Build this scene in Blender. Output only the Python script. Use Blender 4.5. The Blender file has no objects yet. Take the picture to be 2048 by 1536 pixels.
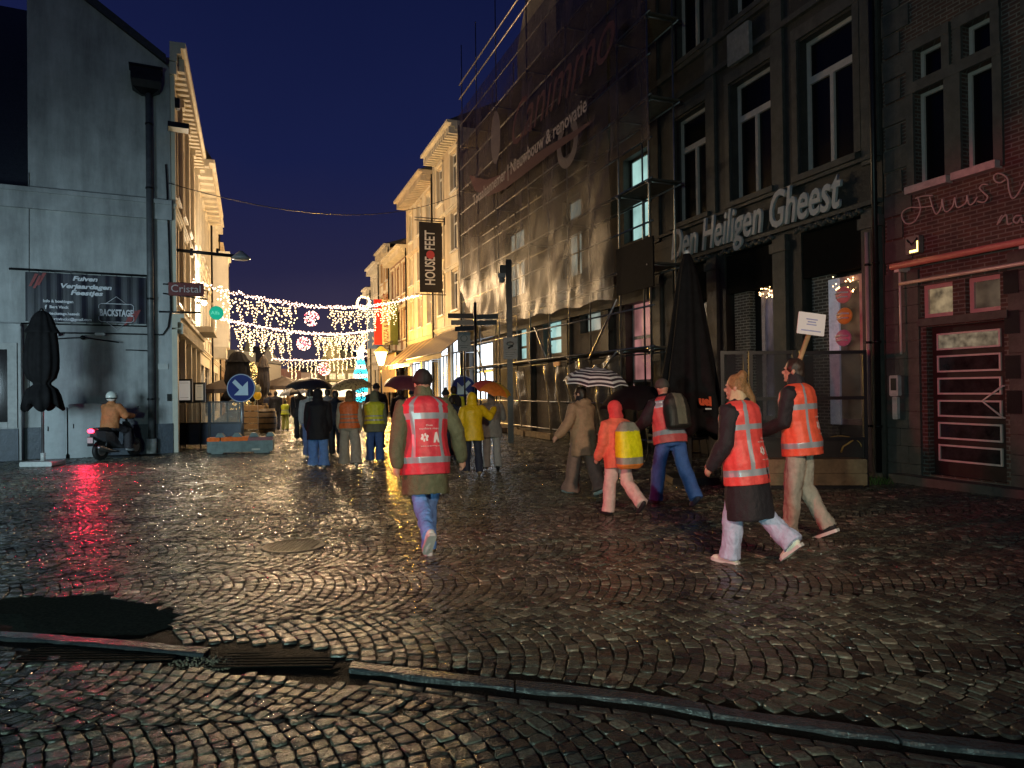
import bpy, math, random
import numpy as np
from mathutils import Vector, Matrix, noise
random.seed(7); rng = np.random.default_rng(7)
R = math.radians
scene = bpy.context.scene
COL = scene.collection
# ------------------------------------------------------------------ camera
CAMZ = 1.65
F = 1420.0 / 2048.0
cam_d = bpy.data.cameras.new("camera"); cam = bpy.data.objects.new("camera", cam_d); COL.objects.link(cam)
cam_d.sensor_width = 36; cam_d.lens = 36 * F; cam_d.clip_end = 3000; cam_d.clip_start = 0.05
CM = Matrix.Translation((0, 0, CAMZ)) @ Matrix.Rotation(R(90.48), 4, 'X') @ Matrix.Rotation(R(-0.75), 4, 'Z')
cam.matrix_world = CM
scene.camera = cam
# ------------------------------------------------------------------ night sky
w = bpy.data.worlds.new("World"); scene.world = w; w.use_nodes = True
nt = w.node_tree; bg = nt.nodes['Background']
tc = nt.nodes.new('ShaderNodeTexCoord'); sx = nt.nodes.new('ShaderNodeSeparateXYZ'); cr = nt.nodes.new('ShaderNodeValToRGB')
nt.links.new(tc.outputs['Generated'], sx.inputs[0]); nt.links.new(sx.outputs['Z'], cr.inputs[0]); nt.links.new(cr.outputs[0], bg.inputs[0])
e = cr.color_ramp.elements
e[0].position = 0.0; e[0].color = (.062, .048, .072, 1)
e[1].position = 0.6; e[1].color = (.0034, .0062, .036, 1)
for p_, c_ in ((.08, (.040, .033, .066, 1)), (.17, (.019, .0185, .056, 1)), (.32, (.0085, .0125, .058, 1))):
    q = e.new(p_); q.color = c_
bg.inputs[1].default_value = 1.0
skn = nt.nodes.new('ShaderNodeTexNoise'); skn.inputs['Scale'].default_value = 2.4; skn.inputs['Detail'].default_value = 4; nt.links.new(tc.outputs['Generated'], skn.inputs['Vector'])
skm = nt.nodes.new('ShaderNodeMapRange'); skm.inputs[1].default_value = .3; skm.inputs[2].default_value = .7; skm.inputs[3].default_value = -.035; skm.inputs[4].default_value = .035
nt.links.new(skn.outputs['Fac'], skm.inputs[0]); ska = nt.nodes.new('ShaderNodeMath'); nt.links.new(sx.outputs['Z'], ska.inputs[0]); nt.links.new(skm.outputs[0], ska.inputs[1]); nt.links.new(ska.outputs[0], cr.inputs[0])
scene.view_settings.view_transform = 'Standard'; scene.view_settings.look = 'None'
scene.view_settings.exposure = 0; scene.view_settings.gamma = 1
scene.cycles.use_denoising = True
scene.cycles.max_bounces = 6; scene.cycles.diffuse_bounces = 3; scene.cycles.glossy_bounces = 3; scene.cycles.transparent_max_bounces = 10
scene.cycles.sample_clamp_indirect = 6; scene.cycles.caustics_reflective = False; scene.cycles.caustics_refractive = False
# ------------------------------------------------------------------ lamps of the square, and fill lights added for facades and street
def lamp(kind, name, loc, power, color, size=.1, aim=None, angle=None, blend=.6):
    d = bpy.data.lights.new(name, kind); o = bpy.data.objects.new(name, d); COL.objects.link(o)
    o.location = loc; d.energy = power; d.color = color
    if kind == 'AREA': d.shape = 'DISK'; d.size = size
    else: d.shadow_soft_size = size
    if aim: o.rotation_euler = (Vector(aim) - Vector(loc)).to_track_quat('-Z', 'Y').to_euler()
    if angle: d.spot_size = R(angle); d.spot_blend = blend
    return o
lamp('SPOT', 'cool_lamp', (-10.8, 6.5, 2.0), 2900, (.62, .88, 1.0), 1.1, (-11.0, 19, 1.2), 78, 1.0)
lamp('AREA', 'cool_lamp', (-3.5, -4, 1.5), 360, (.58, .95, .84), .6, (-.8, 6, .1))
lamp('SPOT', 'red_lamp', (-10.5, 3.0, 2.6), 2700, (1.0, .03, .06), .25, (7.7, 10.2, 1.2), 27, .35)
lamp('SPOT', 'square_lamp', (2.2, -5.0, 5.6), 3300, (1.0, .76, .52), .2, (.9, 12.5, .2), 38, .8)
lamp('POINT', 'facade_fill', (-3, -9, 9), 95, (1.0, .74, .5), .3)  # weak fill light, added to lift the dark upper facades
for (x_, y_, z_, p_) in ((-7.9, 25, 5.6, 230), (-10.2, 30, 8.4, 430), (-9.8, 38, 7.0, 1900), (-12.8, 47, 8.4, 1500), (-16.5, 57, 8.0, 1500),
                         (-19, 70, 9.0, 2200), (-24, 92, 10, 3200), (-36, 116, 7, 4200), (-27, 118, 10, 3000)):
    lamp('POINT', 'street_fill', (x_, y_, z_), p_, (1.0, .66, .34), .06)  # added point lights without fixtures, warming the facades, street and far market
# ------------------------------------------------------------------ camera geometry
CR = CM.to_3x3(); CO = Vector((0, 0, CAMZ))
def ray(px, py):
    return (CR @ Vector(((px - 1024) / 1420.0, (768 - py) / 1420.0, -1.0)))
def gnd(px, py, z=0.0):
    d = ray(px, py); t = (z - CAMZ) / d.z
    return CO + d * t
def atY(px, py, Y):
    d = ray(px, py); return CO + d * (Y / d.y)
# ------------------------------------------------------------------ object helpers
def tag(o, label=None, cat=None, group=None, kind=None):
    if label: o['label'] = label
    if cat: o['category'] = cat
    if group: o['group'] = group
    if kind: o['kind'] = kind
    return o
def thing(name, label, cat, loc=(0, 0, 0), rz=0, group=None):
    o = bpy.data.objects.new(name, None); COL.objects.link(o); o.empty_display_size = .2
    o.location = loc; o.rotation_euler = (0, 0, rz)
    return tag(o, label, cat, group)
def link(name, me, parent=None):
    o = bpy.data.objects.new(name, me); COL.objects.link(o)
    if parent is not None: o.parent = parent
    return o
class MB:
    def __init__(s): s.v = []; s.f = []; s.m = []; s.sm = []
    def add(s, vs, fs, mi=0, smooth=False):
        b = len(s.v); s.v += [tuple(q) for q in vs]
        for f in fs: s.f.append([b + i for i in f]); s.m.append(mi); s.sm.append(smooth)
    def box(s, x0, x1, y0, y1, z0, z1, mi=0):
        s.add([(x0,y0,z0),(x1,y0,z0),(x1,y1,z0),(x0,y1,z0),(x0,y0,z1),(x1,y0,z1),(x1,y1,z1),(x0,y1,z1)],
              [(0,3,2,1),(4,5,6,7),(0,1,5,4),(1,2,6,5),(2,3,7,6),(3,0,4,7)], mi)
    def bbox(s, x0, x1, y0, y1, z0, z1, b=.01, mi=0):       # box with chamfered long edges (octagon section in x-z swept along y)
        pts = [(x0+b,z0),(x1-b,z0),(x1,z0+b),(x1,z1-b),(x1-b,z1),(x0+b,z1),(x0,z1-b),(x0,z0+b)]
        vs = [(x,y0,z) for x,z in pts] + [(x,y1,z) for x,z in pts]
        s.add(vs, [tuple(range(8)), tuple(range(15,7,-1))] + [(i,i+8,(i+1)%8+8,(i+1)%8) for i in range(8)], mi)
    def quad(s, a, b, c, d, mi=0): s.add([a,b,c,d], [(0,1,2,3)], mi)
    def loft(s, rings, mi=0, cap=True, smooth=True, closed=True):
        n = len(rings[0]); vs = [p for r in rings for p in r]; fs = []
        for i in range(len(rings) - 1):
            for j in range(n if closed else n - 1):
                k = (j + 1) % n; fs.append((i*n+j, i*n+k, (i+1)*n+k, (i+1)*n+j))
        if cap: fs.append(tuple(range(n-1, -1, -1))); fs.append(tuple((len(rings)-1)*n + j for j in range(n)))
        s.add(vs, fs, mi, smooth)
    def tube(s, pts, rad, n=8, mi=0, smooth=True, dome=False, flat=None):
        pts = [Vector(p) for p in pts]
        if not hasattr(rad, '__len__'): rad = [rad] * len(pts)
        rad = list(rad)
        if dome:
            d0 = (pts[0] - pts[1]).normalized(); d1 = (pts[-1] - pts[-2]).normalized()
            a, b = rad[0], rad[-1]
            pts = [pts[0] + d0*a*.95, pts[0] + d0*a*.7] + pts + [pts[-1] + d1*b*.7, pts[-1] + d1*b*.95]
            rad = [a*.3, a*.72] + rad + [b*.72, b*.3]
        rings = []; up = None
        for i, p in enumerate(pts):
            if i == 0: t = pts[1] - p
            elif i == len(pts) - 1: t = p - pts[i-1]
            else: t = pts[i+1] - pts[i-1]
            t = t.normalized() if t.length > 1e-9 else Vector((0,0,1))
            if up is None:
                up = Vector((1,0,0)) if abs(t.x) < .8 else Vector((0,1,0))
            a = (up - t * up.dot(t)).normalized(); b = t.cross(a); up = a
            fx, fy = flat if flat else (1, 1)
            rings.append([p + a*math.cos(2*math.pi*j/n)*rad[i]*fx + b*math.sin(2*math.pi*j/n)*rad[i]*fy for j in range(n)])
        s.loft(rings, mi, True, smooth)
    def ell(s, c, r, n=14, m=8, mi=0, rot=None):
        rings = []
        for i in range(m + 1):
            th = math.pi * (.02 + .96 * i / m)
            ring = []
            for j in range(n):
                ph = 2*math.pi*j/n
                p = Vector((r[0]*math.sin(th)*math.cos(ph), r[1]*math.sin(th)*math.sin(ph), -r[2]*math.cos(th)))
                if rot is not None: p = rot @ p
                ring.append(Vector(c) + p)
            rings.append(ring)
        s.loft(rings, mi)
    def prism(s, pts, y0, y1, mi=0):       # outline in x-z, extruded along y
        n = len(pts); vs = [(x,y0,z) for x,z in pts] + [(x,y1,z) for x,z in pts]
        s.add(vs, [tuple(range(n)), tuple(range(2*n-1, n-1, -1))] + [(i, i+n, (i+1)%n+n, (i+1)%n) for i in range(n)], mi)
    def mesh(s, name, mats):
        me = bpy.data.meshes.new(name); me.from_pydata(s.v, [], s.f)
        for m_ in (mats if isinstance(mats, (list, tuple)) else [mats]): me.materials.append(m_)
        me.polygons.foreach_set('material_index', s.m); me.polygons.foreach_set('use_smooth', s.sm)
        me.update(); return me
    def obj(s, name, mats, parent=None): return link(name, s.mesh(name, mats), parent)
# ------------------------------------------------------------------ materials
MATS = {}
def mat(name, col, rough=.6, metal=0, var=.25, scale=8, bump=0, bscale=60, emit=None, es=0, alpha=1, spec=.5, coat=0, sub=None, trans=0, stain=0, rvar=0):
    if name in MATS: return MATS[name]
    m = bpy.data.materials.new(name); MATS[name] = m; m.use_nodes = True; t = m.node_tree; b = t.nodes['Principled BSDF']
    L = t.links.new; N = t.nodes.new
    b.inputs['Base Color'].default_value = (*col, 1); b.inputs['Roughness'].default_value = rough; b.inputs['Metallic'].default_value = metal
    b.inputs['Specular IOR Level'].default_value = spec; b.inputs['Coat Weight'].default_value = coat; b.inputs['Alpha'].default_value = alpha
    if trans: b.inputs['Transmission Weight'].default_value = trans
    tcn = N('ShaderNodeTexCoord')
    if var or stain:
        nz = N('ShaderNodeTexNoise'); nz.inputs['Scale'].default_value = scale; nz.inputs['Detail'].default_value = 6; nz.inputs['Roughness'].default_value = .65
        L(tcn.outputs['Object'], nz.inputs['Vector'])
        mr = N('ShaderNodeMapRange'); mr.inputs[1].default_value = .3; mr.inputs[2].default_value = .7
        mr.inputs[3].default_value = 1 - var; mr.inputs[4].default_value = 1 + var; L(nz.outputs['Fac'], mr.inputs[0])
        mx = N('ShaderNodeMix'); mx.data_type = 'RGBA'; mx.blend_type = 'MULTIPLY'; mx.inputs[0].default_value = 1
        mx.inputs[6].default_value = (*col, 1); L(mr.outputs[0], mx.inputs[7]); last = mx.outputs[2]
        if stain:
            mp = N('ShaderNodeMapping'); mp.inputs['Scale'].default_value = (1.2, 1.2, .18); L(tcn.outputs['Object'], mp.inputs[0])
            n2 = N('ShaderNodeTexNoise'); n2.inputs['Scale'].default_value = 1.3; n2.inputs['Detail'].default_value = 9; n2.inputs['Roughness'].default_value = .7
            L(mp.outputs[0], n2.inputs['Vector'])
            m2 = N('ShaderNodeMapRange'); m2.inputs[1].default_value = .4; m2.inputs[2].default_value = .66; m2.inputs[3].default_value = 1; m2.inputs[4].default_value = 1 - stain
            L(n2.outputs['Fac'], m2.inputs[0])
            x2 = N('ShaderNodeMix'); x2.data_type = 'RGBA'; x2.blend_type = 'MULTIPLY'; x2.inputs[0].default_value = 1
            L(last, x2.inputs[6]); L(m2.outputs[0], x2.inputs[7]); last = x2.outputs[2]
        L(last, b.inputs['Base Color'])
        if rvar:
            m3 = N('ShaderNodeMapRange'); m3.inputs[1].default_value = .35; m3.inputs[2].default_value = .65
            m3.inputs[3].default_value = max(.03, rough - rvar); m3.inputs[4].default_value = rough + rvar; L(nz.outputs['Fac'], m3.inputs[0]); L(m3.outputs[0], b.inputs['Roughness'])
    if bump:
        nb = N('ShaderNodeTexNoise'); nb.inputs['Scale'].default_value = bscale; nb.inputs['Detail'].default_value = 4; L(tcn.outputs['Object'], nb.inputs['Vector'])
        bp = N('ShaderNodeBump'); bp.inputs['Strength'].default_value = bump; bp.inputs['Distance'].default_value = .02
        L(nb.outputs['Fac'], bp.inputs['Height']); L(bp.outputs[0], b.inputs['Normal'])
    if emit:
        b.inputs['Emission Color'].default_value = (*emit, 1); b.inputs['Emission Strength'].default_value = es
    return m
def brickmat(name, c1, c2, mortar, bw=.22, bh=.065, rough=.75, ms=.012, bump=.6):
    m = bpy.data.materials.new(name); MATS[name] = m; m.use_nodes = True; t = m.node_tree; b = t.nodes['Principled BSDF']
    L = t.links.new; N = t.nodes.new
    tcn = N('ShaderNodeTexCoord'); s_ = N('ShaderNodeSeparateXYZ'); c_ = N('ShaderNodeCombineXYZ')
    ad = N('ShaderNodeMath'); ad.operation = 'ADD'
    L(tcn.outputs['Object'], s_.inputs[0]); L(s_.outputs['X'], ad.inputs[0]); L(s_.outputs['Y'], ad.inputs[1])
    L(ad.outputs[0], c_.inputs[0]); L(s_.outputs['Z'], c_.inputs[1])
    br = N('ShaderNodeTexBrick'); L(c_.outputs[0], br.inputs['Vector'])
    br.inputs['Scale'].default_value = 1; br.inputs['Brick Width'].default_value = bw; br.inputs['Row Height'].default_value = bh
    br.inputs['Mortar Size'].default_value = ms; br.inputs['Mortar Smooth'].default_value = .3; br.inputs['Bias'].default_value = 0
    br.inputs['Color1'].default_value = (*c1, 1); br.inputs['Color2'].default_value = (*c2, 1); br.inputs['Mortar'].default_value = (*mortar, 1)
    nz = N('ShaderNodeTexNoise'); nz.inputs['Scale'].default_value = 2.2; nz.inputs['Detail'].default_value = 8; nz.inputs['Roughness'].default_value = .7; L(tcn.outputs['Object'], nz.inputs['Vector'])
    mr = N('ShaderNodeMapRange'); mr.inputs[1].default_value = .3; mr.inputs[2].default_value = .7; mr.inputs[3].default_value = .55; mr.inputs[4].default_value = 1.3; L(nz.outputs['Fac'], mr.inputs[0])
    mx = N('ShaderNodeMix'); mx.data_type = 'RGBA'; mx.blend_type = 'MULTIPLY'; mx.inputs[0].default_value = 1
    L(br.outputs['Color'], mx.inputs[6]); L(mr.outputs[0], mx.inputs[7]); L(mx.outputs[2], b.inputs['Base Color'])
    b.inputs['Roughness'].default_value = rough
    bp = N('ShaderNodeBump'); bp.inputs['Strength'].default_value = bump; bp.inputs['Distance'].default_value = .01; bp.invert = True
    L(br.outputs['Fac'], bp.inputs['Height']); L(bp.outputs[0], b.inputs['Normal'])
    return m
def glow(name, col, s, var=0, scale=3):
    if name in MATS: return MATS[name]
    m = bpy.data.materials.new(name); MATS[name] = m; m.use_nodes = True; t = m.node_tree; b = t.nodes['Principled BSDF']
    b.inputs['Base Color'].default_value = (.05, .05, .05, 1); b.inputs['Emission Color'].default_value = (*col, 1); b.inputs['Emission Strength'].default_value = s
    b.inputs['Roughness'].default_value = .1
    if var:
        L = t.links.new; N = t.nodes.new
        tcn = N('ShaderNodeTexCoord'); nz = N('ShaderNodeTexNoise'); nz.inputs['Scale'].default_value = scale; nz.inputs['Detail'].default_value = 3
        L(tcn.outputs['Object'], nz.inputs['Vector']); mr = N('ShaderNodeMapRange'); mr.inputs[1].default_value = .3; mr.inputs[2].default_value = .7
        mr.inputs[3].default_value = s*(1-var); mr.inputs[4].default_value = s*(1+var); L(nz.outputs['Fac'], mr.inputs[0]); L(mr.outputs[0], b.inputs['Emission Strength'])
    return m
PLASTER = mat('grey_plaster', (.44, .45, .45), .8, var=.2, scale=1.3, bump=.6, bscale=7, stain=.4)
PLINTH = mat('dark_plinth', (.04, .05, .07), .5, var=.3, bump=.4, bscale=20)
CREAM = mat('cream_render', (.62, .52, .38), .75, var=.1, scale=2, bump=.2, bscale=30, stain=.3)
CREAM2 = mat('pale_render', (.68, .62, .5), .75, var=.1, scale=2, bump=.2, bscale=30, stain=.25)
WHITER = mat('white_render', (.78, .76, .7), .7, var=.08, scale=2, stain=.15)
OCHRE = mat('ochre_render', (.5, .33, .17), .75, var=.15, scale=2, stain=.3)
STONE = mat('blue_limestone', (.085, .08, .072), .6, var=.3, scale=5, bump=.4, bscale=25, stain=.3)
STONED = mat('dark_limestone', (.05, .044, .038), .6, var=.3, scale=4, bump=.5, bscale=22, stain=.4)
SLATE = mat('slate_roof', (.035, .038, .045), .5, var=.3, scale=14, bump=.5, bscale=30)
BRICKD = brickmat('dark_brick', (.10, .045, .032), (.06, .034, .028), (.16, .15, .13))
BRICKG = brickmat('grey_brick', (.05, .042, .038), (.075, .06, .05), (.3, .29, .27))
BRICKR = brickmat('warm_brick', (.30, .13, .07), (.24, .1, .06), (.35, .3, .24))
FRAMEW = mat('painted_window_frame', (.58, .49, .46), .5, var=.1, scale=6)
FRAMEL = mat('white_window_frame', (.75, .73, .68), .45, var=.06)
FRAMER = mat('pinkish_window_frame', (.6, .38, .36), .45, var=.1)
FRAMED = mat('dark_window_frame', (.035, .028, .025), .4, var=.2)
GLASSD = mat('dark_glass', (.006, .005, .005), .2, var=0, spec=.25)
GLASSW = mat('shaded_glass', (.045, .035, .028), .08, var=.5, scale=2.5, spec=.6)
METALD = mat('dark_metal', (.02, .02, .022), .35, .6, var=.3)
GALV = mat('galvanised_tube', (.34, .33, .33), .35, .85, var=.3, scale=5)
BLACKM = mat('black_paint', (.012, .012, .013), .35, var=.2)
WOOD = mat('weathered_wood', (.22, .15, .08), .6, var=.4, scale=4, bump=.5, bscale=12, stain=.4)
WOODL = mat('plain_wood', (.42, .27, .14), .6, var=.2, scale=10)
WHITE = mat('white_print', (.8, .8, .8), .5, var=0)
BLUE = mat('sign_blue', (.005, .018, .16), .55, var=.05, spec=.25)
RUBBER = mat('black_rubber', (.015, .015, .015), .6, var=.2)
PLASW = mat('white_plastic', (.7, .7, .7), .4, var=.05)
CANVAS = mat('black_canvas', (.012, .011, .012), .85, spec=.15, var=.3, scale=8, bump=.3, bscale=40)
CANVASB = mat('brown_canvas', (.05, .036, .03), .6, var=.3, scale=8, bump=.3, bscale=40)
# ------------------------------------------------------------------ facade frames
class Frame:
    """local x runs along the wall, local y points out of the wall, local z is up"""
    def __init__(s, o, d):
        s.o = Vector((o[0], o[1], 0)); s.d = Vector((d[0], d[1], 0)).normalized(); s.n = Vector((-s.d.y, s.d.x, 0)); s.rz = math.atan2(s.d.y, s.d.x)
    def px(s, px, py, off=0):
        r = ray(px, py); t = (s.o + s.n*off - CO).dot(s.n) / r.dot(s.n); p = CO + r*t
        return (p - s.o).dot(s.d), p.z
    def w(s, u, y, z): return s.o + s.d*u + s.n*y + Vector((0, 0, z))
    def u_at(s, px, off=0): return s.px(px, 780, off)[0]
    def thing(s, name, label, cat, group=None, u=0, y=0, z=0): return thing(name, label, cat, s.w(u, y, z), s.rz, group)
DIR = Vector((-.346, .938, 0)).normalized()
RW = Frame((11.3 - .369*8, 8), DIR)                     # right side of the street
LW = Frame((-9.66, 20.2), -DIR)                         # left side: far houses lie at negative x
EW = Frame((-9.66, 20.2), Vector((-13.27 + 9.66, 18.4 - 20.2, 0)))   # gable wall facing the square, x runs leftwards
def wall(mb, u0, u1, z0, z1, ops, dep=.22, mi=0, mr=None):
    us = sorted({u0, u1, *[o[0] for o in ops], *[o[1] for o in ops]}); zs = sorted({z0, z1, *[o[2] for o in ops], *[o[3] for o in ops]})
    us = [q for q in us if u0 <= q <= u1]; zs = [q for q in zs if z0 <= q <= z1]
    for a, b in zip(us, us[1:]):
        for c, d in zip(zs, zs[1:]):
            cu, cz = (a+b)/2, (c+d)/2
            if any(o[0] < cu < o[1] and o[2] < cz < o[3] for o in ops): continue
            mb.quad((a,0,c),(a,0,d),(b,0,d),(b,0,c), mi)
    mr = mi if mr is None else mr
    for (a, b, c, d) in ops:
        mb.quad((a,0,c),(a,-dep,c),(a,-dep,d),(a,0,d), mr); mb.quad((b,0,c),(b,0,d),(b,-dep,d),(b,-dep,c), mr)
        mb.quad((a,0,d),(a,-dep,d),(b,-dep,d),(b,0,d), mr); mb.quad((a,0,c),(b,0,c),(b,-dep,c),(a,-dep,c), mr)
def window(par, a, b, c, d, fm=FRAMEL, gm=GLASSD, dep=.2, tr=.72, mull=1, fw=.07, sill=None, name='window', ftr=None):
    m = MB(); y1 = -dep + .06; y0 = -dep
    m.box(a, a+fw, y0, y1, c, d); m.box(b-fw, b, y0, y1, c, d); m.box(a+fw, b-fw, y0, y1, d-fw, d); m.box(a+fw, b-fw, y0, y1, c, c+fw)
    top = d - fw
    if tr:
        zt = c + (d-c)*tr; t_ = ftr or fw; m.box(a+fw, b-fw, y0, y1+.01, zt-t_*.6, zt+t_*.6); top = zt - t_*.6
    for k in range(mull):
        x = a + (b-a)*(k+1)/(mull+1); m.box(x-fw*.5, x+fw*.5, y0, y1+.02, c+fw, top)
    if sill: m.box(a-.08, b+.08, -dep+.07, .12, c-.1, c-.003)
    o = m.obj(name, [fm], par)
    g = MB(); g.quad((a, y0+.02, c), (a, y0+.02, d), (b, y0+.02, d), (b, y0+.02, c)); g.obj('pane', [gm], o)
    return o
def shell(mb, u0, u1, z1, dep, mi=0, z0=-.3):            # sides, back and top of a house body
    mb.quad((u0,0,z0),(u0,-dep,z0),(u0,-dep,z1),(u0,0,z1), mi); mb.quad((u1,0,z0),(u1,0,z1),(u1,-dep,z1),(u1,-dep,z0), mi)
    mb.quad((u0,-dep,z0),(u1,-dep,z0),(u1,-dep,z1),(u0,-dep,z1), mi); mb.quad((u0,0,z1),(u0,-dep,z1),(u1,-dep,z1),(u1,0,z1), mi)
def text_mesh(s, size, ext=.01, bold=0, shear=0, align='CENTER', space=1, sx=1):
    cu = bpy.data.curves.new('t', 'FONT'); cu.body = s; cu.size = size; cu.extrude = ext; cu.offset = bold; cu.shear = shear; cu.align_x = align
    cu.space_character = space; cu.resolution_u = 3
    o = bpy.data.objects.new('t', cu); COL.objects.link(o)
    dg = bpy.context.evaluated_depsgraph_get(); me = bpy.data.meshes.new_from_object(o.evaluated_get(dg))
    bpy.data.objects.remove(o); bpy.data.curves.remove(cu)
    return me
def put_text(name, s, size, M, material, parent=None, **k):
    """M: 4x4 that carries the text plane (x right, y up, z out) into the parent's space"""
    me = text_mesh(s, size, **k); me.transform(M); me.materials.clear(); me.materials.append(material)
    for p in me.polygons: p.material_index = 0
    me.name = name
    return link(name, me, parent)
def face_out(u, y, z, flip=False, rot=0, sx=1):
    """text plane standing on a facade, read from the street. Facade x runs so that out = +y: reading direction is -x"""
    return Matrix.Translation((u, y, z)) @ Matrix(((-1,0,0,0),(0,0,1,0),(0,1,0,0),(0,0,0,1))) @ Matrix.Rotation(rot, 4, 'Z') @ Matrix.Diagonal((sx, 1, 1, 1))
# ================================================================== GROUND
KP = [gnd(*p) for p in ((-900, 1215), (-200, 1250), (150, 1280), (410, 1302), (700, 1327), (1024, 1365), (1260, 1387), (1540, 1432), (2048, 1497), (2500, 1560))]
KX = np.array([p.x for p in KP]); KY = np.array([p.y for p in KP])
def kerb_y(x): return np.interp(x, KX, KY)
def ground_z(x, y):
    z = .012*np.sin(x*.9+1.3*np.sin(y*.6)) * np.cos(y*.75+.8*x*.3) + .006*np.sin(x*2.3+y*1.7)
    fade = np.clip((y-2)/3, .3, 1)
    low = kerb_y(x) > y
    return z*fade*.8 - .022*low
asph = [gnd(*p) for p in ((-420, 1230), (-150, 1205), (60, 1192), (200, 1190), (330, 1212), (352, 1250), (300, 1272), (120, 1270), (-420, 1262))]
def ragged(P, n=9, a=.035):
    o = []
    for i in range(len(P)):
        p, q = P[i], P[(i+1) % len(P)]
        for k in range(n): v = p.lerp(q, k/n); o.append(Vector((v.x+random.gauss(0, a), v.y+random.gauss(0, a), 0)))
    return o
asph = ragged(asph)
def inpoly(x, y, P):
    r = np.zeros(x.shape, bool); n = len(P)
    for i in range(n):
        x0, y0, x1, y1 = P[i][0], P[i][1], P[(i+1) % n][0], P[(i+1) % n][1]
        r ^= ((y0 > y) != (y1 > y)) & (x < (x1-x0)*(y-y0)/(y1-y0+1e-12)+x0)
    return r
mh = gnd(588, 1093)
drain = [gnd(*p) for p in ((455, 1286), (640, 1290), (700, 1324), (660, 1334), (462, 1324))]
drain2 = [gnd(*p) for p in ((120, 1258), (330, 1262), (400, 1296), (330, 1322), (110, 1300))]
def cobbles():
    W, H_, P = 1.52, .29, .094
    th = R(7); c, s = math.cos(th), math.sin(th)
    NS = 17
    tt = np.linspace(-W/2, W/2, NS + 1)
    xs = []; allq = []
    for k in range(-2, 46):                       # strips, one beyond the other
        tc_ = k*W
        i = np.arange(-370, 370)
        I, J = np.meshgrid(i, np.arange(NS), indexing='ij')
        off = rng.uniform(0, 1)
        def pos(ii, tj): return (ii + off)*P + H_*(1 - (2*tj/W)**2), tc_ + tj
        jt = rng.normal(0, .008, (len(i) + 1, NS + 1)); js = rng.normal(0, .0065, (len(i) + 1, NS + 1))
        jt[:, 0] = jt[:, -1] = 0
        # a running shift of the stones along each row so that the joints do not line up
        sh = ((np.arange(len(i)) % 2)[:, None]*.5 + rng.uniform(-.15, .15, (len(i), 1)))*W/NS
        q = []
        for (di, dj) in ((0, 0), (1, 0), (1, 1), (0, 1)):
            t_ = np.clip(tt[J + dj] + sh*(1 if True else 0), -W/2, W/2) + jt[np.arange(len(i))[:, None], J + dj]
            mm_ = -8*H_*t_/W**2
            if di: t_ = np.clip(t_ - mm_*P/(1 + mm_**2), -W/2, W/2)
            S, T = pos(I + di, t_)
            S = S + js[np.arange(len(i))[:, None] + di, J + dj]
            q.append(np.stack([S*c - T*s, S*s + T*c], -1))
        allq.append(np.stack(q, 2).reshape(-1, 4, 2))
    Q = np.concatenate(allq)
    Q = Q + .035*np.stack([np.sin(Q[...,1]*1.9+1.0)+.5*np.sin(Q[...,0]*3.1+Q[...,1]*2.2), np.sin(Q[...,0]*1.7)+.5*np.sin(Q[...,1]*3.7-Q[...,0]*1.3)], -1)
    C = Q.mean(1); x, y = C[:, 0], C[:, 1]
    area = np.abs((Q[:,2,0]-Q[:,0,0])*(Q[:,3,1]-Q[:,1,1])-(Q[:,3,0]-Q[:,1,0])*(Q[:,2,1]-Q[:,0,1]))/2
    left = -11.8 + np.maximum(0, 17 - y)*-.0
    keep = (y > 2.0) & (np.abs(x) < y*.86 + 1.2) & (area > .0022) & (y < 62)
    keep &= (x < 11.3 - .369*y + .3) & ((y < 19) | (x > -2.14 - .369*y - .3)) & ((y < 46) | (x < -.369*y + 9))
    kd = y - kerb_y(x)
    keep &= ~((kd > -.235) & (kd < .115))
    keep &= ~inpoly(x, y, asph) & ~inpoly(x, y, drain) & ~inpoly(x, y, drain2) & (np.hypot(x - mh.x, y - mh.y) > .33)
    Q = Q[keep]; C = C[keep]
    # bigger stones in front of the kerb (setts of the carriageway)
    n = len(Q)
    # wind consistently
    near = C[:, 1] < 13
    def build(Qs, Cs, lod):
        n = len(Qs); zc = ground_z(Cs[:, 0], Cs[:, 1]) + rng.normal(0, .0028, n)
        tilt = rng.normal(0, .028, (n, 2))
        if lod:
            ring = []
            for a in range(4):
                p, nx, pv = Qs[:, a], Qs[:, (a+1) % 4], Qs[:, (a+3) % 4]
                k1 = rng.uniform(.06, .22, (n, 1)); k2 = rng.uniform(.06, .22, (n, 1))
                ring.append(p + (pv - p)*k1); ring.append(p + (nx - p)*k2)
            B = np.stack(ring, 1); m = 8
        else: B = Qs; m = 4
        D = B - Cs[:, None]; L = np.linalg.norm(D, axis=2, keepdims=True)
        out = []
        jit = rng.normal(0, .0016, (n, m, 1))
        prof = ((.003, -.035, 0), (.0045, -.007, .0), (.0085, -.002, 1), (.014, .0, 1)) if lod else ((.003, -.03, 0), (.006, -.005, 0), (.016, 0, 1))
        rings = []
        for (ins, z, tl) in prof:
            P2 = Cs[:, None] + D*(1 - (ins + jit)/L)
            dz = (P2 - Cs[:, None])
            zz = zc[:, None] + z + (dz[..., 0]*tilt[:, None, 0] + dz[..., 1]*tilt[:, None, 1]) + (rng.normal(0, .0014, (n, m)) if tl else 0)
            rings.append(np.concatenate([P2, zz[..., None]], -1))
        top = np.concatenate([Cs, (zc + .0002 + rng.normal(0, .0014, n))[:, None]], -1)[:, None]
        V = np.concatenate(rings + [top], 1); nv = V.shape[1]
        fq = []; ft = []
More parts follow.
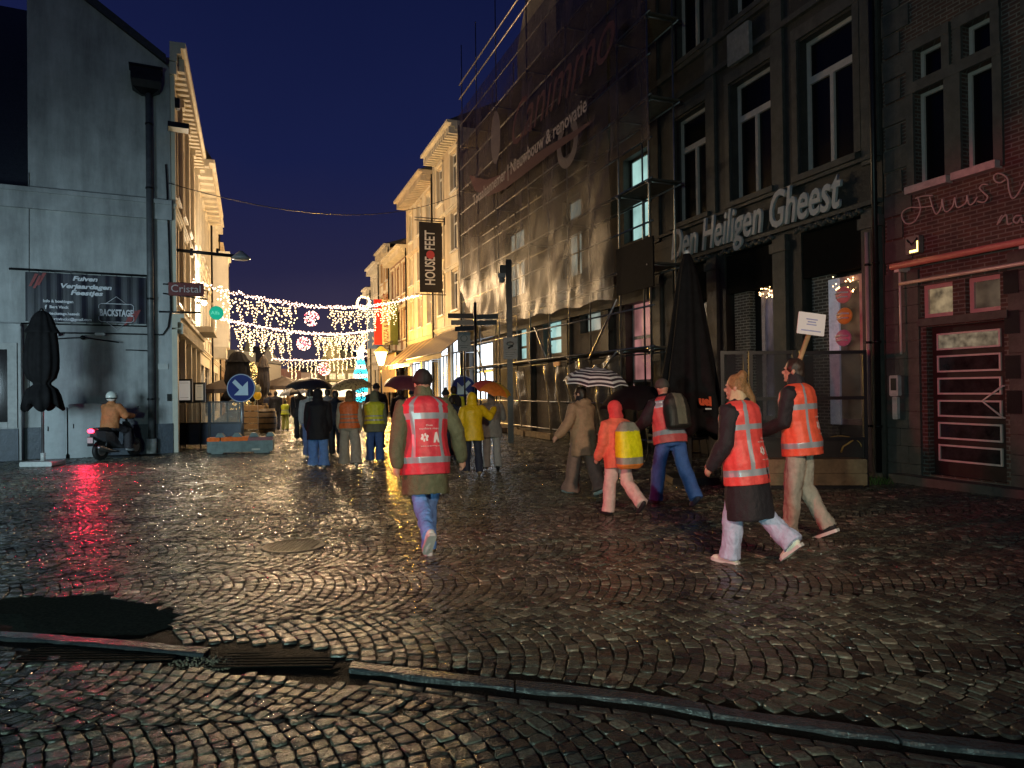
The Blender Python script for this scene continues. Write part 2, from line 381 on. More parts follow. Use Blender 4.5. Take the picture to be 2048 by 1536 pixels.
        for r_ in range(len(prof) - 1):
            for a in range(m):
                b = (a+1) % m; fq.append((r_*m+a, r_*m+b, (r_+1)*m+b, (r_+1)*m+a))
        for a in range(m): ft.append(((len(prof)-1)*m + a, (len(prof)-1)*m + (a+1) % m, nv-1))
        base = (np.arange(n)*nv)[:, None, None]
        FQ = (np.array(fq)[None] + base).reshape(-1, 4); FT = (np.array(ft)[None] + base).reshape(-1, 3)
        return V.reshape(-1, 3), FQ, FT, nv
    # make sure of counter-clockwise winding
    sgn = (Q[:,2,0]-Q[:,0,0])*(Q[:,3,1]-Q[:,1,1])-(Q[:,3,0]-Q[:,1,0])*(Q[:,2,1]-Q[:,0,1])
    Q[sgn < 0] = Q[sgn < 0][:, ::-1]
    V1, q1, t1, nv1 = build(Q[near], C[near], True); V2, q2, t2, nv2 = build(Q[~near], C[~near], False)
    V = np.concatenate([V1, V2]); FQ = np.concatenate([q1, q2 + len(V1)]); FT = np.concatenate([t1, t2 + len(V1)])
    me = bpy.data.meshes.new('cobblestone_square')
    me.vertices.add(len(V)); me.vertices.foreach_set('co', V.astype(np.float32).ravel())
    nl = FQ.size + FT.size; me.loops.add(nl); me.loops.foreach_set('vertex_index', np.concatenate([FQ.ravel(), FT.ravel()]).astype(np.int32))
    ls = np.concatenate([np.arange(len(FQ))*4, FQ.size + np.arange(len(FT))*3]); me.polygons.add(len(ls))
    me.polygons.foreach_set('loop_start', ls.astype(np.int32)); me.polygons.foreach_set('use_smooth', np.ones(len(ls), bool))
    at = me.attributes.new('stone', 'FLOAT', 'POINT')
    rn = np.concatenate([np.repeat(rng.random(near.sum()), nv1), np.repeat(rng.random((~near).sum()), nv2)])
    at.data.foreach_set('value', rn.astype(np.float32))
    me.update(calc_edges=True)
    sm_ = np.ones(len(ls), bool); sm_[len(FQ):] = False; me.polygons.foreach_set('use_smooth', sm_)
    m = bpy.data.materials.new('wet_cobble'); m.use_nodes = True; t = m.node_tree; b = t.nodes['Principled BSDF']; L = t.links.new; N = t.nodes.new
    a = N('ShaderNodeAttribute'); a.attribute_name = 'stone'
    r_ = N('ShaderNodeValToRGB'); el = r_.color_ramp.elements
    el[0].color = (.026, .024, .019, 1); el[1].color = (.20, .18, .13, 1)
    for p_, c_ in ((.3, (.050, .047, .036, 1)), (.55, (.08, .07, .048, 1)), (.82, (.095, .105, .08, 1))): q = el.new(p_); q.color = c_
    L(a.outputs['Fac'], r_.inputs[0])
    tc_ = N('ShaderNodeTexCoord'); nz = N('ShaderNodeTexNoise'); nz.inputs['Scale'].default_value = 45; nz.inputs['Detail'].default_value = 5; L(tc_.outputs['Object'], nz.inputs['Vector'])
    mr = N('ShaderNodeMapRange'); mr.inputs[1].default_value = .3; mr.inputs[2].default_value = .7; mr.inputs[3].default_value = .6; mr.inputs[4].default_value = 1.35; L(nz.outputs['Fac'], mr.inputs[0])
    mx = N('ShaderNodeMix'); mx.data_type = 'RGBA'; mx.blend_type = 'MULTIPLY'; mx.inputs[0].default_value = 1; L(r_.outputs[0], mx.inputs[6]); L(mr.outputs[0], mx.inputs[7]); L(mx.outputs[2], b.inputs['Base Color'])
    n2 = N('ShaderNodeTexNoise'); n2.inputs['Scale'].default_value = .55; n2.inputs['Detail'].default_value = 4; L(tc_.outputs['Object'], n2.inputs['Vector'])
    m2 = N('ShaderNodeMapRange'); m2.inputs[1].default_value = .35; m2.inputs[2].default_value = .65; m2.inputs[3].default_value = .07; m2.inputs[4].default_value = .20; L(n2.outputs['Fac'], m2.inputs[0])
    ad = N('ShaderNodeMath'); ad.operation = 'MULTIPLY_ADD'; L(a.outputs['Fac'], ad.inputs[0]); ad.inputs[1].default_value = .12; L(m2.outputs[0], ad.inputs[2]); L(ad.outputs[0], b.inputs['Roughness'])
    b.inputs['Specular IOR Level'].default_value = .7
    nb = N('ShaderNodeTexNoise'); nb.inputs['Scale'].default_value = 95; nb.inputs['Detail'].default_value = 4; L(tc_.outputs['Object'], nb.inputs['Vector'])
    bp = N('ShaderNodeBump'); bp.inputs['Strength'].default_value = .8; bp.inputs['Distance'].default_value = .006; L(nb.outputs['Fac'], bp.inputs['Height']); L(bp.outputs[0], b.inputs['Normal'])
    me.materials.append(m)
    o = link('cobblestone_square', me); tag(o, 'wet worn cobblestones laid in arches over the whole square', 'pavement', kind='structure')
    return o
cobbles()
JOINT = mat('wet_joint', (.014, .012, .010), .5, var=.4, scale=30, bump=.6, bscale=60, spec=.03)
def sheet(name, label, xs, ys, zf, m, kind='structure', cat='ground'):
    V = [(x, y, zf(x, y)) for y in ys for x in xs]; nx = len(xs)
    Fc = [(j*nx+i, j*nx+i+1, (j+1)*nx+i+1, (j+1)*nx+i) for j in range(len(ys)-1) for i in range(nx-1)]
    me = bpy.data.meshes.new(name); me.from_pydata(V, [], Fc); me.materials.append(m); me.polygons.foreach_set('use_smooth', [True]*len(Fc))
    return tag(link(name, me), label, cat, kind=kind)
gz = lambda x, y: float(ground_z(np.array([x]), np.array([y]))[0])
xs = list(np.arange(-34, 22, .5)); ys = list(np.arange(-12, 1.5, 1.5)) + list(np.arange(1.5, 7, .12)) + list(np.arange(7, 62, .5))
sheet('ground', 'dark wet mortar and sand between the cobblestones', xs, ys, lambda x, y: gz(x, y) - .010, JOINT)
FARG = mat('far_wet_paving', (.10, .085, .07), .3, var=.5, scale=6, bump=1.0, bscale=9)
sheet('ground', 'wet paving beyond the square and the shopping street', [-400, -34.1, 22.1, 400], [-60, 1, 61.9, 400], lambda x, y: -.07 if y < 61 else -.02, FARG)
# asphalt patch
ASPH = mat('wet_asphalt', (.040, .050, .043), .5, var=.4, scale=40, bump=.35, bscale=160, spec=0)
m = MB(); P = asph; m.add([(p.x, p.y, gz(p.x, p.y) - .002) for p in P] + [(sum(p.x for p in P)/len(P), sum(p.y for p in P)/len(P), .004)], [(i, (i+1) % len(P), len(P)) for i in range(len(P))])
tag(m.obj('asphalt_patch', ASPH), 'black ragged wet asphalt patch set into the cobbles before the kerb', 'patch', kind='structure')
# kerb: long blue stone blocks, step towards the camera
KST = mat('wet_blue_stone_kerb', (.05, .055, .06), .25, var=.35, scale=9, bump=.6, bscale=40)
kerb = thing('kerb', 'long blue stone kerb blocks crossing the cobbles in front', 'kerb'); kerb['kind'] = 'structure'
seg = [(a, b) for a, b in ((-6.5, -5.45), (-5.43, -4.42), (-3.9, -2.95), (-2.93, -2.05))]
x = 0
cuts = [gnd(px_, 1400).x for px_ in (0,)]
edges = [-6.6, -5.6, -4.6, -3.66, gnd(420, 1300).x]
e2 = [gnd(700, 1327).x]
while e2[-1] < 5.5: e2.append(e2[-1] + random.choice((.62, .8, 1.0, 1.05)))
for E in (edges, e2):
    for a, b in zip(E, E[1:]):
        nseg = 14; rings = []
        for k in range(nseg + 1):
            x = a + .006 + (b - a - .012)*k/nseg; y = float(kerb_y(x)); j = .004*math.sin(x*23)
            pr = [(-.065+j, -.075), (-.064+j, -.012+j), (-.057+j, -.004), (-.048, -.001), (.045, -.001), (.048, -.05)]
            zz = gz(x, y + .3)
            rings.append([(x, y + q, zz + z + .002*math.sin(x*9) + random.gauss(0, .0012)) for q, z in pr])
        m = MB(); m.loft(rings, 0, True, False, True); m.obj('kerb_block', [KST], kerb)
# gutter setts in front of the kerb
gt = MB()
for row in range(2):
    x = -6.5 + row*.07
    while x < 5.6:
        L_ = random.uniform(.15, .2); a = (x + .005, x + L_ - .005); yb = -.14 - row*.068
        if not (gnd(430, 1310).x < x < gnd(700, 1310).x):
            zz = -.026 + random.gauss(0, .002); ring = lambda ins, z: [(a[0]+ins, float(kerb_y(a[0]))+yb-.06+ins, z), (a[1]-ins, float(kerb_y(a[1]))+yb-.06+ins, z), (a[1]-ins, float(kerb_y(a[1]))+yb-ins, z), (a[0]+ins, float(kerb_y(a[0]))+yb-ins, z)]
            gt.loft([ring(0, zz-.02), ring(.002, zz-.004), ring(.009, zz)], 0, True, True)
        x += L_
tag(gt.obj('gutter_setts', [mat('gutter_stone', (.07, .06, .05), .25, var=.5, scale=9, bump=.5, bscale=60)]), 'two rows of flat gutter setts along the kerb', 'gutter', kind='structure')
# drains: black slotted gratings
def grate(P, label):
    c = sum((Vector((p.x, p.y, 0)) for p in P), Vector())/len(P)
    m = MB(); m.add([(p.x, p.y, -.017) for p in P], [tuple(range(len(P)))], 0)
    IR = mat('wet_black_iron', (.008,.008,.008), .6, var=.3, spec=.03, bump=.3, bscale=40)
    o = m.obj('drain_grate', [IR]); tag(o, label, 'drain')
    x0 = min(p.x for p in P); x1 = max(p.x for p in P); y0 = min(p.y for p in P); y1 = max(p.y for p in P)
    b = MB(); y = y0 + .05
    while y < y1 - .04:
        b.box(x0 + .06, x1 - .1, y, y + .022, -.016, -.009); y += .045
    b.obj('grating', [IR], o)
grate(drain, 'black wet iron drain where the kerb line breaks'); grate(drain2, 'black wet iron drain below the asphalt patch')
m = MB(); c0 = gnd(425, 1318)
for k in range(420):
    a = random.uniform(0, 6.28); r_ = .16*random.random()**.6; x = c0.x + r_*math.cos(a)*1.7; y = c0.y + r_*math.sin(a)*.8
    s_ = random.uniform(.004, .011); m.ell((x, y, -.024 + random.uniform(0, .022)*(1 - r_/.17)), (s_, s_*random.uniform(.6, 1), s_*.7), 5, 3)
tag(m.obj('grit', [mat('wet_grit', (.22, .18, .13), .35, var=.4, scale=30)]), 'small heap of wet grit beside the drain', 'grit', kind='stuff')
# manhole cover
m = MB(); rr = []
for r_, z in ((.34, -.01), (.335, .004), (.31, .006), (.305, .003), (.01, .004)): rr.append([(mh.x + r_*math.cos(a*math.tau/40), mh.y + r_*math.sin(a*math.tau/40), gz(mh.x, mh.y) + z) for a in range(40)])
m.loft(rr, 0, True, True)
mo = m.obj('manhole_cover', [mat('wet_concrete_lid', (.032, .03, .027), .45, var=.4, scale=14, bump=.3, bscale=90, spec=.2)]); tag(mo, 'round grey manhole cover lying among the cobblestones', 'manhole cover')

m = MB()
for i in range(-6, 7):
    for j in range(-6, 7):
        if math.hypot(i*.045, j*.045) < .27: m.box(mh.x+i*.045-.012, mh.x+i*.045+.012, mh.y+j*.045-.012, mh.y+j*.045+.012, gz(mh.x, mh.y)+.003, gz(mh.x, mh.y)+.008)
tag(m.obj('studs', [MATS['wet_concrete_lid']], mo), kind='stuff')
# ================================================================== LEFT: GABLE HOUSE
def cornice(m, u0, u1, z, out=.3, h=.35, mi=0, dent=0, dmi=None):
    m.box(u0, u1, .0, out*.45, z-h, z-h*.6, mi); m.box(u0, u1, 0, out*.7, z-h*.6+.001, z-h*.3, mi); m.box(u0, u1, 0, out, z-h*.3+.001, z, mi)
    if dent:
        k = int((u1-u0)/dent)
        for i in range(k):
            a = u0 + (i+.3)*dent; m.box(a, a+dent*.45, 0.001, out*.85, z-h-.16, z-h*.6-.002, mi if dmi is None else dmi)
gh = LW.thing('gable_house', 'house with tall grey plaster gable and ornate lit street front', 'house')
# coordinates of the gable wall are in EW; express through world then into gh space
ghI = Matrix.Translation(LW.o) @ Matrix.Rotation(LW.rz, 4, 'Z'); ghI.invert()
def toGH(u, y, z): return ghI @ EW.w(u, y, z)
m = MB()
uL = EW.px(55, 200)[0]; ledge = 7.15
gp = [(0, -.3), (9, -.3), (9, ledge), (uL, ledge), (uL, EW.px(52, -90)[1]), EW.px(150, -14), EW.px(325, 124), (0, EW.px(345, 137)[1])]
m.add([toGH(u, 0, z) for u, z in gp], [tuple(range(len(gp)))[::-1]])
m.add([toGH(u, -.35, z) for u, z in gp], [tuple(range(len(gp)))])
m.quad(toGH(uL, 0, ledge), toGH(uL, -.35, ledge), toGH(uL, -.35, gp[4][1]), toGH(uL, 0, gp[4][1]))
m.obj('gable_wall', [PLASTER], gh)
m = MB(); a, b = EW.px(140, -22), EW.px(332, 128)
m.add([toGH(a[0], .12, a[1]), toGH(b[0], .12, b[1]), toGH(b[0], .12, b[1]+.22), toGH(a[0], .12, a[1]+.25), toGH(a[0], -10, a[1]+.3), toGH(b[0], -10, b[1]+.3), toGH(b[0], -10, b[1]), toGH(a[0], -10, a[1])],
      [(0,1,2,3), (3,2,5,4), (4,5,6,7), (0,7,6,1), (1,6,5,2), (0,3,4,7)])
c_ = EW.px(45, -95)
m.add([toGH(a[0], .12, a[1]+.2), toGH(c_[0], .12, c_[1]+.2), toGH(c_[0], -10, c_[1]+.2), toGH(a[0], -10, a[1]+.2)], [(0,1,2,3)])
m.obj('roof', [SLATE], gh)
m = MB()   # ledge across the wall
for (ua, ub, o_, z0, z1) in ((-.02, 9, .10, ledge-.55, ledge-.12), (-.02, 9, .14, ledge-.119, ledge)):
    vs = [toGH(u, y, z) for y in (0, o_) for (u, z) in ((ua, z0), (ub, z0), (ub, z1), (ua, z1))]
    m.add(vs, [(4,5,6,7), (3,2,6,7), (0,4,5,1), (0,3,7,4), (1,5,6,2)])
m.obj('ledge', [PLASTER], gh)
m = MB(); z1 = EW.px(300, 848)[1]
vs = [toGH(u, y, z) for y in (0, .05) for (u, z) in ((-.01, -.3), (9, -.3), (9, z1), (-.01, z1))]
m.add(vs, [(4,5,6,7), (3,2,6,7), (0,3,7,4)]); m.obj('plinth', [PLINTH], gh)
# lit street front: local x negative = farther
HZ = 11.4
def pxu(px): return LW.px(px, 600)[0]
m = MB(); ops = []
for k in range(4):
    uc = -1.6 - k*2.4
    for (z0, z1) in ((7.6, 10.0), (4.4, 6.9)): ops.append((uc-.55, uc+.55, z0, z1))
ops += [(-2.6, -.9, 0.0, 3.3), (-5.6, -3.2, .5, 3.3), (-9.3, -6.6, .2, 3.3)]
wall(m, -10.3, 0, -.3, HZ, ops, .25); shell(m, -10.3, -.3, HZ, 3.4)
m.obj('street_wall', [CREAM], gh)
for o_ in ops: window(gh, *o_, fm=FRAMEL, gm=GLASSD if o_[2] > 4 else GLASSW, sill=o_[2] > 4)
m = MB(); cornice(m, -10.3, .0, HZ+.35, .42, .55, dent=.42); cornice(m, -10.3, 0, 7.1, .15, .25); cornice(m, -10.3, 0, 3.95, .32, .4, dent=.3)
for u in (-.16, -2.7, -5.2, -7.6, -10.15):
    for q in (-.09, .0, .09): m.box(u+q-.03, u+q+.03, 0, .12, 4.0, HZ-.25)
    m.box(u-.2, u+.2, 0, .18, HZ-.6, HZ-.25); m.box(u-.18, u+.18, 0, .14, 0, 3.5)
m.obj('cornice_and_pilasters', [CREAM2], gh)
m = MB(); m.bbox(-.34, -.1, .0, .24, 9.9, 10.2, .03); m.obj('gutter_bracket', [METALD], gh)
# balcony far end of the front
m = MB(); m.box(-9.8, -6.8, 0, .8, 3.98, 4.2)
for k in range(16): m.box(-9.75+k*.19, -9.72+k*.19, .74, .77, 4.2, 5.05)
m.box(-9.8, -6.8, .72, .78, 5.05, 5.1); m.obj('balcony', [CREAM2], gh)
# hopper and downpipe on the gable wall
dp = thing('downpipe', 'grey downpipe with square hopper on the gable wall, rust-stained below', 'downpipe', EW.w(EW.px(300, 500)[0], 0, 0), EW.rz)
u0 = EW.px(303, 500)[0]; zt = EW.px(297, 185)[1]
m = MB(); m.tube([(0, .16, .25), (0, .16, zt+.05)], .085, 12)
m.tube([(0,.16,.02),(0,.16,.42)], .14, 14, 1); m.obj('pipe', [mat('zinc_pipe', (.12,.125,.13), .5, .2, var=.35, scale=4, stain=.3), mat('concrete_foot', (.4, .4, .38), .7, var=.3)], dp)
zh = EW.px(285, 163)[1]
m = MB(); rr = []
for wx, z in ((.12, zh-.42), (.34, zh-.3), (.38, zh-.1), (.38, zh+.24), (.42, zh+.25), (.42, zh+.3)): rr.append([(sx_*wx+.06, .02 + (0 if sy < 0 else wx*1.1), z) for sx_, sy in ((-1,-1),(1,-1),(1,1),(-1,1))])
m.loft(rr, 0, True, False); m.obj('hopper', [METALD], dp)
m = MB()
for z in (1.5, 4.3, 7.4, 9.2): m.tube([(0,.16,z),(0,.16,z+.05)], .1, 12); m.box(-.02,.02,0,.1,z+.01,z+.04)
m.obj('bracket', [METALD], dp)
# floodlight on the corner
u_, z_ = EW.px(335, 262)
fl = thing('floodlight', 'unlit dark floodlight sticking out at the house corner', 'floodlight', EW.w(-.05, .05, z_), EW.rz)
m = MB(); m.box(-.42, .12, .1, .55, -.05, .09); m.box(-.05,.02,0,.3,-.02,.02); m.obj('housing', [METALD], fl)
m = MB(); m.box(-.40, .10, .13, .53, -.056, -.051); m.obj('lens', [mat('pale_lens', (.6,.55,.4), .3, var=0)], fl)
# banner
bt = thing('banner', 'dark party banner with white lettering on the gable wall', 'banner', EW.o, EW.rz)
b0 = EW.px(292, 556, .08); b1 = EW.px(50, 543, .08); b2 = EW.px(292, 650, .08); b3 = EW.px(52, 640, .08)
zt = (b0[1]+b1[1])/2; zb = (b2[1]+b3[1])/2; ua, ub = b0[0], b1[0]
m = MB(); NX = 60
def ban_y(u): return .07 + .012*math.sin(u*9) + .008*math.sin(u*23+1)
for i in range(NX):
    a = ua+(ub-ua)*i/NX; b = ua+(ub-ua)*(i+1)/NX
    m.quad((a,ban_y(a),zb),(a,ban_y(a),zt),(b,ban_y(b),zt),(b,ban_y(b),zb))
    m.quad((a,ban_y(a)-.008,zb),(b,ban_y(b)-.008,zb),(b,ban_y(b)-.008,zt),(a,ban_y(a)-.008,zt))
m.obj('cloth', [mat('banner_print', (.010, .010, .022), .45, var=.6, scale=3)], bt)
m = MB(); m.tube([(ua-.2,.05,zt+.06),(ub+.35,.05,zt+.06)], .03, 8); m.tube([(ua-.1,.05,zb-.06),(ub+.1,.05,zb-.06)], .02, 8)
k = ua
while k < ub: m.tube([(k,.06,zb),(k,.05,zb-.07)], .006, 4); m.tube([(k,.06,zt),(k,.05,zt+.07)], .006, 4); k += .36
m.obj('rail', [METALD], bt)
PR = mat('banner_white', (.62, .62, .66), .5, var=.05)
def bput(s, px, py, size, align='CENTER', **k):
    u, z = EW.px(px, py, .1); put_text('lettering', s, size, face_out(u, .1, z), PR, bt, align=align, ext=.004, **k)
hB = 1420/19.2
for s_, px_, py_, wd_ in (('Fuiven', 170, 562, 43), ('Verjaardagen', 172, 577.5, 88), ('Feestjes', 173, 590.5, 56)):
    u, z = EW.px(px_, py_, .1); me = text_mesh(s_, .165, ext=.004, bold=.007, shear=.22); xs_ = [v.co.x for v in me.vertices]; me.transform(face_out(u, .1, z) @ Matrix.Diagonal((wd_/hB/(max(xs_)-min(xs_)), 1, 1, 1))); me.materials.clear(); me.materials.append(PR); link('lettering', me, bt)
bput('Info & boekingen', 86, 604, .10, 'LEFT', bold=.004); bput('f', 90, 617, .14, 'LEFT', bold=.006); bput('Bert Vinck', 99, 616, .10, 'LEFT', bold=.004)
bput('backstage.hasselt', 99, 629, .10, 'LEFT', bold=.004); bput('bert.vinckx@gmail.com', 100, 640, .10, 'LEFT', bold=.004)
bput('BACKSTAGE', 232, 631, 18/hB*1.25, bold=.008, sx=.8) if False else put_text('lettering', 'BACKSTAGE', .25, face_out(*[EW.px(233, 632, .1)[0], .1, EW.px(233, 632, .1)[1]]) @ Matrix.Diagonal((.58, 1, 1, 1)), PR, bt, align='CENTER', ext=.004, bold=.009)
m = MB(); uc, zc = EW.px(233, 626, .1); l = []
for (x, z) in ((-.42,.0),(-.42,.2),(-.36,.25),(.36,.25),(.42,.2),(.42,.12)): l.append((uc+x, .1, zc+z))
m.tube(l, .012, 4); m.tube([(uc-x_, .1, zc-z_) for (x_, z_) in ((-.42,.1),(-.42,.2),(-.36,.25),(.36,.25),(.42,.2),(.42,.1))], .012, 4)
m.tube([(uc-.25,.1,zc+.25),(uc,.1,zc+.45),(uc+.25,.1,zc+.25)], .008, 4); m.tube([(uc-.25,.1,zc-.25),(uc,.1,zc-.45),(uc+.25,.1,zc-.25)], .008, 4)
m.obj('emblem', [PR], bt)
STR = mat('banner_red', (.25, .03, .03), .5, var=.3)
for (px, py) in ((68, 562), (76, 566), (84, 560), (258, 640), (266, 636), (274, 634)):
    m = MB(); u, z = EW.px(px, py, .1); m.add([(u-.02,.095,z+.2),(u-.1,.095,z+.2),(u+.06,.095,z-.14),(u+.12,.095,z-.14)], [(0,1,2,3)]); m.obj('stripe', [STR], bt)
# small wall lamp with arms below the banner
u_, z_ = EW.px(167, 676); sl = thing('wall_light', 'twin unlit wall light on thin arms below the banner', 'wall light', EW.w(u_, 0, z_), EW.rz)
m = MB(); m.tube([(0,.0,0),(0,.22,0)], .06, 10); m.tube([(-.85,.2,-.12),(0,.22,0),(.75,.2,-.06)], .018, 6); m.obj('arm', [METALD], sl)
m = MB(); m.bbox(-.52,-.28,.16,.3,.06,.13,.02); m.bbox(.55,.8,.16,.3,.02,.09,.02); m.obj('lamp_head', [PLASW], sl)
# cables on the wall
m = MB(); pts = [EW.w(*[EW.px(*p)[0], .06, EW.px(*p)[1]]) for p in ((110, 666), (200, 667), (325, 670), (336, 655), (341, 620), (338, 500), (333, 360), (331, 330))]
m.tube(pts, .022, 6); tag(m.obj('cable', [BLACKM]), 'black cable running along the gable wall below the banner', 'cable')
# cabinets
CABM = mat('cabinet_paint', (.40, .43, .44), .45, var=.1, stain=.2)
for (pa, pb, pt, lb) in ((90, 137, 816, 'narrow grey street cabinet right behind the folded parasol'), (140, 206, 808, 'wide grey street cabinet beside the scooter')):
    ua = EW.px(pb, 850)[0]; ub = EW.px(pa, 850)[0]; zt = EW.px(pa, pt, .4)[1]
    cb = EW.thing('street_cabinet', lb, 'cabinet', 'grey cabinets against the gable wall', u=ua)
    W_ = ub-ua; m = MB(); m.bbox(0, W_, .06, .42, .1, zt, .02); m.box(.03, W_-.03, .08, .38, 0, .1); m.obj('body', [CABM], cb)
    m = MB(); m.box(.04, W_-.04, .42, .435, .16, zt-.08); m.obj('door', [CABM], cb)
    m = MB(); m.tube([(W_-.12, .45, zt*.55), (W_-.12, .45, zt*.55+.12)], .012, 6); m.obj('handle', [METALD], cb)
def wallbit(px, py, w_, h_, d_, nm, lb, cat, mt):
    u_, z_ = EW.px(px, py); o = EW.thing(nm, lb, cat, u=u_, z=z_); m = MB(); m.bbox(-w_/2, w_/2, 0, d_, -h_/2, h_/2, .006); m.obj('plate', [mt], o)
wallbit(326, 733, .26, .16, .03, 'wall_plaque', 'small pale framed plaque between downpipe and house corner', 'plaque', mat('plaque', (.5,.5,.48), .5, var=.1))
wallbit(338, 795, .10, .2, .06, 'junction_box', 'tiny dark junction box low on the house corner', 'box', METALD)
m = MB(); a_ = EW.px(260, 700, .1); m.tube([(a_[0]+.1, .0, a_[1]), (a_[0]+.1, .12, a_[1]), (a_[0]-.55, .12, a_[1]-.02)], .016, 6); o = m.obj('wall_hook', [METALD]); o.matrix_world = Matrix.Translation(EW.o) @ Matrix.Rotation(EW.rz, 4, 'Z'); tag(o, 'thin metal hook rail on the wall left of the downpipe', 'hook')
m = MB(); ps_ = [EW.px(58, y_, .02) for y_ in (345, 520, 640, 800)]; m.tube([(a, .015, b) for a, b in ps_], .012, 5); o = m.obj('wall_cable', [mat('grey_cable', (.2,.2,.2), .6)]); o.matrix_world = Matrix.Translation(EW.o) @ Matrix.Rotation(EW.rz, 4, 'Z'); tag(o, 'thin grey cable running straight down the plaster wall by the banner', 'cable')
# window building at the far left edge of the picture
sb = EW.thing('corner_shop', 'shop front with white framed window at the square\'s edge', 'shop')
ua, zt_ = EW.px(36, 690, .35); zb = EW.px(36, 848, .35)[1]
m = MB(); wall(m, ua-.05, ua+6, -.3, zt_+.5, [(ua+.16, ua+5.6, zb, zt_-.05)], .12)
for v in ((m),): v.v = [(x, y+.36, z) for x, y, z in v.v]
m.box(ua-.05, ua+6, .0, .35, -.3, zb*.2); m.box(ua-.06, ua-.045, 0, .36, 0, zt_+.5); m.box(ua-.05, ua+6, 0, .359, zt_+.5, zt_+.55)
m.obj('wall', [PLASTER], sb)
fr = MB(); fr.box(ua+.02, ua+.22, .36, .42, zb-.1, zt_+.05); fr.box(ua+.22, ua+5.7, .36, .42, zt_-.12, zt_+.05); fr.box(ua+.22, ua+5.7, .36, .44, zb-.1, zb+.06)
fo = fr.obj('window', [mat('aged_white_frame', (.34,.34,.33), .5, var=.2, stain=.3)], sb); g = MB(); g.quad((ua+.15,.3,zb),(ua+.15,.3,zt_),(ua+5.7,.3,zt_),(ua+5.7,.3,zb)); g.obj('pane', [mat('shop_glass', (.012,.011,.01), .07, var=.3, scale=2, spec=.7)], fo)
m = MB(); m.box(ua+.0, ua+6, .361, .41, -.2, zb-.12); m.obj('plinth', [PLINTH], sb)
# dark house left of the gable
dh = EW.thing('slate_roofed_house', 'dark slate roofed house rising behind the low plaster wall', 'house', u=uL)
z1 = EW.px(0, 36, -2)[1]
m = MB(); m.quad((.05, -.3, ledge), (14, -.3, ledge), (14, -4.5, z1+1.5), (.05, -4.5, z1+1.5)); m.quad((.05,-4.5,ledge),(.05,-.3,ledge),(.05,-4.5,z1+1.5),(.05,-4.5,z1+1.4)); m.obj('roof', [SLATE], dh)
m = MB(); m.quad((0,-.4,0),(14,-.4,0),(14,-.4,ledge),(0,-.4,ledge)); m.obj('wall', [PLASTER], dh)

# ================================================================== LEFT: LIT HOUSES DOWN THE STREET
def house(fr, u0, u1, H, label, wm, tm, cols, floors, shop_top=3.6, dep=9, roof='pitch', rh=3.0, out=.3, fm=FRAMEL, gm=GLASSD, ww=1.1, courses=True, near_side=None, dent=.4, group=None, shop=True, gfm=None, name='town_house', cat='house', rm=None):
    h = fr.thing(name, label, cat, group, u=u0); W_ = u1-u0
    ops = []
    zs = [(shop_top + .9 + (H-shop_top-.6)*k/floors, shop_top + (H-shop_top-.6)*(k+1)/floors - .25) for k in range(floors)]
    for (z0, z1) in zs:
        for c in range(cols):
            uc = W_*(c+.5)/cols; ops.append((uc-ww/2, uc+ww/2, z0, z1))
    sh = [(.5, W_/2-.3, .5, shop_top-.6), (W_/2+.3, W_-.5, .1, shop_top-.6)] if shop else []
    m = MB(); wall(m, 0, W_, -.3, H, ops+sh, .24); shell(m, 0, W_, H, dep); m.obj('wall', [wm], h)
    for o_ in ops: window(h, *o_, fm=fm, gm=gm, sill=True)
    for o_ in sh: window(h, *o_, fm=FRAMED, gm=gfm or GLASSW, tr=.8, mull=2)
    m = MB(); cornice(m, -.05, W_+.05, H+.3, out, .5, dent=dent)
    if courses:
        for k in range(floors): z = shop_top + (H-shop_top-.6)*k/floors; cornice(m, 0, W_, z+.12, .14, .22)
        for o_ in ops:
            a, b, c, d = o_; m.box(a-.16, a-.02, 0, .05, c, d+.12); m.box(b+.02, b+.16, 0, .05, c, d+.12); m.box(a-.2, b+.2, 0, .1, d+.13, d+.27)
            m.box(a-.1, b+.1, 0, .04, c-.75, c-.2)
    for u in (.12, W_-.12): m.box(u-.11, u+.11, 0, .07, 0, H-.25)
    m.obj('cornice', [tm], h)
    rm = rm or SLATE
    if roof:
        m = MB(); b = H+.3; bk = dep*.5 if roof == 'pitch' else 1.4
        m.add([(0,out-.08,b),(W_,out-.08,b),(W_,-bk,b+rh),(0,-bk,b+rh),(0,-dep,b),(W_,-dep,b)], [(0,1,2,3),(3,2,5,4),(0,3,4),(1,5,2)] if roof == 'pitch' else [(0,1,2,3),(3,2,5,4),(0,3,4),(1,5,2)])
        ro = m.obj('roof', [rm], h)
        c = MB(); c.box(W_*.2, W_*.2+.9, -bk-.4, -bk+.3, b+rh*.6, b+rh+.9); c.obj('chimney', [BRICKR], ro)
    m = MB(); m.tube([(-.02,.14,.1),(-.02,.14,H+.05)], .055, 8); m.obj('downpipe', [METALD], h)
    return h
h2 = house(LW, -20.3, -10.33, 11.3, 'pale lit house with bracketed eaves and tall black mansard roof', CREAM2, CREAM2, 4, 2, roof='mansard', rh=3.6, out=.75, dent=1.0)
h3 = house(LW, -31.5, -20.33, 13.2, 'ornate white lit house with carved bay and dark side shutter', WHITER, WHITER, 4, 3, out=.45, rh=2)
m = MB(); m.bbox(7.6, 9.6, 0, .95, 4.3, 9.6, .06); m.prism([(7.5,4.3),(9.7,4.3),(9.2,3.7),(8,3.7)], 0, .8); m.box(7.4, 9.8, 0, 1.05, 9.6, 9.85); m.obj('bay', [WHITER], h3)
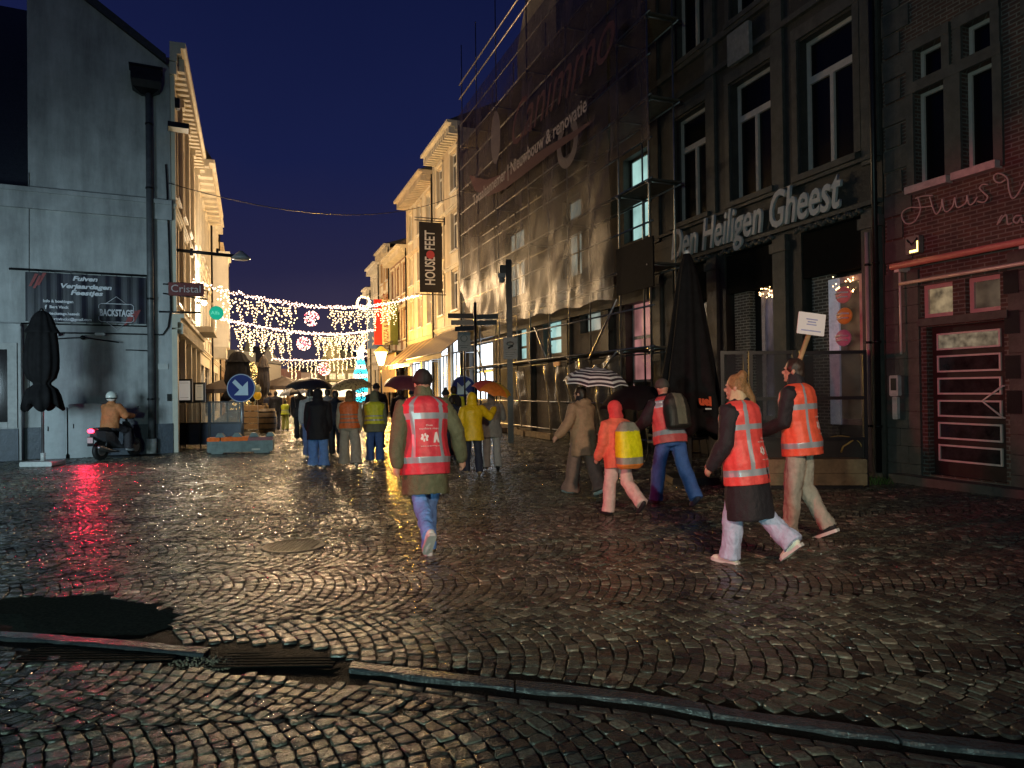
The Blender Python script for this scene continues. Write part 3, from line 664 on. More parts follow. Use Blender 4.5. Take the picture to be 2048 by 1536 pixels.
m = MB(); m.box(7.75, 9.45, .955, .965, 6.8, 9.2); m.box(7.75, 9.45, .955, .965, 4.7, 6.4); m.obj('bay_window', [GLASSD], h3)
h4 = house(LW, -43.5, -31.53, 12.0, 'last lit house of the left-hand row, ochre with dark shutters', OCHRE, CREAM, 4, 3, out=.4, rh=2)

# ================================================================== RIGHT: LIT HOUSES
def ru(px): return RW.u_at(px)
uR = [ru(929), ru(872), ru(818), ru(783), ru(762), ru(745)]
SHOPW = glow('lit_shop_window', (.78, .9, 1.0), 2.6, .3, 1.2)
r1 = house(RW, uR[0], uR[1]-.02, 15.6, 'cream house with carved panels and stone courses beside the scaffolding', CREAM, CREAM2, 2, 3, shop_top=5.2, ww=1.25, out=.8, rh=2.5, gfm=SHOPW, gm=GLASSW)
r2 = house(RW, uR[1], uR[2]-.02, 14.8, 'cream house with wide grey eaves behind the hanging vertical shop banner', CREAM2, CREAM, 3, 3, shop_top=5.0, ww=1.1, out=.95, rh=2.4, gfm=SHOPW, gm=GLASSW)
r3 = house(RW, uR[2], uR[3]-.02, 11.8, 'warm brick house with a carved pale cornice and balcony', BRICKR, CREAM2, 3, 2, shop_top=4.6, out=.8, rh=3.4, gm=GLASSW, rm=mat('dark_tiles', (.05,.035,.03), .6, var=.3))
r4 = house(RW, uR[3], uR[4]-.02, 13.2, 'tall ochre house with white eaves next to the brick one', OCHRE, CREAM2, 2, 3, shop_top=4.4, out=.5, rh=1.5, gm=GLASSW)
r5 = house(RW, uR[4], uR[5]-.02, 12.6, 'bright white house near the far end with the blue hanging sign', WHITER, WHITER, 3, 3, shop_top=4.2, out=.6, rh=1.5, gm=GLASSW)
r6 = house(RW, uR[5], uR[5]+2.4, 11.0, 'last white house on the right before the market place', WHITER, WHITER, 1, 2, shop_top=4.0, out=.6, rh=1.5, gm=GLASSW)
# hanging vertical banner HOUSE FEET
u_, z1 = RW.px(866, 445, .7); z0 = RW.px(866, 586, .7)[1]
hb = RW.thing('hanging_banner', 'tall black vertical shop banner with white letters and a red dot', 'banner', u=u_)
Wb = 1.32
m = MB(); m.box(-.03, .03, .2, .2+Wb, z0, z1); m.obj('cloth', [mat('banner_black', (.016,.013,.014), .5, var=.2)], hb)
m = MB()
for z in (z1+.08, z1-.12+.35, z0-.12): m.tube([(0, 0, z), (0, Wb+.45, z)], .03, 6)
m.box(-.05,.05,0,.04,z1-.1,z1+.4); m.obj('bracket', [METALD], hb)
LET = mat('banner_letters', (.7,.7,.7), .5, var=0)
def side_text(par, s, size, u, y, z, material, rot=90, sx=1, bold=0, name='lettering', align='CENTER', flipx=False):
    # plane perpendicular to the facade, seen from the camera (from smaller u): reading direction = outward? image right is towards the wall
    M = Matrix.Translation((u, y, z)) @ Matrix(((0,0,-1,0),(-1,0,0,0),(0,1,0,0),(0,0,0,1))) @ Matrix.Rotation(R(rot), 4, 'Z') @ Matrix.Diagonal((sx, 1, 1, 1))
    return put_text(name, s, size, M, material, par, align=align, ext=.004, bold=bold)
zc = (z0+z1)/2; hB = z1-z0
side_text(hb, 'HOUSE', .82, -.04, .2+Wb*.33, z0+hB*.10, LET, sx=.62, align='LEFT', bold=.012)
side_text(hb, 'FEET', .82, -.04, .2+Wb*.33, z0+hB*.60, LET, sx=.66, align='LEFT', bold=.012)
m = MB(); m.tube([(-.045,.2+Wb*.52,z0+hB*.535),(-.035,.2+Wb*.52,z0+hB*.535)], .24, 18, 0, False); m.obj('dot', [mat('banner_dot', (.5,.06,.07), .5, var=0)], hb)
# restaurant sign (tricolour) and blue sign on the far houses
u_, z1 = RW.px(790, 600, .3); z0 = RW.px(790, 690, .3)[1]
ts = RW.thing('restaurant_sign', 'red, white and green vertical restaurant sign beside the balcony', 'sign', u=u_)
m = MB(); W3 = .6
for k in range(3): m.box(-.05, .05, .1+(2-k)*W3, .1+(3-k)*W3-.003, z0, z1, k)
m.obj('panel', [mat('sign_red', (.5,.01,.01), .5, var=.1), mat('sign_cream', (.7,.62,.4), .5, var=.1), mat('sign_green', (.12,.14,.03), .5, var=.1)], ts)
side_text(ts, 'PIZZA & RESTAURANT', .5, -.06, .1+W3*1.25, z0+.2, mat('sign_brown', (.2,.04,.02), .5), sx=.72, align='LEFT', bold=.006)
u_, z1 = RW.px(762, 600, .2); z0 = RW.px(762, 698, .2)[1]
bs = RW.thing('hanging_sign', 'blue vertical sign with white symbols on the white house', 'sign', u=u_)
m = MB(); m.box(-.05, .05, .1, 1.35, z0, z1); m.obj('panel', [mat('sign_sky', (.10,.2,.5), .5, var=.2)], bs)
side_text(bs, 'Y a r o', .9, -.06, .35, z0+.3, WHITE, align='LEFT', bold=.02, sx=1.25)
# awnings over the lit shops
def awning(fr, u0, u1, z, out, drop, label, mA, mB_, n=12, group=None):
    a = fr.thing('awning', label, 'awning', group, u=u0); W_ = u1-u0; m = MB()
    for k in range(n):
        x0 = W_*k/n; x1 = W_*(k+1)/n
        m.add([(x0,.1,z),(x1,.1,z),(x1,out,z-drop),(x0,out,z-drop),(x0,.1,z-.03),(x1,.1,z-.03),(x1,out,z-drop-.03),(x0,out,z-drop-.03),(x0,out,z-drop-.28),(x1,out,z-drop-.28)],
              [(0,3,2,1),(4,5,6,7),(3,8,9,2)] + ([(0,4,7,3)] if k == 0 else []) + ([(1,2,6,5)] if k == n-1 else []), k % 2)
    m.obj('canopy', [mA, mB_], a)
    m = MB(); m.tube([(.05,.05,z-drop),(.05,out-.05,z-drop-.05)], .02, 5); m.tube([(W_-.05,.05,z-drop),(W_-.05,out-.05,z-drop-.05)], .02, 5); m.tube([(0,out,z-drop-.02),(W_,out,z-drop-.02)], .03, 6); m.obj('arm', [GALV], a)
    return a
AWB = mat('awning_brown', (.10,.075,.065), .4, var=.2, coat=.3); AWC = mat('awning_tan', (.35,.24,.12), .5, var=.2); AWD = mat('awning_dark', (.07,.055,.06), .45, var=.3)
awning(RW, uR[0]-3.4, uR[1]-1.6, 5.0, 2.1, 1.5, 'dark awning over the bright shop windows, nearer of two', AWD, AWB, 14, 'awnings on the right side')
awning(RW, uR[1]-1.3, uR[2]-.9, 4.9, 1.9, 1.5, 'brown and tan awning, farther of two, over a lit shop', AWB, AWC, 10, 'awnings on the right side')
# wooden hoarding terrace in front of the brick house
hd = RW.thing('hoarding', 'pale board hoarding with lights on its top edge under the balcony', 'hoarding', u=uR[2])
m = MB(); W_ = uR[3]-uR[2]
for k in range(8): m.bbox(W_*k/8, W_*(k+1)/8-.02, .9, .98, 1.6, 4.4, .01)
m.obj('boards', [mat('boards', (.55,.4,.22), .6, var=.25, scale=3)], hd)
m = MB(); m.box(-.1, W_, 0, 1.2, 4.42, 4.55); m.box(-.1,W_,1.1,1.15,5.2,5.24)
for k in range(14): m.box(W_*k/14, W_*k/14+.03, 1.1, 1.14, 4.55, 5.2)
m.obj('railing', [METALD], hd)
# ================================================================== SCAFFOLDED HOUSE
uN = ru(1312); uS = uR[0] - .03
sc_ = thing('scaffolded_house', 'dark house under renovation with lit windows behind scaffolding', 'house', RW.o, RW.rz)
LITC = glow('lit_room_cyan', (.50, .84, .78), .62, .35, 1.4); LITW = glow('lit_room_white', (.75, .88, 1.0), 3.6, .25, .8)
LITP = glow('lit_room_pink', (.85, .36, .34), .34, .5, 1.1); LITG = glow('lit_room_grey', (.5, .58, .5), .42, .5, 1.2)
def rect(px0, px1, pyt, pyb, off=0, fr=RW):
    """window seen in the photo: left edge px0, right edge px1, top and bottom taken at the left edge"""
    ua, zt = fr.px(px0, pyt, off); ub, _ = fr.px(px1, pyt, off); _, zb = fr.px(px0, pyb, off)
    return (min(ua, ub), max(ua, ub), zb, zt)
WS = [(rect(1246, 1297, 322, 490), LITC, .62, 1), (rect(1250, 1302, 605, 765), LITP, .55, 0), (rect(1160, 1202, 625, 668), LITG, 0, 0),
      (rect(1086, 1126, 640, 712), LITC, .45, 0), (rect(1030, 1060, 656, 722), LITC, .4, 1), (rect(938, 985, 690, 800), LITW, .5, 1),
      (rect(1125, 1162, 405, 560), LITG, .7, 1), (rect(1010, 1048, 470, 600), LITG, .7, 1),
      (rect(1110, 1140, 230, 330), GLASSD, .7, 1), (rect(1000, 1025, 300, 390), GLASSD, .7, 1), (rect(1235, 1290, 60, 200), GLASSD, .7, 1)]
m = MB(); ops = [w_[0] for w_ in WS]; wall(m, uN, uS, -.3, 14.0, ops, .3); shell(m, uN, uS, 14.0, 9)
m.obj('wall', [mat('grimy_render', (.075, .06, .05), .75, var=.3, scale=2, bump=.5, bscale=14, stain=.4)], sc_)
for o_, gm, tr, mu in WS:
    window(sc_, *o_, fm=FRAMED if gm is not LITP else FRAMEW, gm=gm, dep=.3, tr=tr, mull=mu, fw=.08)
m = MB(); m.add([(uN,.2,14.0),(uS,.2,14.0),(uS,-4,17.5),(uN,-4,17.5),(uS,-9,14),(uN,-9,14)], [(0,1,2,3),(3,2,4,5),(1,4,2),(0,3,5)]); m.obj('roof', [SLATE], sc_)
# gable dormer above the net
ud, zd = RW.px(1075, 40); m = MB(); ua, ub = ru(1130), ru(1050)
m.prism([(ua, 14.0), (ub, 14.0), (ub, 15.6), ((ua+ub)/2, 18.6), (ua, 15.6)], -2.5, .15); m.obj('dormer', [mat('pale_gable', (.22, .2, .17), .7, var=.3, stain=.3)], sc_)
# big columns on the ground floor
m = MB()
for px_ in (1068, 1140, 1222): u = ru(px_); m.box(u-.25, u+.25, 0, .2, -.1, 4.1)
m.box(uN, uS, 0, .25, 4.11, 4.45); m.obj('pilaster', [STONED], sc_)
# ladder inside a lit window
lo = rect(1086, 1126, 640, 712); ld = thing('ladder', 'step ladder standing against the cyan lit window', 'ladder', RW.o, RW.rz)
m = MB(); ul = lo[0]+(lo[1]-lo[0])*.55
for (a, b) in ((.34, .06), (-.1, -.02)): m.tube([(ul+a-.12, .1, lo[2]-1.4), (ul+b-.02, .1, lo[3]-.1)], .03, 5)
m.obj('stile', [BLACKM], ld); m = MB(); z = lo[2]-1.1
while z < lo[3]-.2: k = (z-lo[2]+1.4)/(lo[3]-lo[2]+1.3); m.box(ul-.22+.06*k, ul+.24-.3*k, .07, .12, z, z+.04); z += .28
m.obj('rung', [BLACKM], ld)
# scaffold
OS = (11.3-9.9)*.938     # outer face distance
SF = thing('scaffold', 'steel tube scaffold in front of the dark house being renovated', 'scaffold', RW.o, RW.rz)
def us(px): return RW.u_at(px, OS)
m = MB(); lv = [2.68, 4.75, 6.8, 8.85, 10.9, 12.95]; uprights = [us(p) for p in (1304, 1243, 1140, 1062, 1000, 960, 931)]
for i, u in enumerate(uprights):
    top = 17.6 if i >= 4 else 16.9
    m.tube([(u, OS, 0), (u, OS, top)], .026, 6); m.tube([(u+.05, .55, 0), (u+.05, .55, 14.8)], .026, 6)
    for z in lv: m.tube([(u, OS+.1, z-.05), (u, .3, z-.05)], .024, 5); m.box(u-.04,u+.04,OS-.05,OS+.05,z-.1,z-.02)
m.obj('upright', [GALV], SF)
m = MB()
for z in lv + [15.2, 15.85]:
    for dz in ((0, 1.0) if z < 14 else (0,)):
        m.tube([(uprights[0]-.2, OS+.03, z+dz), (uprights[-1]+.3, OS+.03, z+dz)], .025 if z < 14 else .035, 6)
    if z < 14: m.tube([(uprights[0]-.2, .52, z-.1), (uprights[-1]+.3, .52, z-.1)], .024, 6)
m.tube([(uprights[0]-.2, OS+.03, .35), (uprights[-1]+.3, OS+.03, .35)], .025, 6); m.tube([(uprights[0], OS+.03, 1.25), (uprights[-1]+.3, OS+.03, 1.25)], .02, 6)
m.obj('ledger', [GALV], SF)
m = MB()
for z in lv: m.box(uprights[0]-.15, uprights[-1]+.2, .5, OS-.02, z-.045, z)
m.obj('deck', [mat('scaffold_deck', (.10,.08,.06), .7, var=.4, scale=5)], SF)
m = MB()
for (a, b) in (((1234, 598), (1178, 718)), ((1070, 655), (1092, 715)), ((1190, 760), (1236, 700)), ((955, 700), (972, 760))):
    m = MB(); p = RW.px(*a, OS+.06); q = RW.px(*b, OS+.06); m.tube([(p[0], OS+.06, p[1]), (q[0], OS+.06, q[1])], .03, 6); m.obj('brace', [GALV], SF)
m = MB(); q = RW.px(1117, 727, OS); m.box(q[0]-.2, q[0]+.25, OS+.03, OS+.07, q[1]-.07, q[1]+.05); m.obj('tag_board', [mat('orange_plate', (.8,.35,.1), .5)], SF)
# protective net: upper printed net, loose lower skirt
def netmat():
    m = bpy.data.materials.new('scaffold_net'); m.use_nodes = True; t = m.node_tree; b = t.nodes['Principled BSDF']; L = t.links.new; N = t.nodes.new
    tc_ = N('ShaderNodeTexCoord'); nz = N('ShaderNodeTexNoise'); nz.inputs['Scale'].default_value = 1.1; nz.inputs['Detail'].default_value = 7; L(tc_.outputs['Object'], nz.inputs['Vector'])
    r_ = N('ShaderNodeValToRGB'); r_.color_ramp.elements[0].position = .35; r_.color_ramp.elements[0].color = (.018, .011, .009, 1); r_.color_ramp.elements[1].position = .7; r_.color_ramp.elements[1].color = (.042, .030, .022, 1)
    L(nz.outputs['Fac'], r_.inputs[0]); L(r_.outputs[0], b.inputs['Base Color'])
    mr = N('ShaderNodeMapRange'); mr.inputs[1].default_value = .3; mr.inputs[2].default_value = .7; mr.inputs[3].default_value = .42; mr.inputs[4].default_value = .8; L(nz.outputs['Fac'], mr.inputs[0]); L(mr.outputs[0], b.inputs['Alpha'])
    b.inputs['Roughness'].default_value = .36; b.inputs['Specular IOR Level'].default_value = .55
    mp = N('ShaderNodeMapping'); mp.inputs['Scale'].default_value = (1.6, 1, .35); L(tc_.outputs['Object'], mp.inputs[0])
    nb = N('ShaderNodeTexNoise'); nb.inputs['Scale'].default_value = 2.6; nb.inputs['Detail'].default_value = 6; nb.inputs['Distortion'].default_value = 1.2; L(mp.outputs[0], nb.inputs['Vector'])
    bp = N('ShaderNodeBump'); bp.inputs['Strength'].default_value = .5; bp.inputs['Distance'].default_value = .04; L(nb.outputs['Fac'], bp.inputs['Height']); L(bp.outputs[0], b.inputs['Normal'])
    return m
NET = netmat(); NETP = mat('net_print_red', (.085, .028, .030), .5, var=.2, alpha=.75); NETG = mat('net_print_grey', (.12, .10, .11), .5, var=.2, alpha=.8); NETW = mat('net_print_white', (.3, .26, .26), .5, var=.1)
nn = thing('scaffold_net', 'large sagging brown mesh net with faded printed lettering on the scaffold', 'net', RW.o, RW.rz)
OY = OS + .12
def bottom_z(u):
    P = [(us(1236), RW.px(1228, 600, OS)[1]), (us(1130), RW.px(1130, 622, OS)[1]), (us(1030), RW.px(1030, 642, OS)[1]), (us(965), RW.px(965, 655, OS)[1]), (us(931), RW.px(931, 575, OS)[1])]
    xs_ = [p[0] for p in P]; return float(np.interp(u, xs_, [p[1] for p in P]))
def netsheet(u0, u1, zt, zbf, nu, nz_, par, name, seed=0, amp=1, y=OY):
    V = []; 
    for i in range(nu+1):
        u = u0+(u1-u0)*i/nu; zb = zbf(u)
        for j in range(nz_+1):
            k = j/nz_; z = zt+(zb-zt)*k
            f = amp*(.03+.22*k*k)*noise.noise(Vector((u*.8+seed, z*.22, 0))) + amp*.06*noise.noise(Vector((u*2.5+z*.8, z*.9, 3+seed)))*(.3+k)
            f += amp*.10*math.sin(k*3.1)*.6
            V.append((u, y+.08+f, z+.05*k*math.sin(u*3)))
    Fc = [(i*(nz_+1)+j, (i+1)*(nz_+1)+j, (i+1)*(nz_+1)+j+1, i*(nz_+1)+j+1) for i in range(nu) for j in range(nz_)]
    me = bpy.data.meshes.new(name); me.from_pydata(V, [], Fc); me.materials.append(NET); me.polygons.foreach_set('use_smooth', [True]*len(Fc)); return link(name, me, par)
netsheet(us(1240), us(929), 14.3, bottom_z, 90, 110, nn, 'net_sheet', 0, 1)
netsheet(us(1318), us(1241.5), 14.3, lambda u: RW.px(1275, 300, OS)[1], 24, 40, nn, 'side_sheet', 5, .4)
m = MB(); q = rect(1238, 1312, 500, 592, OS, RW); m.box(q[0], q[1], OS+.05, OS+.09, q[2], q[3]); m.obj('lower_patch', [mat('dark_tarp', (.012,.010,.010), .85, var=.3, spec=.15)], nn)
def nput(s, px, py, size, material, name='lettering', dy=.24, **k):
    u, z = RW.px(px, py, OY+dy); put_text(name, s, size, face_out(u, OY+dy, z), material, nn, ext=.003, **k)
nput('Canimmo', 1018, 302, 2.0, NETP, align='LEFT', shear=.45, sx=1, bold=-.006, dy=.34, space=.98)
nput('Totaalaannemer | Nieuwbouw & renovatie', 946, 412, .62, NETW, align='LEFT', bold=.008, dy=.33)
m = MB(); u, z = RW.px(991, 275, OY+.3); rr = []
m.add([(u+.55*math.cos(a*math.tau/30), OY+.3, z+1.0*math.sin(a*math.tau/30)) for a in range(30)], [tuple(range(30))]); m.obj('printed_disc', [NETG], nn)
m = MB(); pts = [(940, 352), (950, 368), (975, 376), (1010, 362), (1050, 335), (1100, 300), (1150, 268), (1185, 242)]; wd = [.06,.28,.34,.3,.22,.15,.1,.03]
l = [RW.px(*p, OY+.31) for p in pts]
for i in range(len(l)-1): m.add([(l[i][0],OY+.32,l[i][1]-wd[i]),(l[i][0],OY+.32,l[i][1]+wd[i]),(l[i+1][0],OY+.32,l[i+1][1]+wd[i+1]),(l[i+1][0],OY+.32,l[i+1][1]-wd[i+1])], [(0,1,2,3)])
m.obj('printed_swoosh', [NETP], nn)
m = MB(); u, z = RW.px(1135, 285, OY+.3)
for a in range(24):
    c0, s0, c1, s1 = math.cos(a*math.tau/24), math.sin(a*math.tau/24), math.cos((a+1)*math.tau/24), math.sin((a+1)*math.tau/24)
    if 3 < a < 8: continue
    m.add([(u+.75*c0,OY+.31,z+.75*s0),(u+.75*c1,OY+.31,z+.75*s1),(u+.45*c1,OY+.31,z+.45*s1),(u+.45*c0,OY+.31,z+.45*s0)], [(0,1,2,3)])
m.obj('printed_emblem', [NETG], nn)
# plastic sheeting on the ground floor
ps = thing('plastic_sheeting', 'creased dark plastic sheeting hung along the foot of the scaffold', 'sheeting', RW.o, RW.rz)
TARP = mat('creased_plastic', (.075, .06, .045), .22, var=.3, bump=1.0, bscale=5, spec=.7)
for (pa, pb) in ((1238, 1090), (1050, 1028)):
    a, b = us(pa), us(pb); n = 60; V = []
    for i in range(n+1):
        u = a+(b-a)*i/n
        for j in range(15): z = 2.45 - j*.155; V.append((u, OS-.02+.08*math.sin(u*7+j*.25)+.06*noise.noise(Vector((u*2, z*2, 1))), z + (.12*math.sin(u*3.1) if j == 0 else 0)))
    Fc = [(i*15+j, (i+1)*15+j, (i+1)*15+j+1, i*15+j+1) for i in range(n) for j in range(14)]
    me = bpy.data.meshes.new('sheet'); me.from_pydata(V, [], Fc); me.materials.append(TARP); me.polygons.foreach_set('use_smooth', [True]*len(Fc)); link('sheet', me, ps)
m = MB()
for px_, w_ in ((1040, .8), (1085, 1.1), (1005, .5)):
    u = us(px_); m.bbox(u-w_, u+w_, OS-.05, OS+.22, .02, .2, .02)
tag(m.obj('timber', [WOOD]), 'rough timber baulks lying along the scaffold foot', 'timber'); bpy.data.objects['timber'].location = RW.o; bpy.data.objects['timber'].rotation_euler = (0, 0, RW.rz)

# ================================================================== CAFE HOUSE (letters on the lintel)
u0 = ru(1774) + .02; u1 = ru(1312) - .02
ch = thing('cafe_house', 'dark stone cafe front with three tall windows and raised lettering', 'house', RW.o, RW.rz)
W1 = [rect(1350, 1414, 236, 440), rect(1462, 1541, 172, 414), rect(1599, 1704, 94, 356)]
zt = sum(q[3] for q in W1)/3; zb = sum(q[2] for q in W1)/3
W1 = [(q[0], q[1], zb, zt) for q in W1]
W2 = [rect(1350, 1412, -110, 132), rect(1460, 1536, -190, 62), rect(1597, 1700, -300, -30)]; zb2 = W2[0][2]; W2 = [(q[0], q[1], zb2, zb2+zt-zb) for q in W2]
G = [rect(1345, 1420, 535, 830), rect(1450, 1546, 505, 820), rect(1602, 1722, 478, 820)]
zg = (G[0][3]+G[1][3]+G[2][3])/3; G = [(q[0], q[1], .35, zg) for q in G]
m = MB(); wall(m, u0, u1, -.3, 15, W1+W2+G, .3); shell(m, u0, u1, 15, 9); m.obj('wall', [STONED], ch)
for q in W1: window(ch, *q, fm=FRAMEW, gm=GLASSD, dep=.24, tr=.70, mull=1, fw=.085, ftr=.12)
for q in W2: window(ch, *q, fm=FRAMEW, gm=GLASSD, dep=.24, tr=.70, mull=1, fw=.085, ftr=.12)
m = MB()
for px_ in (1320, 1432, 1568, 1752):
    u = ru(px_); m.box(u-.19, u+.19, 0, .09, -.1, zg+.05); m.box(u-.17, u+.17, 0, .07, zb-.3, 15); m.box(u-.24, u+.24, 0, .13, zg-.3, zg-.1)
for a, b in ((zg+.12, zg+.2), (zg+.95, zg+1.02), (zt+.5, zt+.62), (zb2-.25, zb2-.1)): m.box(u0, u1, 0, .1, a, b)
for q in W1 + W2: m.box(q[0]-.15, q[1]+.15, 0, .14, q[2]-.14, q[2]-.02); m.box(q[0]-.2, q[0]-.05, 0, .05, q[2], q[3]+.1); m.box(q[1]+.05, q[1]+.2, 0, .05, q[2], q[3]+.1); m.box(q[0]-.2, q[1]+.2, 0, .06, q[3]+.05, q[3]+.3)
m.obj('stone_trim', [STONE], ch)
for q in G:
    m = MB()
    for k in range(26): a = q[0]-.1 + (q[1]-q[0]+.2)*k/26; m.ell((a, .1, zg+.04+.03*math.sin(k*1.7)), (.07, .05, .05), 6, 4)
    m.obj('carved_frieze', [STONE], ch)
# interiors of the three bays: brick pier, lit slit of window, dark box
ROOM = bpy.data.materials.new('cafe_room'); ROOM.use_nodes = True
GL = glow('cafe_glow', (.60, .36, .20), .075, .8, 3.0); GL2 = glow('cafe_glow_blue', (.30, .24, .34), .11, .7, 3.0)
for qi, q in enumerate(G):
    m = MB(); m.quad((q[0],-.3,q[2]),(q[0],-.3,q[3]),(q[1],-.3,q[3]),(q[1],-.3,q[2])); m.obj('shop_back', [BLACKM], ch)
    w_ = q[1]-q[0]
    m = MB(); m.box(q[0]+w_*.58, q[1]-w_*.10, -.29, -.12, q[2], q[3]-.9); m.obj('brick_pier', [BRICKG], ch)
    m = MB(); m.box(q[0]+.02, q[1]-.02, -.28, -.02, q[3]-.95, q[3]-.05); m.obj('blind_box', [mat('matt_black', (.008, .007, .006), .9, var=.2, spec=.1)], ch)
for (r_, gm, lbl) in ((rect(1652, 1716, 553, 696), GL, 0), (rect(1512, 1549, 578, 695), GL2, 1)):
    o = window(ch, r_[0], r_[1], .9, r_[3]-.05, fm=FRAMER if not lbl else mat('lilac_frame', (.35,.3,.38), .5), gm=gm, dep=.2, tr=0, mull=0, fw=.11)
m = MB(); r_ = rect(1650, 1670, 560, 696); m.box(r_[0], r_[1], -.12, -.08, .9, r_[3]); m.obj('white_frame_post', [mat('white_post', (.7,.72,.8), .4, emit=(.5,.6,.8), es=.12)], ch)
# letters
u_, z_ = RW.px(1343, 515, .12); u2, z2 = RW.px(1682, 420, .12)
LETM = mat('painted_letters', (.62, .58, .58), .5, var=.05)
me = text_mesh('Den Heiligen Gheest', 1, ext=.03, bold=.014, shear=.22, align='LEFT'); xsz = [v.co.x for v in me.vertices]; L0 = max(xsz)-min(xsz)
sxx = (u_-u2)/L0; hh = 1.08
me.transform(face_out(u_, .13, (z_+z2)/2) @ Matrix.Diagonal((sxx, hh, 1, 1))); me.materials.clear(); me.materials.append(LETM)
for p in me.polygons: p.material_index = 0
link('lettering', me, ch)
m = MB(); q = rect(1468, 1512, 74, 138); m.bbox(q[0], q[1], .1, .2, q[2], q[3], .02); m.obj('sign_box', [mat('grey_box', (.25,.24,.23), .5)], ch)
# fairy lights in the cafe windows + ornaments
FB = glow('warm_bulb', (1, .62, .25), 9)
m = MB()
for k in range(46):
    px_ = random.choice([random.uniform(1665, 1710), random.uniform(1520, 1546)]); py_ = 585 + random.uniform(-12, 10) if px_ < 1600 else 565 + random.uniform(-12, 22)
    u, z = RW.px(px_, py_, -.1); m.ell((u, -.08, z), (.013, .013, .013), 5, 3)
tag(m.obj('fairy_lights', [FB], None), 'tiny warm fairy lights inside the cafe windows', 'fairy lights', kind='stuff'); bpy.data.objects['fairy_lights'].matrix_world = Matrix.Translation(RW.o) @ Matrix.Rotation(RW.rz, 4, 'Z')
for i, (px_, py_, c, lb) in enumerate(((1690, 590, (.5,.12,.12), 'round red and white ornament hanging topmost in the cafe window'), (1692, 632, (.55,.16,.03), 'round orange ornament hanging middle in the cafe window'), (1690, 676, (.4,.1,.16), 'round pinkish ornament hanging lowest in the cafe window'))):
    u, z = RW.px(px_, py_, -.1); o = RW.thing('window_ornament', lb, 'ornament', 'ornaments hanging in the cafe window', u=u, y=-.06, z=z)
    m = MB(); m.ell((0,0,0), (.19,.05,.16), 18, 10); m.obj('disc', [mat('orn%d' % i if False else ('ornament_red','ornament_orange','ornament_pink')[i], c, .4, emit=c, es=.16)], o)
    m = MB(); m.tube([(-.15,.045,.03),(0,.055,.05),(.15,.045,.03)], .018, 5); m.tube([(-.14,.045,-.05),(0,.055,-.04),(.14,.045,-.05)], .014, 5); m.obj('band', [WHITE], o)
# wet terrace screens in front of the cafe (a plane of its own, nearly facing the camera)
pA = gnd(1722, 972); pB = gnd(1436, 978)
SCR = Frame((pA.x, pA.y), (pB.x-pA.x, pB.y-pA.y+.35))
def srect(px0, px1, pyt, pyb): return rect(px0, px1, pyt, pyb, 0, SCR)
WET = mat('wet_screen_glass', (.03, .03, .032), .12, var=.5, scale=20, alpha=.42, bump=.4, bscale=260)
for i, (a, b, lb) in enumerate(((1733, 1600, 'black framed glass terrace screen behind the man with the placard'), (1592, 1498, 'black framed glass terrace screen, narrow middle one'), (1494, 1441, 'black framed glass terrace screen at the parasol end'))):
    ua, ub = SCR.u_at(a), SCR.u_at(b); zt_ = SCR.px(b, 702)[1]
    s_ = SCR.thing('terrace_screen', lb, 'screen', 'terrace screens of the cafe', u=ua); w_ = ub-ua
    m = MB()
    for z in (.02, .75, 1.42, zt_-.06): m.box(.06, w_-.06, -.03, .03, z, z+.055)
    m.box(0, .059, -.035, .035, 0, zt_); m.box(w_-.059, w_, -.035, .035, 0, zt_); m.obj('frame', [BLACKM], s_)
    for (z0, z1) in ((.8, 1.42), (1.475, zt_-.06)):
        m = MB(); m.box(.06, w_-.06, -.004, .004, z0, z1); m.obj('pane', [WET], s_)
    m = MB(); m.box(.06, w_-.06, -.012, .012, .076, .75); m.obj('lower_panel', [mat('dark_panel', (.02,.018,.016), .4, var=.2)], s_)
m = MB(); u_, z_ = SCR.px(1680, 895, .02); l = [(u_+.34*math.cos(t_), .02, z_+.0+.19*math.sin(t_)) for t_ in np.linspace(.05, 3.1, 18)]; m.tube(l, .008, 4)
l = [SCR.px(*p, .02) for p in ((1682, 905), (1686, 893), (1698, 886), (1706, 880))]; m.tube([(a, .02, b) for a, b in l], .016, 5)
o = m.obj('painted_emblem', [mat('gold_paint', (.4,.28,.08), .5)]); o.matrix_world = Matrix.Translation(SCR.o) @ Matrix.Rotation(SCR.rz, 4, 'Z'); tag(o, 'gold painted arc and curl on the lower screen panel', 'emblem')
pl = SCR.thing('planter', 'long pale timber planter box in front of the terrace screens', 'planter', u=SCR.u_at(1719, .1), y=.06)
w_ = SCR.u_at(1532, .3) - SCR.u_at(1719, .1)
zt_ = SCR.px(1600, 918, .3)[1]
for k, (z0, z1) in enumerate(((.06, zt_*.52), (zt_*.53, zt_))):
    m = MB(); m.bbox(0, w_, 0, .3, z0, z1, .015); m.obj('board', [WOOD], pl)
m = MB(); m.box(.05, w_-.05, .04, .26, 0, .059); m.obj('base', [BLACKM], pl)
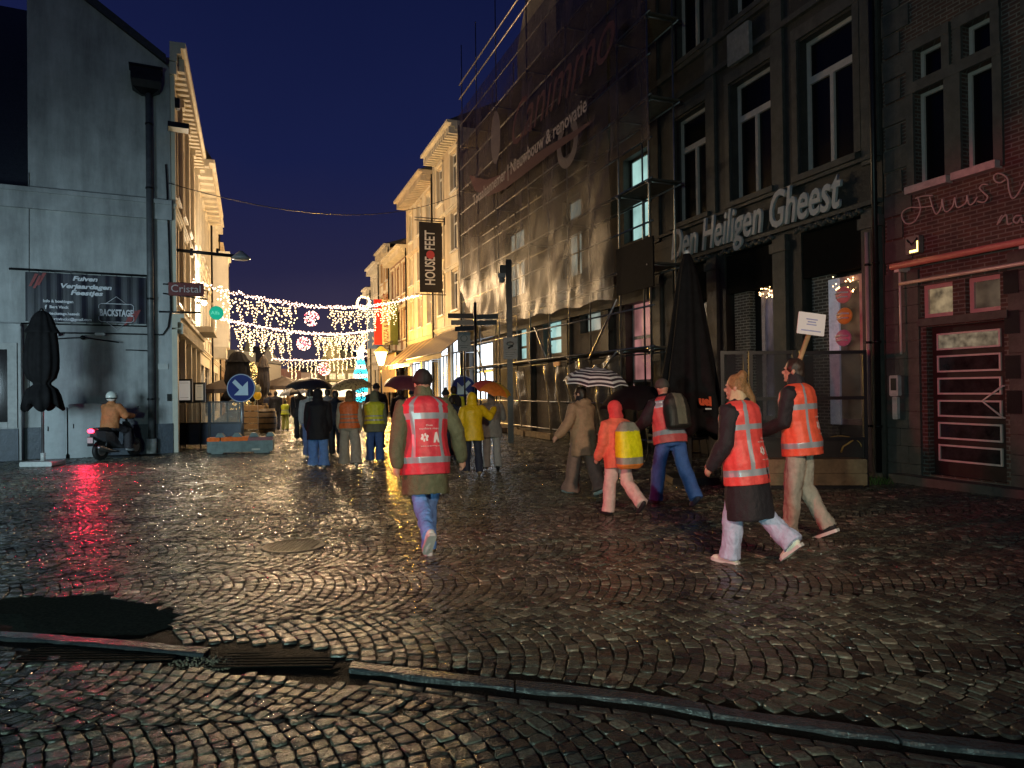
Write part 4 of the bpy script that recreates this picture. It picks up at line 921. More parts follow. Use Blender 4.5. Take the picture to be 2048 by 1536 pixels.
# ================================================================== BRICK HOUSE WITH THE SLATTED DOOR (far right)
hv = thing('brick_house', 'dark brick house with stone quoins, red-lit door and neon script', 'house', RW.o, RW.rz)
v0 = ru(2048) - 4.0; v1 = u0 - .04
Wt = [rect(1829, 1886, 98, 160), rect(1925, 1984, 58, 120)]; Wb = [rect(1829, 1891, 182, 376), rect(1923, 1988, 150, 342)]
dt = [rect(1840, 1905, 572, 637), rect(1930, 2000, 556, 628)]
za, zb_ = (Wt[0][3]+Wt[1][3])/2, (Wt[0][2]+Wt[1][2])/2; Wt = [(q[0], q[1], zb_, za) for q in Wt]
za, zb_ = (Wb[0][3]+Wb[1][3])/2, (Wb[0][2]+Wb[1][2])/2; Wb = [(q[0], q[1], zb_, za) for q in Wb]; sillz = zb_
za, zb_ = (dt[0][3]+dt[1][3])/2, (dt[0][2]+dt[1][2])/2; dt = [(q[0], q[1], zb_, za) for q in dt]
dr = rect(1852, 2008, 655, 950); dr = (dr[0], dr[1], .16, (rect(1852, 1860, 655, 700)[3] + rect(2000, 2008, 640, 700)[3])/2)
m = MB(); wall(m, v0, v1, -.3, 15, Wt+Wb+dt+[dr], .28); shell(m, v0, v1, 15, 9); m.obj('wall', [BRICKD], hv)
for q in Wt: window(hv, *q, fm=FRAMEW, dep=.2, tr=0, mull=0, fw=.06)
for q in Wb: window(hv, *q, fm=FRAMEW, dep=.2, tr=0, mull=0, fw=.06)
WARMG = glow('dim_warm_pane', (.75, .55, .3), .26, .7, 5)
window(hv, *dt[1], fm=FRAMER, gm=glow('dim_brown_pane', (.5,.36,.22), .12, .5, 4), dep=.16, tr=0, mull=0, fw=.07); window(hv, *dt[0], fm=FRAMER, gm=WARMG, dep=.16, tr=0, mull=0, fw=.07)
m = MB()
ec = (Wb[0][0]+Wb[1][1])/2
for side in (Wb[0][1]+.5, Wb[1][0]-.55) if Wb[0][1] > Wb[1][1] else (Wb[1][1]+.5, Wb[0][0]-.5):
    z = 3.4; k = 0
    while z < 14: s_ = .42 if k % 2 else .24; m.box(side-s_, side+s_*.3, 0, .03, z, z+.36); z += .4; k += 1
for q in Wb+Wt: m.box(q[0]-.14, q[0]-.0, 0, .05, q[2]-.1, q[3]+.12); m.box(q[1], q[1]+.14, 0, .05, q[2]-.1, q[3]+.12); m.box(q[0]-.14, q[1]+.14, 0, .06, q[3]+.0, q[3]+.18)
m.obj('quoin', [STONE], hv)
m = MB()
for q in Wb: m.bbox(q[0]-.1, q[1]+.1, 0, .16, sillz-.13, sillz-.01, .01)
m.obj('sill', [mat('pale_sill', (.5,.4,.38), .5)], hv)
# ground floor stone front with the door
m = MB(); zg2 = dt[0][3]+.25
lft = dr[1]; 
z = 0; k = 0
RS = STONE
while z < zg2:
    for (a, b) in ((dr[1]+.1, v1-.02), (dr[0]-1.6, dr[0]-.1)):
        w2 = (b-a); cut = a + w2*(.35 if k % 2 else .6); m.bbox(a, cut-.004, 0, .05, z+.004, z+.296, .008); m.bbox(cut+.004, b, 0, .05, z+.004, z+.296, .008)
    z += .3; k += 1
m.box(dr[0]-.1, dr[1]+.1, 0, .08, dr[3]+.02, dr[3]+.14)
m.obj('ashlar', [RS], hv)
for q in ((2022, 560), (2024, 640), (2026, 730), (2029, 800)):
    m = MB(); u, z = RW.px(q[0], q[1], .05); m.box(u-.11, u+.11, .05, .06, z-.2, z+.14); m.obj('dark_block', [BLACKM], hv)
m = MB(); m.box(dr[0]-1.5, v1-.3, .06, .35, -.1, .13); m.obj('step', [STONE], hv)
dm = MB(); w_ = dr[1]-dr[0]; dm.box(dr[0], dr[1], -.2, -.14, dr[2], dr[3]); do = dm.obj('door', [mat('dark_door', (.035,.02,.018), .4, var=.2)], hv)
pan = 6; hgt = (dr[3]-dr[2]-.25)/pan; DG = mat('door_glass', (.03,.025,.025), .08, var=.6, scale=6)
DF = mat('aluminium_slat', (.72,.6,.56), .4, .1, var=.1)
for k in range(pan):
    z0 = dr[2]+.18+k*hgt+.045; z1 = z0+hgt-.09; a, b = dr[0]+.14, dr[1]-.1
    m = MB(); f_ = .028; m.box(a, b, -.139, -.11, z0, z0+f_); m.box(a, b, -.139, -.11, z1-f_, z1); m.box(a, a+f_, -.139, -.111, z0+f_, z1-f_); m.box(b-f_, b, -.139, -.111, z0+f_, z1-f_); m.obj('panel_frame', [DF], do)
    m = MB(); m.quad((a+f_,-.13,z0+f_),(a+f_,-.13,z1-f_),(b-f_,-.13,z1-f_),(b-f_,-.13,z0+f_)); m.obj('panel_glass', [DG if k not in (5,) else glow('dim_door_glow', (.7,.55,.35), .2, .8, 7)], do)
m = MB(); l = [RW.px(*p, -.06) for p in ((2005, 772), (1964, 802), (2007, 836))]; m.tube([(a, -.06, b) for a, b in l], .016, 6); m.tube([(l[0][0],-.06,l[0][1]),(l[0][0],-.14,l[0][1])], .014, 5); m.tube([(l[2][0],-.06,l[2][1]),(l[2][0],-.14,l[2][1])], .014, 5); m.obj('handle', [DF], do)
# awning cassette
ac = thing('awning_cassette', 'closed red-lit awning cassette above the slatted door', 'awning', RW.o, RW.rz)
a_, za = RW.px(1783, 537, .25); zb_ = RW.px(2040, 481, .25)[1]; zc = (za+zb_)/2
m = MB(); m.tube([(a_, .25, zc), (v0, .25, zc)], .055, 12); m.obj('cassette', [mat('awning_pink', (.6,.2,.19), .5, var=.1)], ac)
m = MB(); m.tube([(a_-.2, .3, zc-.32), (v0, .3, zc-.32)], .03, 8); m.tube([(a_-.12,.2,zc-.05),(a_-.12,.2,zc-1.5)], .02, 6)
for u in (a_-.1, a_-2.2): m.box(u-.05, u+.05, 0, .25, zc-.1, zc+.04)
m.obj('rail', [DF], ac)
# neon script (unlit tubes)
NS = mat('neon_tube', (.5,.42,.38), .3, var=.1)
def zp(x, y): return RW.px(1280 + x/2.667, y/2.667, .1)
def strokes(name, label, L):
    o = thing(name, label, 'neon sign', RW.o, RW.rz, 'thin neon script words on the brick wall')
    for s_ in L:
        p = [Vector((*zp(*q), 0)) for q in s_]; pts = []
        for i in range(len(p)-1):
            p0 = p[max(i-1, 0)]; p1 = p[i]; p2 = p[i+1]; p3 = p[min(i+2, len(p)-1)]
            for t_ in (0, .2, .4, .6, .8):
                pts.append(.5*((2*p1)+(p2-p0)*t_+(2*p0-5*p1+4*p2-p3)*t_*t_+(3*p1-p0-3*p2+p3)*t_**3))
        pts.append(p[-1]); m = MB(); m.tube([(q.x, .1, q.y) for q in pts], .012, 5); m.obj('tube', [NS], o)
strokes('neon_word', 'unlit neon word Huis in thin script above the awning', [[(1480,1050),(1495,1100),(1490,1140),(1460,1185),(1420,1192),(1398,1160),(1402,1130),(1440,1108),(1500,1106),(1560,1098)], [(1470,1058),(1510,1046),(1562,1042)], [(1545,1050),(1560,1100),(1580,1142),(1605,1110),(1612,1062)], [(1612,1062),(1622,1118),(1640,1128),(1668,1100),(1680,1052)], [(1680,1052),(1688,1100),(1706,1104),(1738,1080),(1745,1040)], [(1745,1040),(1756,1090),(1780,1082),(1800,1050)], [(1856,985),(1828,984),(1812,1004),(1836,1030),(1854,1052),(1836,1078),(1800,1074)]])
strokes('neon_word', 'unlit neon word starting with a curled V at the picture edge', [[(1950,958),(1922,975),(1895,965),(1888,940),(1910,925),(1944,935),(1962,960),(1968,1010),(1985,1056),(2012,1040),(2048,975)], [(2048,975),(2100,880),(2140,850)]])
strokes('neon_word', 'unlit small neon letters na below the big script', [[(1905,1200),(1920,1165),(1932,1148)], [(1915,1190),(1935,1160),(1955,1148),(1962,1195),(1985,1188)], [(2035,1150),(2005,1152),(1992,1176),(2012,1190),(2034,1160),(2038,1186),(2056,1180)]])
# small wall lamp box with yellow light, intercom, downpipe with red light, bracket
u_, z_ = RW.px(1826, 490, .1); lb = RW.thing('wall_lantern', 'small square wall lantern glowing yellow under the neon script', 'lantern', u=u_, z=z_)
m = MB(); m.bbox(-.13,.13,.02,.12,-.15,.15,.02); m.obj('housing', [mat('lantern_grey', (.2,.18,.16), .4)], lb); m = MB(); m.box(-.11,.05,.121,.125,-.13,-.09); m.box(-.11,-.09,.121,.125,-.09,.05); m.obj('light_edge', [glow('yellow_edge', (1,.75,.2), 5)], lb)
m = MB(); m.tube([(.1,.125,.1),(0,.125,0),(-.1,.125,.1)], .018, 4); m.obj('emblem', [BLACKM], lb)
u_, z_ = RW.px(1790, 790, .1); ic = RW.thing('intercom_panel', 'slim pink-lit intercom panel on the stone beside the door', 'intercom', u=u_, z=z_)
m = MB(); m.bbox(-.09,.09,.05,.13,-.02,.34,.02); m.bbox(-.05,.05,.05,.11,-.42,-.03,.015); m.obj('body', [mat('intercom_grey', (.6,.5,.48), .35)], ic); m = MB(); m.box(-.055,.055,.131,.135,.08,.29); m.obj('screen', [BLACKM], ic)
for (px_, r_, lb, mm) in ((1751, .035, 'thin pinkish downpipe on the joint of the two dark fronts', mat('pink_pipe', (.45,.36,.34), .4, var=.15)), (1768, .05, 'thick black downpipe between the two dark fronts', METALD)):
    u_ = ru(px_); m = MB(); z1_ = RW.px(px_, 460, .15)[1] if r_ < .04 else 14
    m.tube([(0,.15,.1),(0,.15,z1_)], r_, 10); o = RW.thing('downpipe', lb, 'downpipe', u=u_); m.obj('pipe', [mm], o)
    m = MB(); 
    for z in (.9, 2.4, 3.8): m.tube([(0,.15,z),(0,.15,z+.04)], r_+.02, 10)
    m.obj('bracket', [METALD], o)
# weeds at the foot
m = MB(); c0 = gnd(1752, 968)
for k in range(70):
    a = random.uniform(0, 6.28); r_ = random.uniform(0, .3); x = c0.x + r_*math.cos(a); y = c0.y + .5*r_*math.sin(a); h_ = random.uniform(.05, .16); dx, dy = random.uniform(-.08,.08), random.uniform(-.08,.08)
    m.add([(x-.008,y,0),(x+.008,y,0),(x+dx*.6+.006,y+dy*.6,h_*.7),(x+dx,y+dy,h_),(x+dx*.6-.006,y+dy*.6,h_*.7)], [(0,1,2,3,4)])
tag(m.obj('weeds', [mat('weed_green', (.05,.10,.02), .5, var=.4)]), 'small tuft of weeds at the foot of the downpipes', 'weeds', kind='stuff')
# ================================================================== STREET OBJECTS
def at(px, py, Y): return atY(px, py, Y)
BULB = glow('warm_white_bulb', (1.0, .68, .32), 5.0); BULBP = glow('pink_white_bulb', (1.0, .62, .44), 6.0); BULBR = glow('red_bulb', (1.0, .10, .14), 3.5)
BULBC = glow('cyan_bulb', (.05, .85, 1.0), 3.2)
def octa(m, p, r, mi=0):
    x, y, z = p; m.add([(x+r,y,z),(x-r,y,z),(x,y+r,z),(x,y-r,z),(x,y,z+r),(x,y,z-r)], [(0,2,4),(2,1,4),(1,3,4),(3,0,4),(2,0,5),(1,2,5),(3,1,5),(0,3,5)], mi)
def garland(label, A, B, sag, curtains, ball, nb=240, r=.033, step=.3, drop=1.5, wr=None):
    g = thing('light_garland', label, 'garland', A, 0, 'light garlands across the street'); A = Vector(A); B = Vector(B)
    f = lambda t: (B-A)*t - Vector((0, 0, sag*4*t*(1-t)))
    m = MB(); m.tube([f(i/30) for i in range(31)], .015, 4); m.obj('cable', [BLACKM], g)
    m = MB()
    for k in range(nb): p = f((k+random.random())/nb); octa(m, p + Vector((0, random.uniform(-.06,.06), random.gauss(0, .05))), r*random.uniform(.7, 1.15))
    tag(m.obj('cable_bulbs', [BULBP], g), kind='stuff')
    Lg = (B-A).length
    for (t0, t1) in curtains:
        m = MB(); n = int((t1-t0)*Lg/step); h = thing
        for i in range(n+1):
            t = t0+(t1-t0)*i/n; p = f(t); ln = drop*(.30+.62*abs(math.sin(i*.62))**2.2*random.uniform(.75, 1.15)); z = .05
            top = .16+.5*abs(math.sin((t-t0)/(t1-t0)*math.pi*2.0))*.35
            while z < ln:
                octa(m, p + Vector((random.gauss(0, .035+.05*(z<.6)), random.gauss(0, .04), -z-top*.6)), r*random.uniform(.75, 1.25)); z += random.uniform(.09, .16)
        tag(m.obj('light_curtain', [BULB], g), kind='stuff')
    if ball:
        t, rad = ball; c = f(t) - Vector((0, 0, rad+.25)); m = MB()
        for k in range(110):
            v = Vector((random.gauss(0,1), random.gauss(0,1), random.gauss(0,1))).normalized(); octa(m, c+v*rad, r*.95, 1 if k % 3 == 0 else 0)
        for k in range(26):
            v = Vector((random.gauss(0,1), random.gauss(0,.3), random.gauss(0,1))).normalized(); octa(m, c+v*rad*.45*random.random(), r*.9, 1)
        tag(m.obj('light_ball', [BULBP, BULBR], g), kind='stuff')
    return g
garland('nearest light garland, its warm bulb curtains hanging either side of a red ball', at(384, 562, 27), at(842, 588, 46.5), .95, ((.075, .326), (.464, .82)), (.386, .35), 360, .037, .17, 1.3)
garland('second light garland hanging behind and below the nearest one', at(425, 632, 36), at(772, 654, 59.5), .75, ((.083, .328), (.46, .827)), (.40, .42), 340, .046, .21, 1.75)
garland('farthest and smallest light garland, low over the market entrance', at(545, 717, 78), at(735, 712, 78), .35, ((.12, .45), (.6, .87)), (.54, .7), 150, .06, .42, 2.3)
def wreath(px, py, Y, r, label):
    c = at(px, py, Y); w_ = thing('light_wreath', label, 'wreath', c, 0, 'ring shaped light wreaths'); m = MB()
    for k in range(230): a = random.uniform(0, 6.28); q = r*random.gauss(1, .09); octa(m, (q*math.cos(a), random.gauss(0, .05), q*math.sin(a)), .04)
    tag(m.obj('bulbs', [BULB], w_), kind='stuff'); m = MB(); m.tube([(r*math.cos(a*math.tau/24), 0, r*math.sin(a*math.tau/24)) for a in range(25)], .03, 5); m.tube([(0,0,r),(r*1.2,.0,r*1.6)], .02, 4); m.obj('ring', [METALD], w_)
wreath(727, 606, 50, .44, 'ring of warm lights glowing above the second garland, right side'); wreath(737, 692, 72, .62, 'ring of white lights glowing above the blue tree')
# spire tree in blue lights
c = at(722, 790, 92); tr = thing('light_tree', 'cone of turquoise lights with a white star at the market', 'light tree', (c.x, c.y, 0)); m = MB(); H_ = 5.9
for k in range(1500):
    t_ = random.random()**.8; z = H_*(1-t_) + .4; rr_ = .28+1.55*t_*(.78+.22*((t_*5) % 1)); a = random.uniform(0, 6.28); octa(m, (rr_*math.cos(a), rr_*math.sin(a), z), .06, 0 if ((t_*5) % 1) > .42 else 1)
tag(m.obj('bulbs', [BULBC, BULBP], tr), kind='stuff')
m = MB(); m.tube([(0,0,0),(0,0,H_+.4)], .08, 6); m.obj('pole', [METALD], tr)
m = MB(); st = [((.8 if k % 2 == 0 else .32)*math.sin(k*math.pi/5), H_+.9+(.8 if k % 2 == 0 else .32)*math.cos(k*math.pi/5)) for k in range(10)]; m.prism(st, -.1, .1); m.obj('star', [glow('star_white', (.9,1,.9), 5)], tr)
# far town hall and market front
def far_house(px0, px1, pyt, Y, dep, label, wm, kind='box', wins=(3, 2), wg=None, roofh=0, rpx=None):
    a = at(px0, pyt, Y); b = at(px1, pyt, Y); W_ = b.x-a.x; H_ = a.z
    h = thing('market_house', label, 'house', (a.x, Y, 0)); m = MB(); m.box(0, W_, 0, dep, -.3, H_); m.obj('wall', [wm], h)
    if roofh: m = MB(); m.add([(-.2,-.2,H_),(W_+.2,-.2,H_),(W_+.2,dep,H_),(-.2,dep,H_),(W_*.1,dep/2,H_+roofh),(W_*.9,dep/2,H_+roofh)], [(0,1,5,4),(1,2,5),(2,3,4,5),(3,0,4)]); m.obj('roof', [SLATE], h)
    nc, nr = wins
    for r_ in range(nr):
        for c_ in range(nc):
            x = W_*(c_+.5)/nc; z = 2.2+(H_-2.8)*(r_+.25)/nr; ww = W_/nc*.3; hh = (H_-2.8)/nr*.3
            m = MB(); m.box(x-ww-.1, x+ww+.1, -.06, -.001, z-hh*.2-.1, z+hh*1.8+.1); o = m.obj('window', [FRAMEL], h)
            m = MB(); m.box(x-ww, x-.05, -.09, -.062, z-hh*.2, z+hh*.75); m.box(x+.05, x+ww, -.09, -.062, z-hh*.2, z+hh*.75); m.box(x-ww, x-.05, -.09, -.062, z+hh*.85, z+hh*1.8); m.box(x+.05, x+ww, -.09, -.062, z+hh*.85, z+hh*1.8); m.obj('pane', [wg or GLASSW], o)
    return h, W_, H_
LITY = glow('far_lit_pane', (1, .72, .35), 1.3, .3); GST = mat('greenish_stone', (.34, .33, .2), .7, var=.2, scale=1, stain=.3)
th_, W_, H_ = far_house(637, 712, 738, 130, 12, 'old market house with scrolled gable top and small lit panes', GST, wins=(4, 2), wg=LITY, roofh=0)
m = MB(); cx = W_*.36
gpl = [(-2.6,0),(-2.6,.9),(-1.9,1.1),(-1.9,2.0),(-1.35,2.3),(-1.35,3.5),(-1.6,3.8),(-1.1,4.4),(-.5,4.8),(0,5.6)]
gpl = gpl + [(-x, z) for x, z in gpl[-2::-1]]
m.prism([(cx+x, H_+z) for x, z in gpl], -.3, .5); m.obj('scrolled_gable', [GST], th_)
m = MB(); m.add([(cx-3,.5,H_),(W_+4,.5,H_),(W_+4,12,H_),(cx-3,12,H_),(cx,.6,H_+4.6),(cx,11,H_+4.6),(W_+1,6,H_+1.9)], [(0,1,4),(1,2,5,4),(2,3,5),(3,0,4,5)]); m.obj('roof', [mat('green_slate', (.05,.06,.045), .5, var=.3)], th_)
m = MB(); m.tube([(cx,-.42,H_+2.6),(cx,-.3,H_+2.6)], .75, 20, 0, False); m.box(-.2, W_+.2, -.3, 0, H_-.3, H_); m.box(-.2, W_+.2, -.25, 0, H_*.62, H_*.62+.25); m.tube([(cx,-.05,H_+5.5),(cx,-.05,H_+6.6)], .06, 5); m.obj('stone_band', [mat('pale_band', (.5,.48,.3), .7)], th_)
far_house(566, 636, 745, 125, 8, 'long low grey house behind the farthest garland', mat('grey_front', (.2,.17,.17), .8, var=.2), wins=(5, 1), roofh=1.2)
far_house(536, 568, 738, 100, 8, 'pinkish plastered house with dark window band behind the folded parasol', mat('pink_front', (.42,.24,.22), .8, var=.1), wins=(2, 1), wg=GLASSD)
h_, W_, H_ = far_house(458, 520, 725, 88, 8, 'white market building with a small pointed spire', mat('pale_front', (.5,.46,.38), .8, var=.1), wins=(3, 1), roofh=2.2)
p_ = at(495, 722, 88); m = MB(); x = p_.x - at(458, 725, 88).x; m.loft([[(x+.75*a, .2+.75*b, H_-.2) for a, b in ((-1,-1),(1,-1),(1,1),(-1,1))], [(x+.03*a, .2+.03*b, H_+2.9) for a, b in ((-1,-1),(1,-1),(1,1),(-1,1))]], 0, True, False); m.obj('spire', [mat('spire_pale', (.45,.5,.4), .6)], h_)
far_house(440, 470, 700, 75, 6, 'house with pale corrugated upper front at the street end', mat('metal_front', (.3,.32,.3), .5, var=.2), wins=(1, 2))
far_house(742, 800, 700, 112, 6, 'plain ochre house closing the square behind the lantern', OCHRE, wins=(3, 2), wg=LITY)
# market stalls with lit fronts
for i, (px0, px1, Y, lb) in enumerate(((540, 574, 84, 'white lit market stall left of the dark umbrella'), (576, 612, 84, 'white lit market stall middle of the market row'), (615, 660, 96, 'white lit market stall under the old gabled house'), (664, 705, 84, 'white lit market stall beside the turquoise tree'))):
    a = at(px0, 766, Y); b = at(px1, 766, Y); W_ = b.x-a.x; s_ = thing('market_stall', lb, 'stall', (a.x, Y, 0), 0, 'market stalls at the street end')
    m = MB(); m.box(0, W_, 0, 1.8, 0, 1.0); m.box(0,.08,0,1.8,1,2.4); m.box(W_-.08,W_,0,1.8,1,2.4); m.box(.08,W_-.08,1.7,1.8,1,2.4); m.obj('booth', [WOODL], s_)
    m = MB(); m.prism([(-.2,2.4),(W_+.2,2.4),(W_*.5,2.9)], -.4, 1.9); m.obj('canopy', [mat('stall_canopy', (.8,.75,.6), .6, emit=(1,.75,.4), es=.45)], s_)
    m = MB(); m.box(.2, W_-.2, 1.5, 1.55, 1.1, 2.3); m.obj('lit_back', [glow('stall_light', (1,.8,.5), 2.2)], s_)
# street lantern
u_, z_ = RW.px(762, 712, 2.6); ln = RW.thing('street_lantern', 'lit yellow street lantern on a pole before the far right houses', 'street lamp', u=u_, y=2.6)
m = MB(); m.tube([(0,0,0),(0,0,z_-1.0),(0,0,z_-.6)], [.09,.05,.04], 8); m.tube([(-.3,0,z_-1),(.3,0,z_-1)], .02, 5); m.obj('pole', [METALD], ln)
m = MB(); m.loft([[(r_*math.cos(a*math.tau/6), r_*math.sin(a*math.tau/6), z) for a in range(6)] for r_, z in ((.17, z_-.6), (.42, z_+.25))], 0, True, False); m.obj('glass', [glow('lantern_light', (1,.55,.14), 22)], ln)
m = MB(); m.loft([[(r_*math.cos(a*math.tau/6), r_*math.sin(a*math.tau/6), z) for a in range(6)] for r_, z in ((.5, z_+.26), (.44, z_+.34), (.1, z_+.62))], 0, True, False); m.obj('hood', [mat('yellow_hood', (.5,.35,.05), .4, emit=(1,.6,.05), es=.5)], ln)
lamp('POINT', 'lantern_lamp', RW.w(u_, 2.6, z_-.9), 3600, (1, .52, .08), .3)
# wall uplight, green disc sign, brewery-style box sign, lamp arm on the left
def lwthing(px, py, off, name, label, cat, Y=None):
    u_, z_ = LW.px(px, py, off); return LW.thing(name, label, cat, u=u_, y=off, z=z_)
o = lwthing(408, 606, .35, 'wall_uplight', 'glaring round wall light on the ornate left front', 'wall light'); m = MB(); m.ell((0,0,0), (.10,.10,.10), 12, 8); m.obj('bulb', [glow('uplight_white', (1,.86,.68), 60)], o); m = MB(); m.box(-.04,.04,-.35,-.1,-.05,.03); m.obj('bracket', [METALD], o); lamp('POINT', 'uplight_lamp', tuple(o.location + LW.n*.3), 800, (1, .84, .62), .1)
o = lwthing(433, 626, 1.3, 'round_sign', 'round glowing green sign on the left beside the garlands', 'sign'); m = MB(); m.tube([(-.05,0,0),(.05,0,0)], .17, 24, 0, False); m.obj('disc', [glow('sign_green_light', (.0,.5,.30), .75)], o)
m = MB(); m.tube([(0,-1.3,.0),(0,-.36,0)], .025, 6); m.obj('bracket', [METALD], o)
# in LW local x points towards the camera: text seen from +x reads towards -y ... image right is +y
def lwtext(s, size, y, z, material, par, x=.06, **k):
    M = Matrix.Translation((x, y, z)) @ Matrix(((0,0,1,0),(1,0,0,0),(0,1,0,0),(0,0,0,1))); return put_text('lettering', s, size, M, material, par, ext=.004, **k)
lwtext('Alfa', .13, -.125, -.045, glow('sign_mint', (.2,.9,.6), .8), o, x=.08, align='LEFT')
o = lwthing(373, 579, .55, 'box_sign', 'small dark red rectangular pub sign on bracket at the lit front', 'sign'); m = MB(); m.bbox(-.05,.05,-.42,.42,-.17,.17,.01); m.obj('box', [mat('sign_maroon', (.14,.015,.015), .4)], o)
lwtext('Cristal', .27, -.37, -.08, mat('sign_silver', (.5,.4,.4), .4), o, align='LEFT'); m = MB(); m.tube([(0,-.55,.12),(0,-.4,.12)], .02, 5); m.tube([(0,-.55,-.12),(0,.5,-.24),(0,.5,-.02),(0,.4,0)], .02, 5); m.obj('bracket', [METALD], o)
o = LW.thing('lamp_arm', 'unlit street lamp on a long horizontal arm from the corner', 'street lamp', u=-.4, z=LW.px(350, 508)[1])
L_ = 1.75; m = MB(); m.tube([(0,0,0),(0,L_,-.1)], .05, 8); m.box(-.05,.05,0,.05,-.2,.2); m.tube([(0,.5,-.14),(0,.5,.06)], .05, 6); m.tube([(0,1.2,-.1),(0,1.2,.1)], .04, 6); m.obj('arm', [METALD], o)
m = MB(); m.loft([[(r_*math.cos(a*math.tau/20), L_+.1+r_*math.sin(a*math.tau/20), z) for a in range(20)] for r_, z in ((.05,.06),(.12,.0),(.26,-.12),(.27,-.17),(.2,-.2))], 0, True, True); m.obj('lamp_head', [mat('lamp_grey', (.25,.26,.27), .4)], o)
# wire across the street
A = EW.w(.05, .1, EW.px(338, 368)[1]); B = RW.w(ru(926), .1, RW.px(926, 384)[1]); m = MB()
m.tube([A+(B-A)*(i/24)-Vector((0,0,1.0*4*(i/24)*(1-i/24))) for i in range(25)], .014, 4); tag(m.obj('overhead_wire', [BLACKM]), 'thin black wire sagging across the dark sky', 'wire')
# blue arrow signs
def arrow_sign(px, py, Y, r, lab, left, extra=None):
    p = at(px, py, Y); o = thing('arrow_sign', lab, 'road sign', (p.x, p.y, 0), 0, 'round blue arrow signs'); z = p.z
    m = MB(); m.tube([(0,.03,z),(0,0,z)], r, 36, 0, False); m.obj('disc', [BLUE], o)
    m = MB(); n = 36; m.loft([[((r-.002)*math.cos(a*math.tau/n), -.004, z+(r-.002)*math.sin(a*math.tau/n)) for a in range(n)], [((r-.028)*math.cos(a*math.tau/n), -.004, z+(r-.028)*math.sin(a*math.tau/n)) for a in range(n)]], 0, False, False); m.obj('rim', [mat('sign_rim', (.25,.3,.42), .4)], o)
    k = r*.6; s_ = -1 if left else 1; P = [(-.95,.75),(-.6,1.05),(.28,.12),(.7,.65),(.85,-.85),(-.62,-.85),(-.1,-.28)]
    P = [(-.98,.72),(-.62,1.08),(.22,.22),(.85,.85),(.85,-.85),(-.85,-.85),(-.22,-.22)]
    P = [(-1.02,.66),(-.68,1.02),(.18,.16),(.82,.80),(.84,-.86),(-.82,-.84),(-.18,-.2)]
    m = MB(); m.add([(s_*x*k, -.008, z+y*k) for x, y in P], [(0,1,2,6),(2,3,4,6),(6,4,5)]); m.obj('arrow', [mat('sign_arrow', (.36,.45,.52), .35, var=.05)], o)
    m = MB(); m.tube([(0,.06,0),(0,.06,z+(extra or .1))], .035, 8); m.obj('post', [GALV], o)
    return o, z
arrow_sign(482, 776, 21, .42, 'blue round sign with white arrow pointing down right, by the terrace', False)
arrow_sign(927, 776, 23, .40, 'blue round sign with arrow pointing down left, behind the yellow raincoat', True)
p = at(928, 683, 22.9); o = thing('zone_sign', 'grey rectangular zone sign with a ring, above the blue arrow sign', 'road sign', (p.x, p.y, 0)); m = MB(); m.bbox(-.21,.21,0,.03,p.z-.31,p.z+.31,.02); m.obj('plate', [mat('plate_grey', (.22,.21,.2), .5)], o)
m = MB(); m.loft([[(r_*math.cos(a*math.tau/24), -.006, p.z+.1+r_*math.sin(a*math.tau/24)) for a in range(24)] for r_ in (.12, .085)], 0, False, False); m.box(-.14,.14,-.006,-.002,p.z-.14,p.z-.12); m.box(-.1,.1,-.006,-.002,p.z-.2,p.z-.18); m.obj('ring_mark', [BLACKM], o)
m = MB(); m.tube([(0,.1,0),(0,.1,p.z+.3)], .03, 8); m.obj('post', [METALD], o)
p = at(950, 605, 22); o = thing('direction_post', 'dark signpost with stacked direction boards', 'signpost', (p.x, p.y, 0)); m = MB(); m.tube([(0,0,0),(0,0,p.z)], .045, 10); m.obj('pole', [METALD], o)
for (dx, z, ang, L_) in ((-1, at(950,632,22).z, 12, .85), (-1, at(950,645,22).z, 6, .75), (1, at(950,634,22).z, -8, .72), (1, at(950,646,22).z, -8, .68), (-1, at(950,656,22).z, -22, .7)):
    m = MB(); m.bbox(.05, L_, -.015, .015, -.075, .075, .005); b_ = m.obj('board', [BLACKM], o); b_.location = (0,0,z); b_.rotation_euler = (0,0,R(ang if dx > 0 else 180+ang))
p = gnd(1022, 886); o = thing('camera_pole', 'thick dark pole with dome camera at its top', 'pole', (p.x, p.y, 0)); zt_ = at(1015, 520, p.y).z
m = MB(); m.bbox(-.09,.09,-.09,.09,0,zt_,.02); m.obj('pole', [METALD], o); m = MB(); m.bbox(-.34,-.1,-.08,.08,zt_-.55,zt_-.42,.02); m.ell((-.22,0,zt_-.62), (.1,.1,.1), 14, 8); m.obj('camera', [mat('camera_grey', (.3,.3,.3), .4)], o)
m = MB(); m.bbox(-.28,-.08,-.05,.1,zt_-.42,zt_-.16,.03); m.obj('lamp_head', [BLACKM], o)
zc = at(1019, 697, p.y).z; m = MB(); m.bbox(-.2,.24,-.13,-.1,zc-.34,zc+.34,.02); m.obj('camera_notice', [mat('plate_pale', (.3,.29,.28), .5)], o)
m = MB(); m.box(-.16,.2,-.134,-.131,zc-.06,zc-.03); m.ell((.02,-.13,zc+.14),(.12,.006,.07),12,6); m.tube([(-.05,-.134,zc+.0),(.1,-.134,zc+.08)], .025, 4); 
for k in range(3): m.box(-.13,.16-.04*k,-.134,-.131,zc-.14-.06*k,zc-.12-.06*k)
m.obj('camera_symbol', [BLACKM], o)
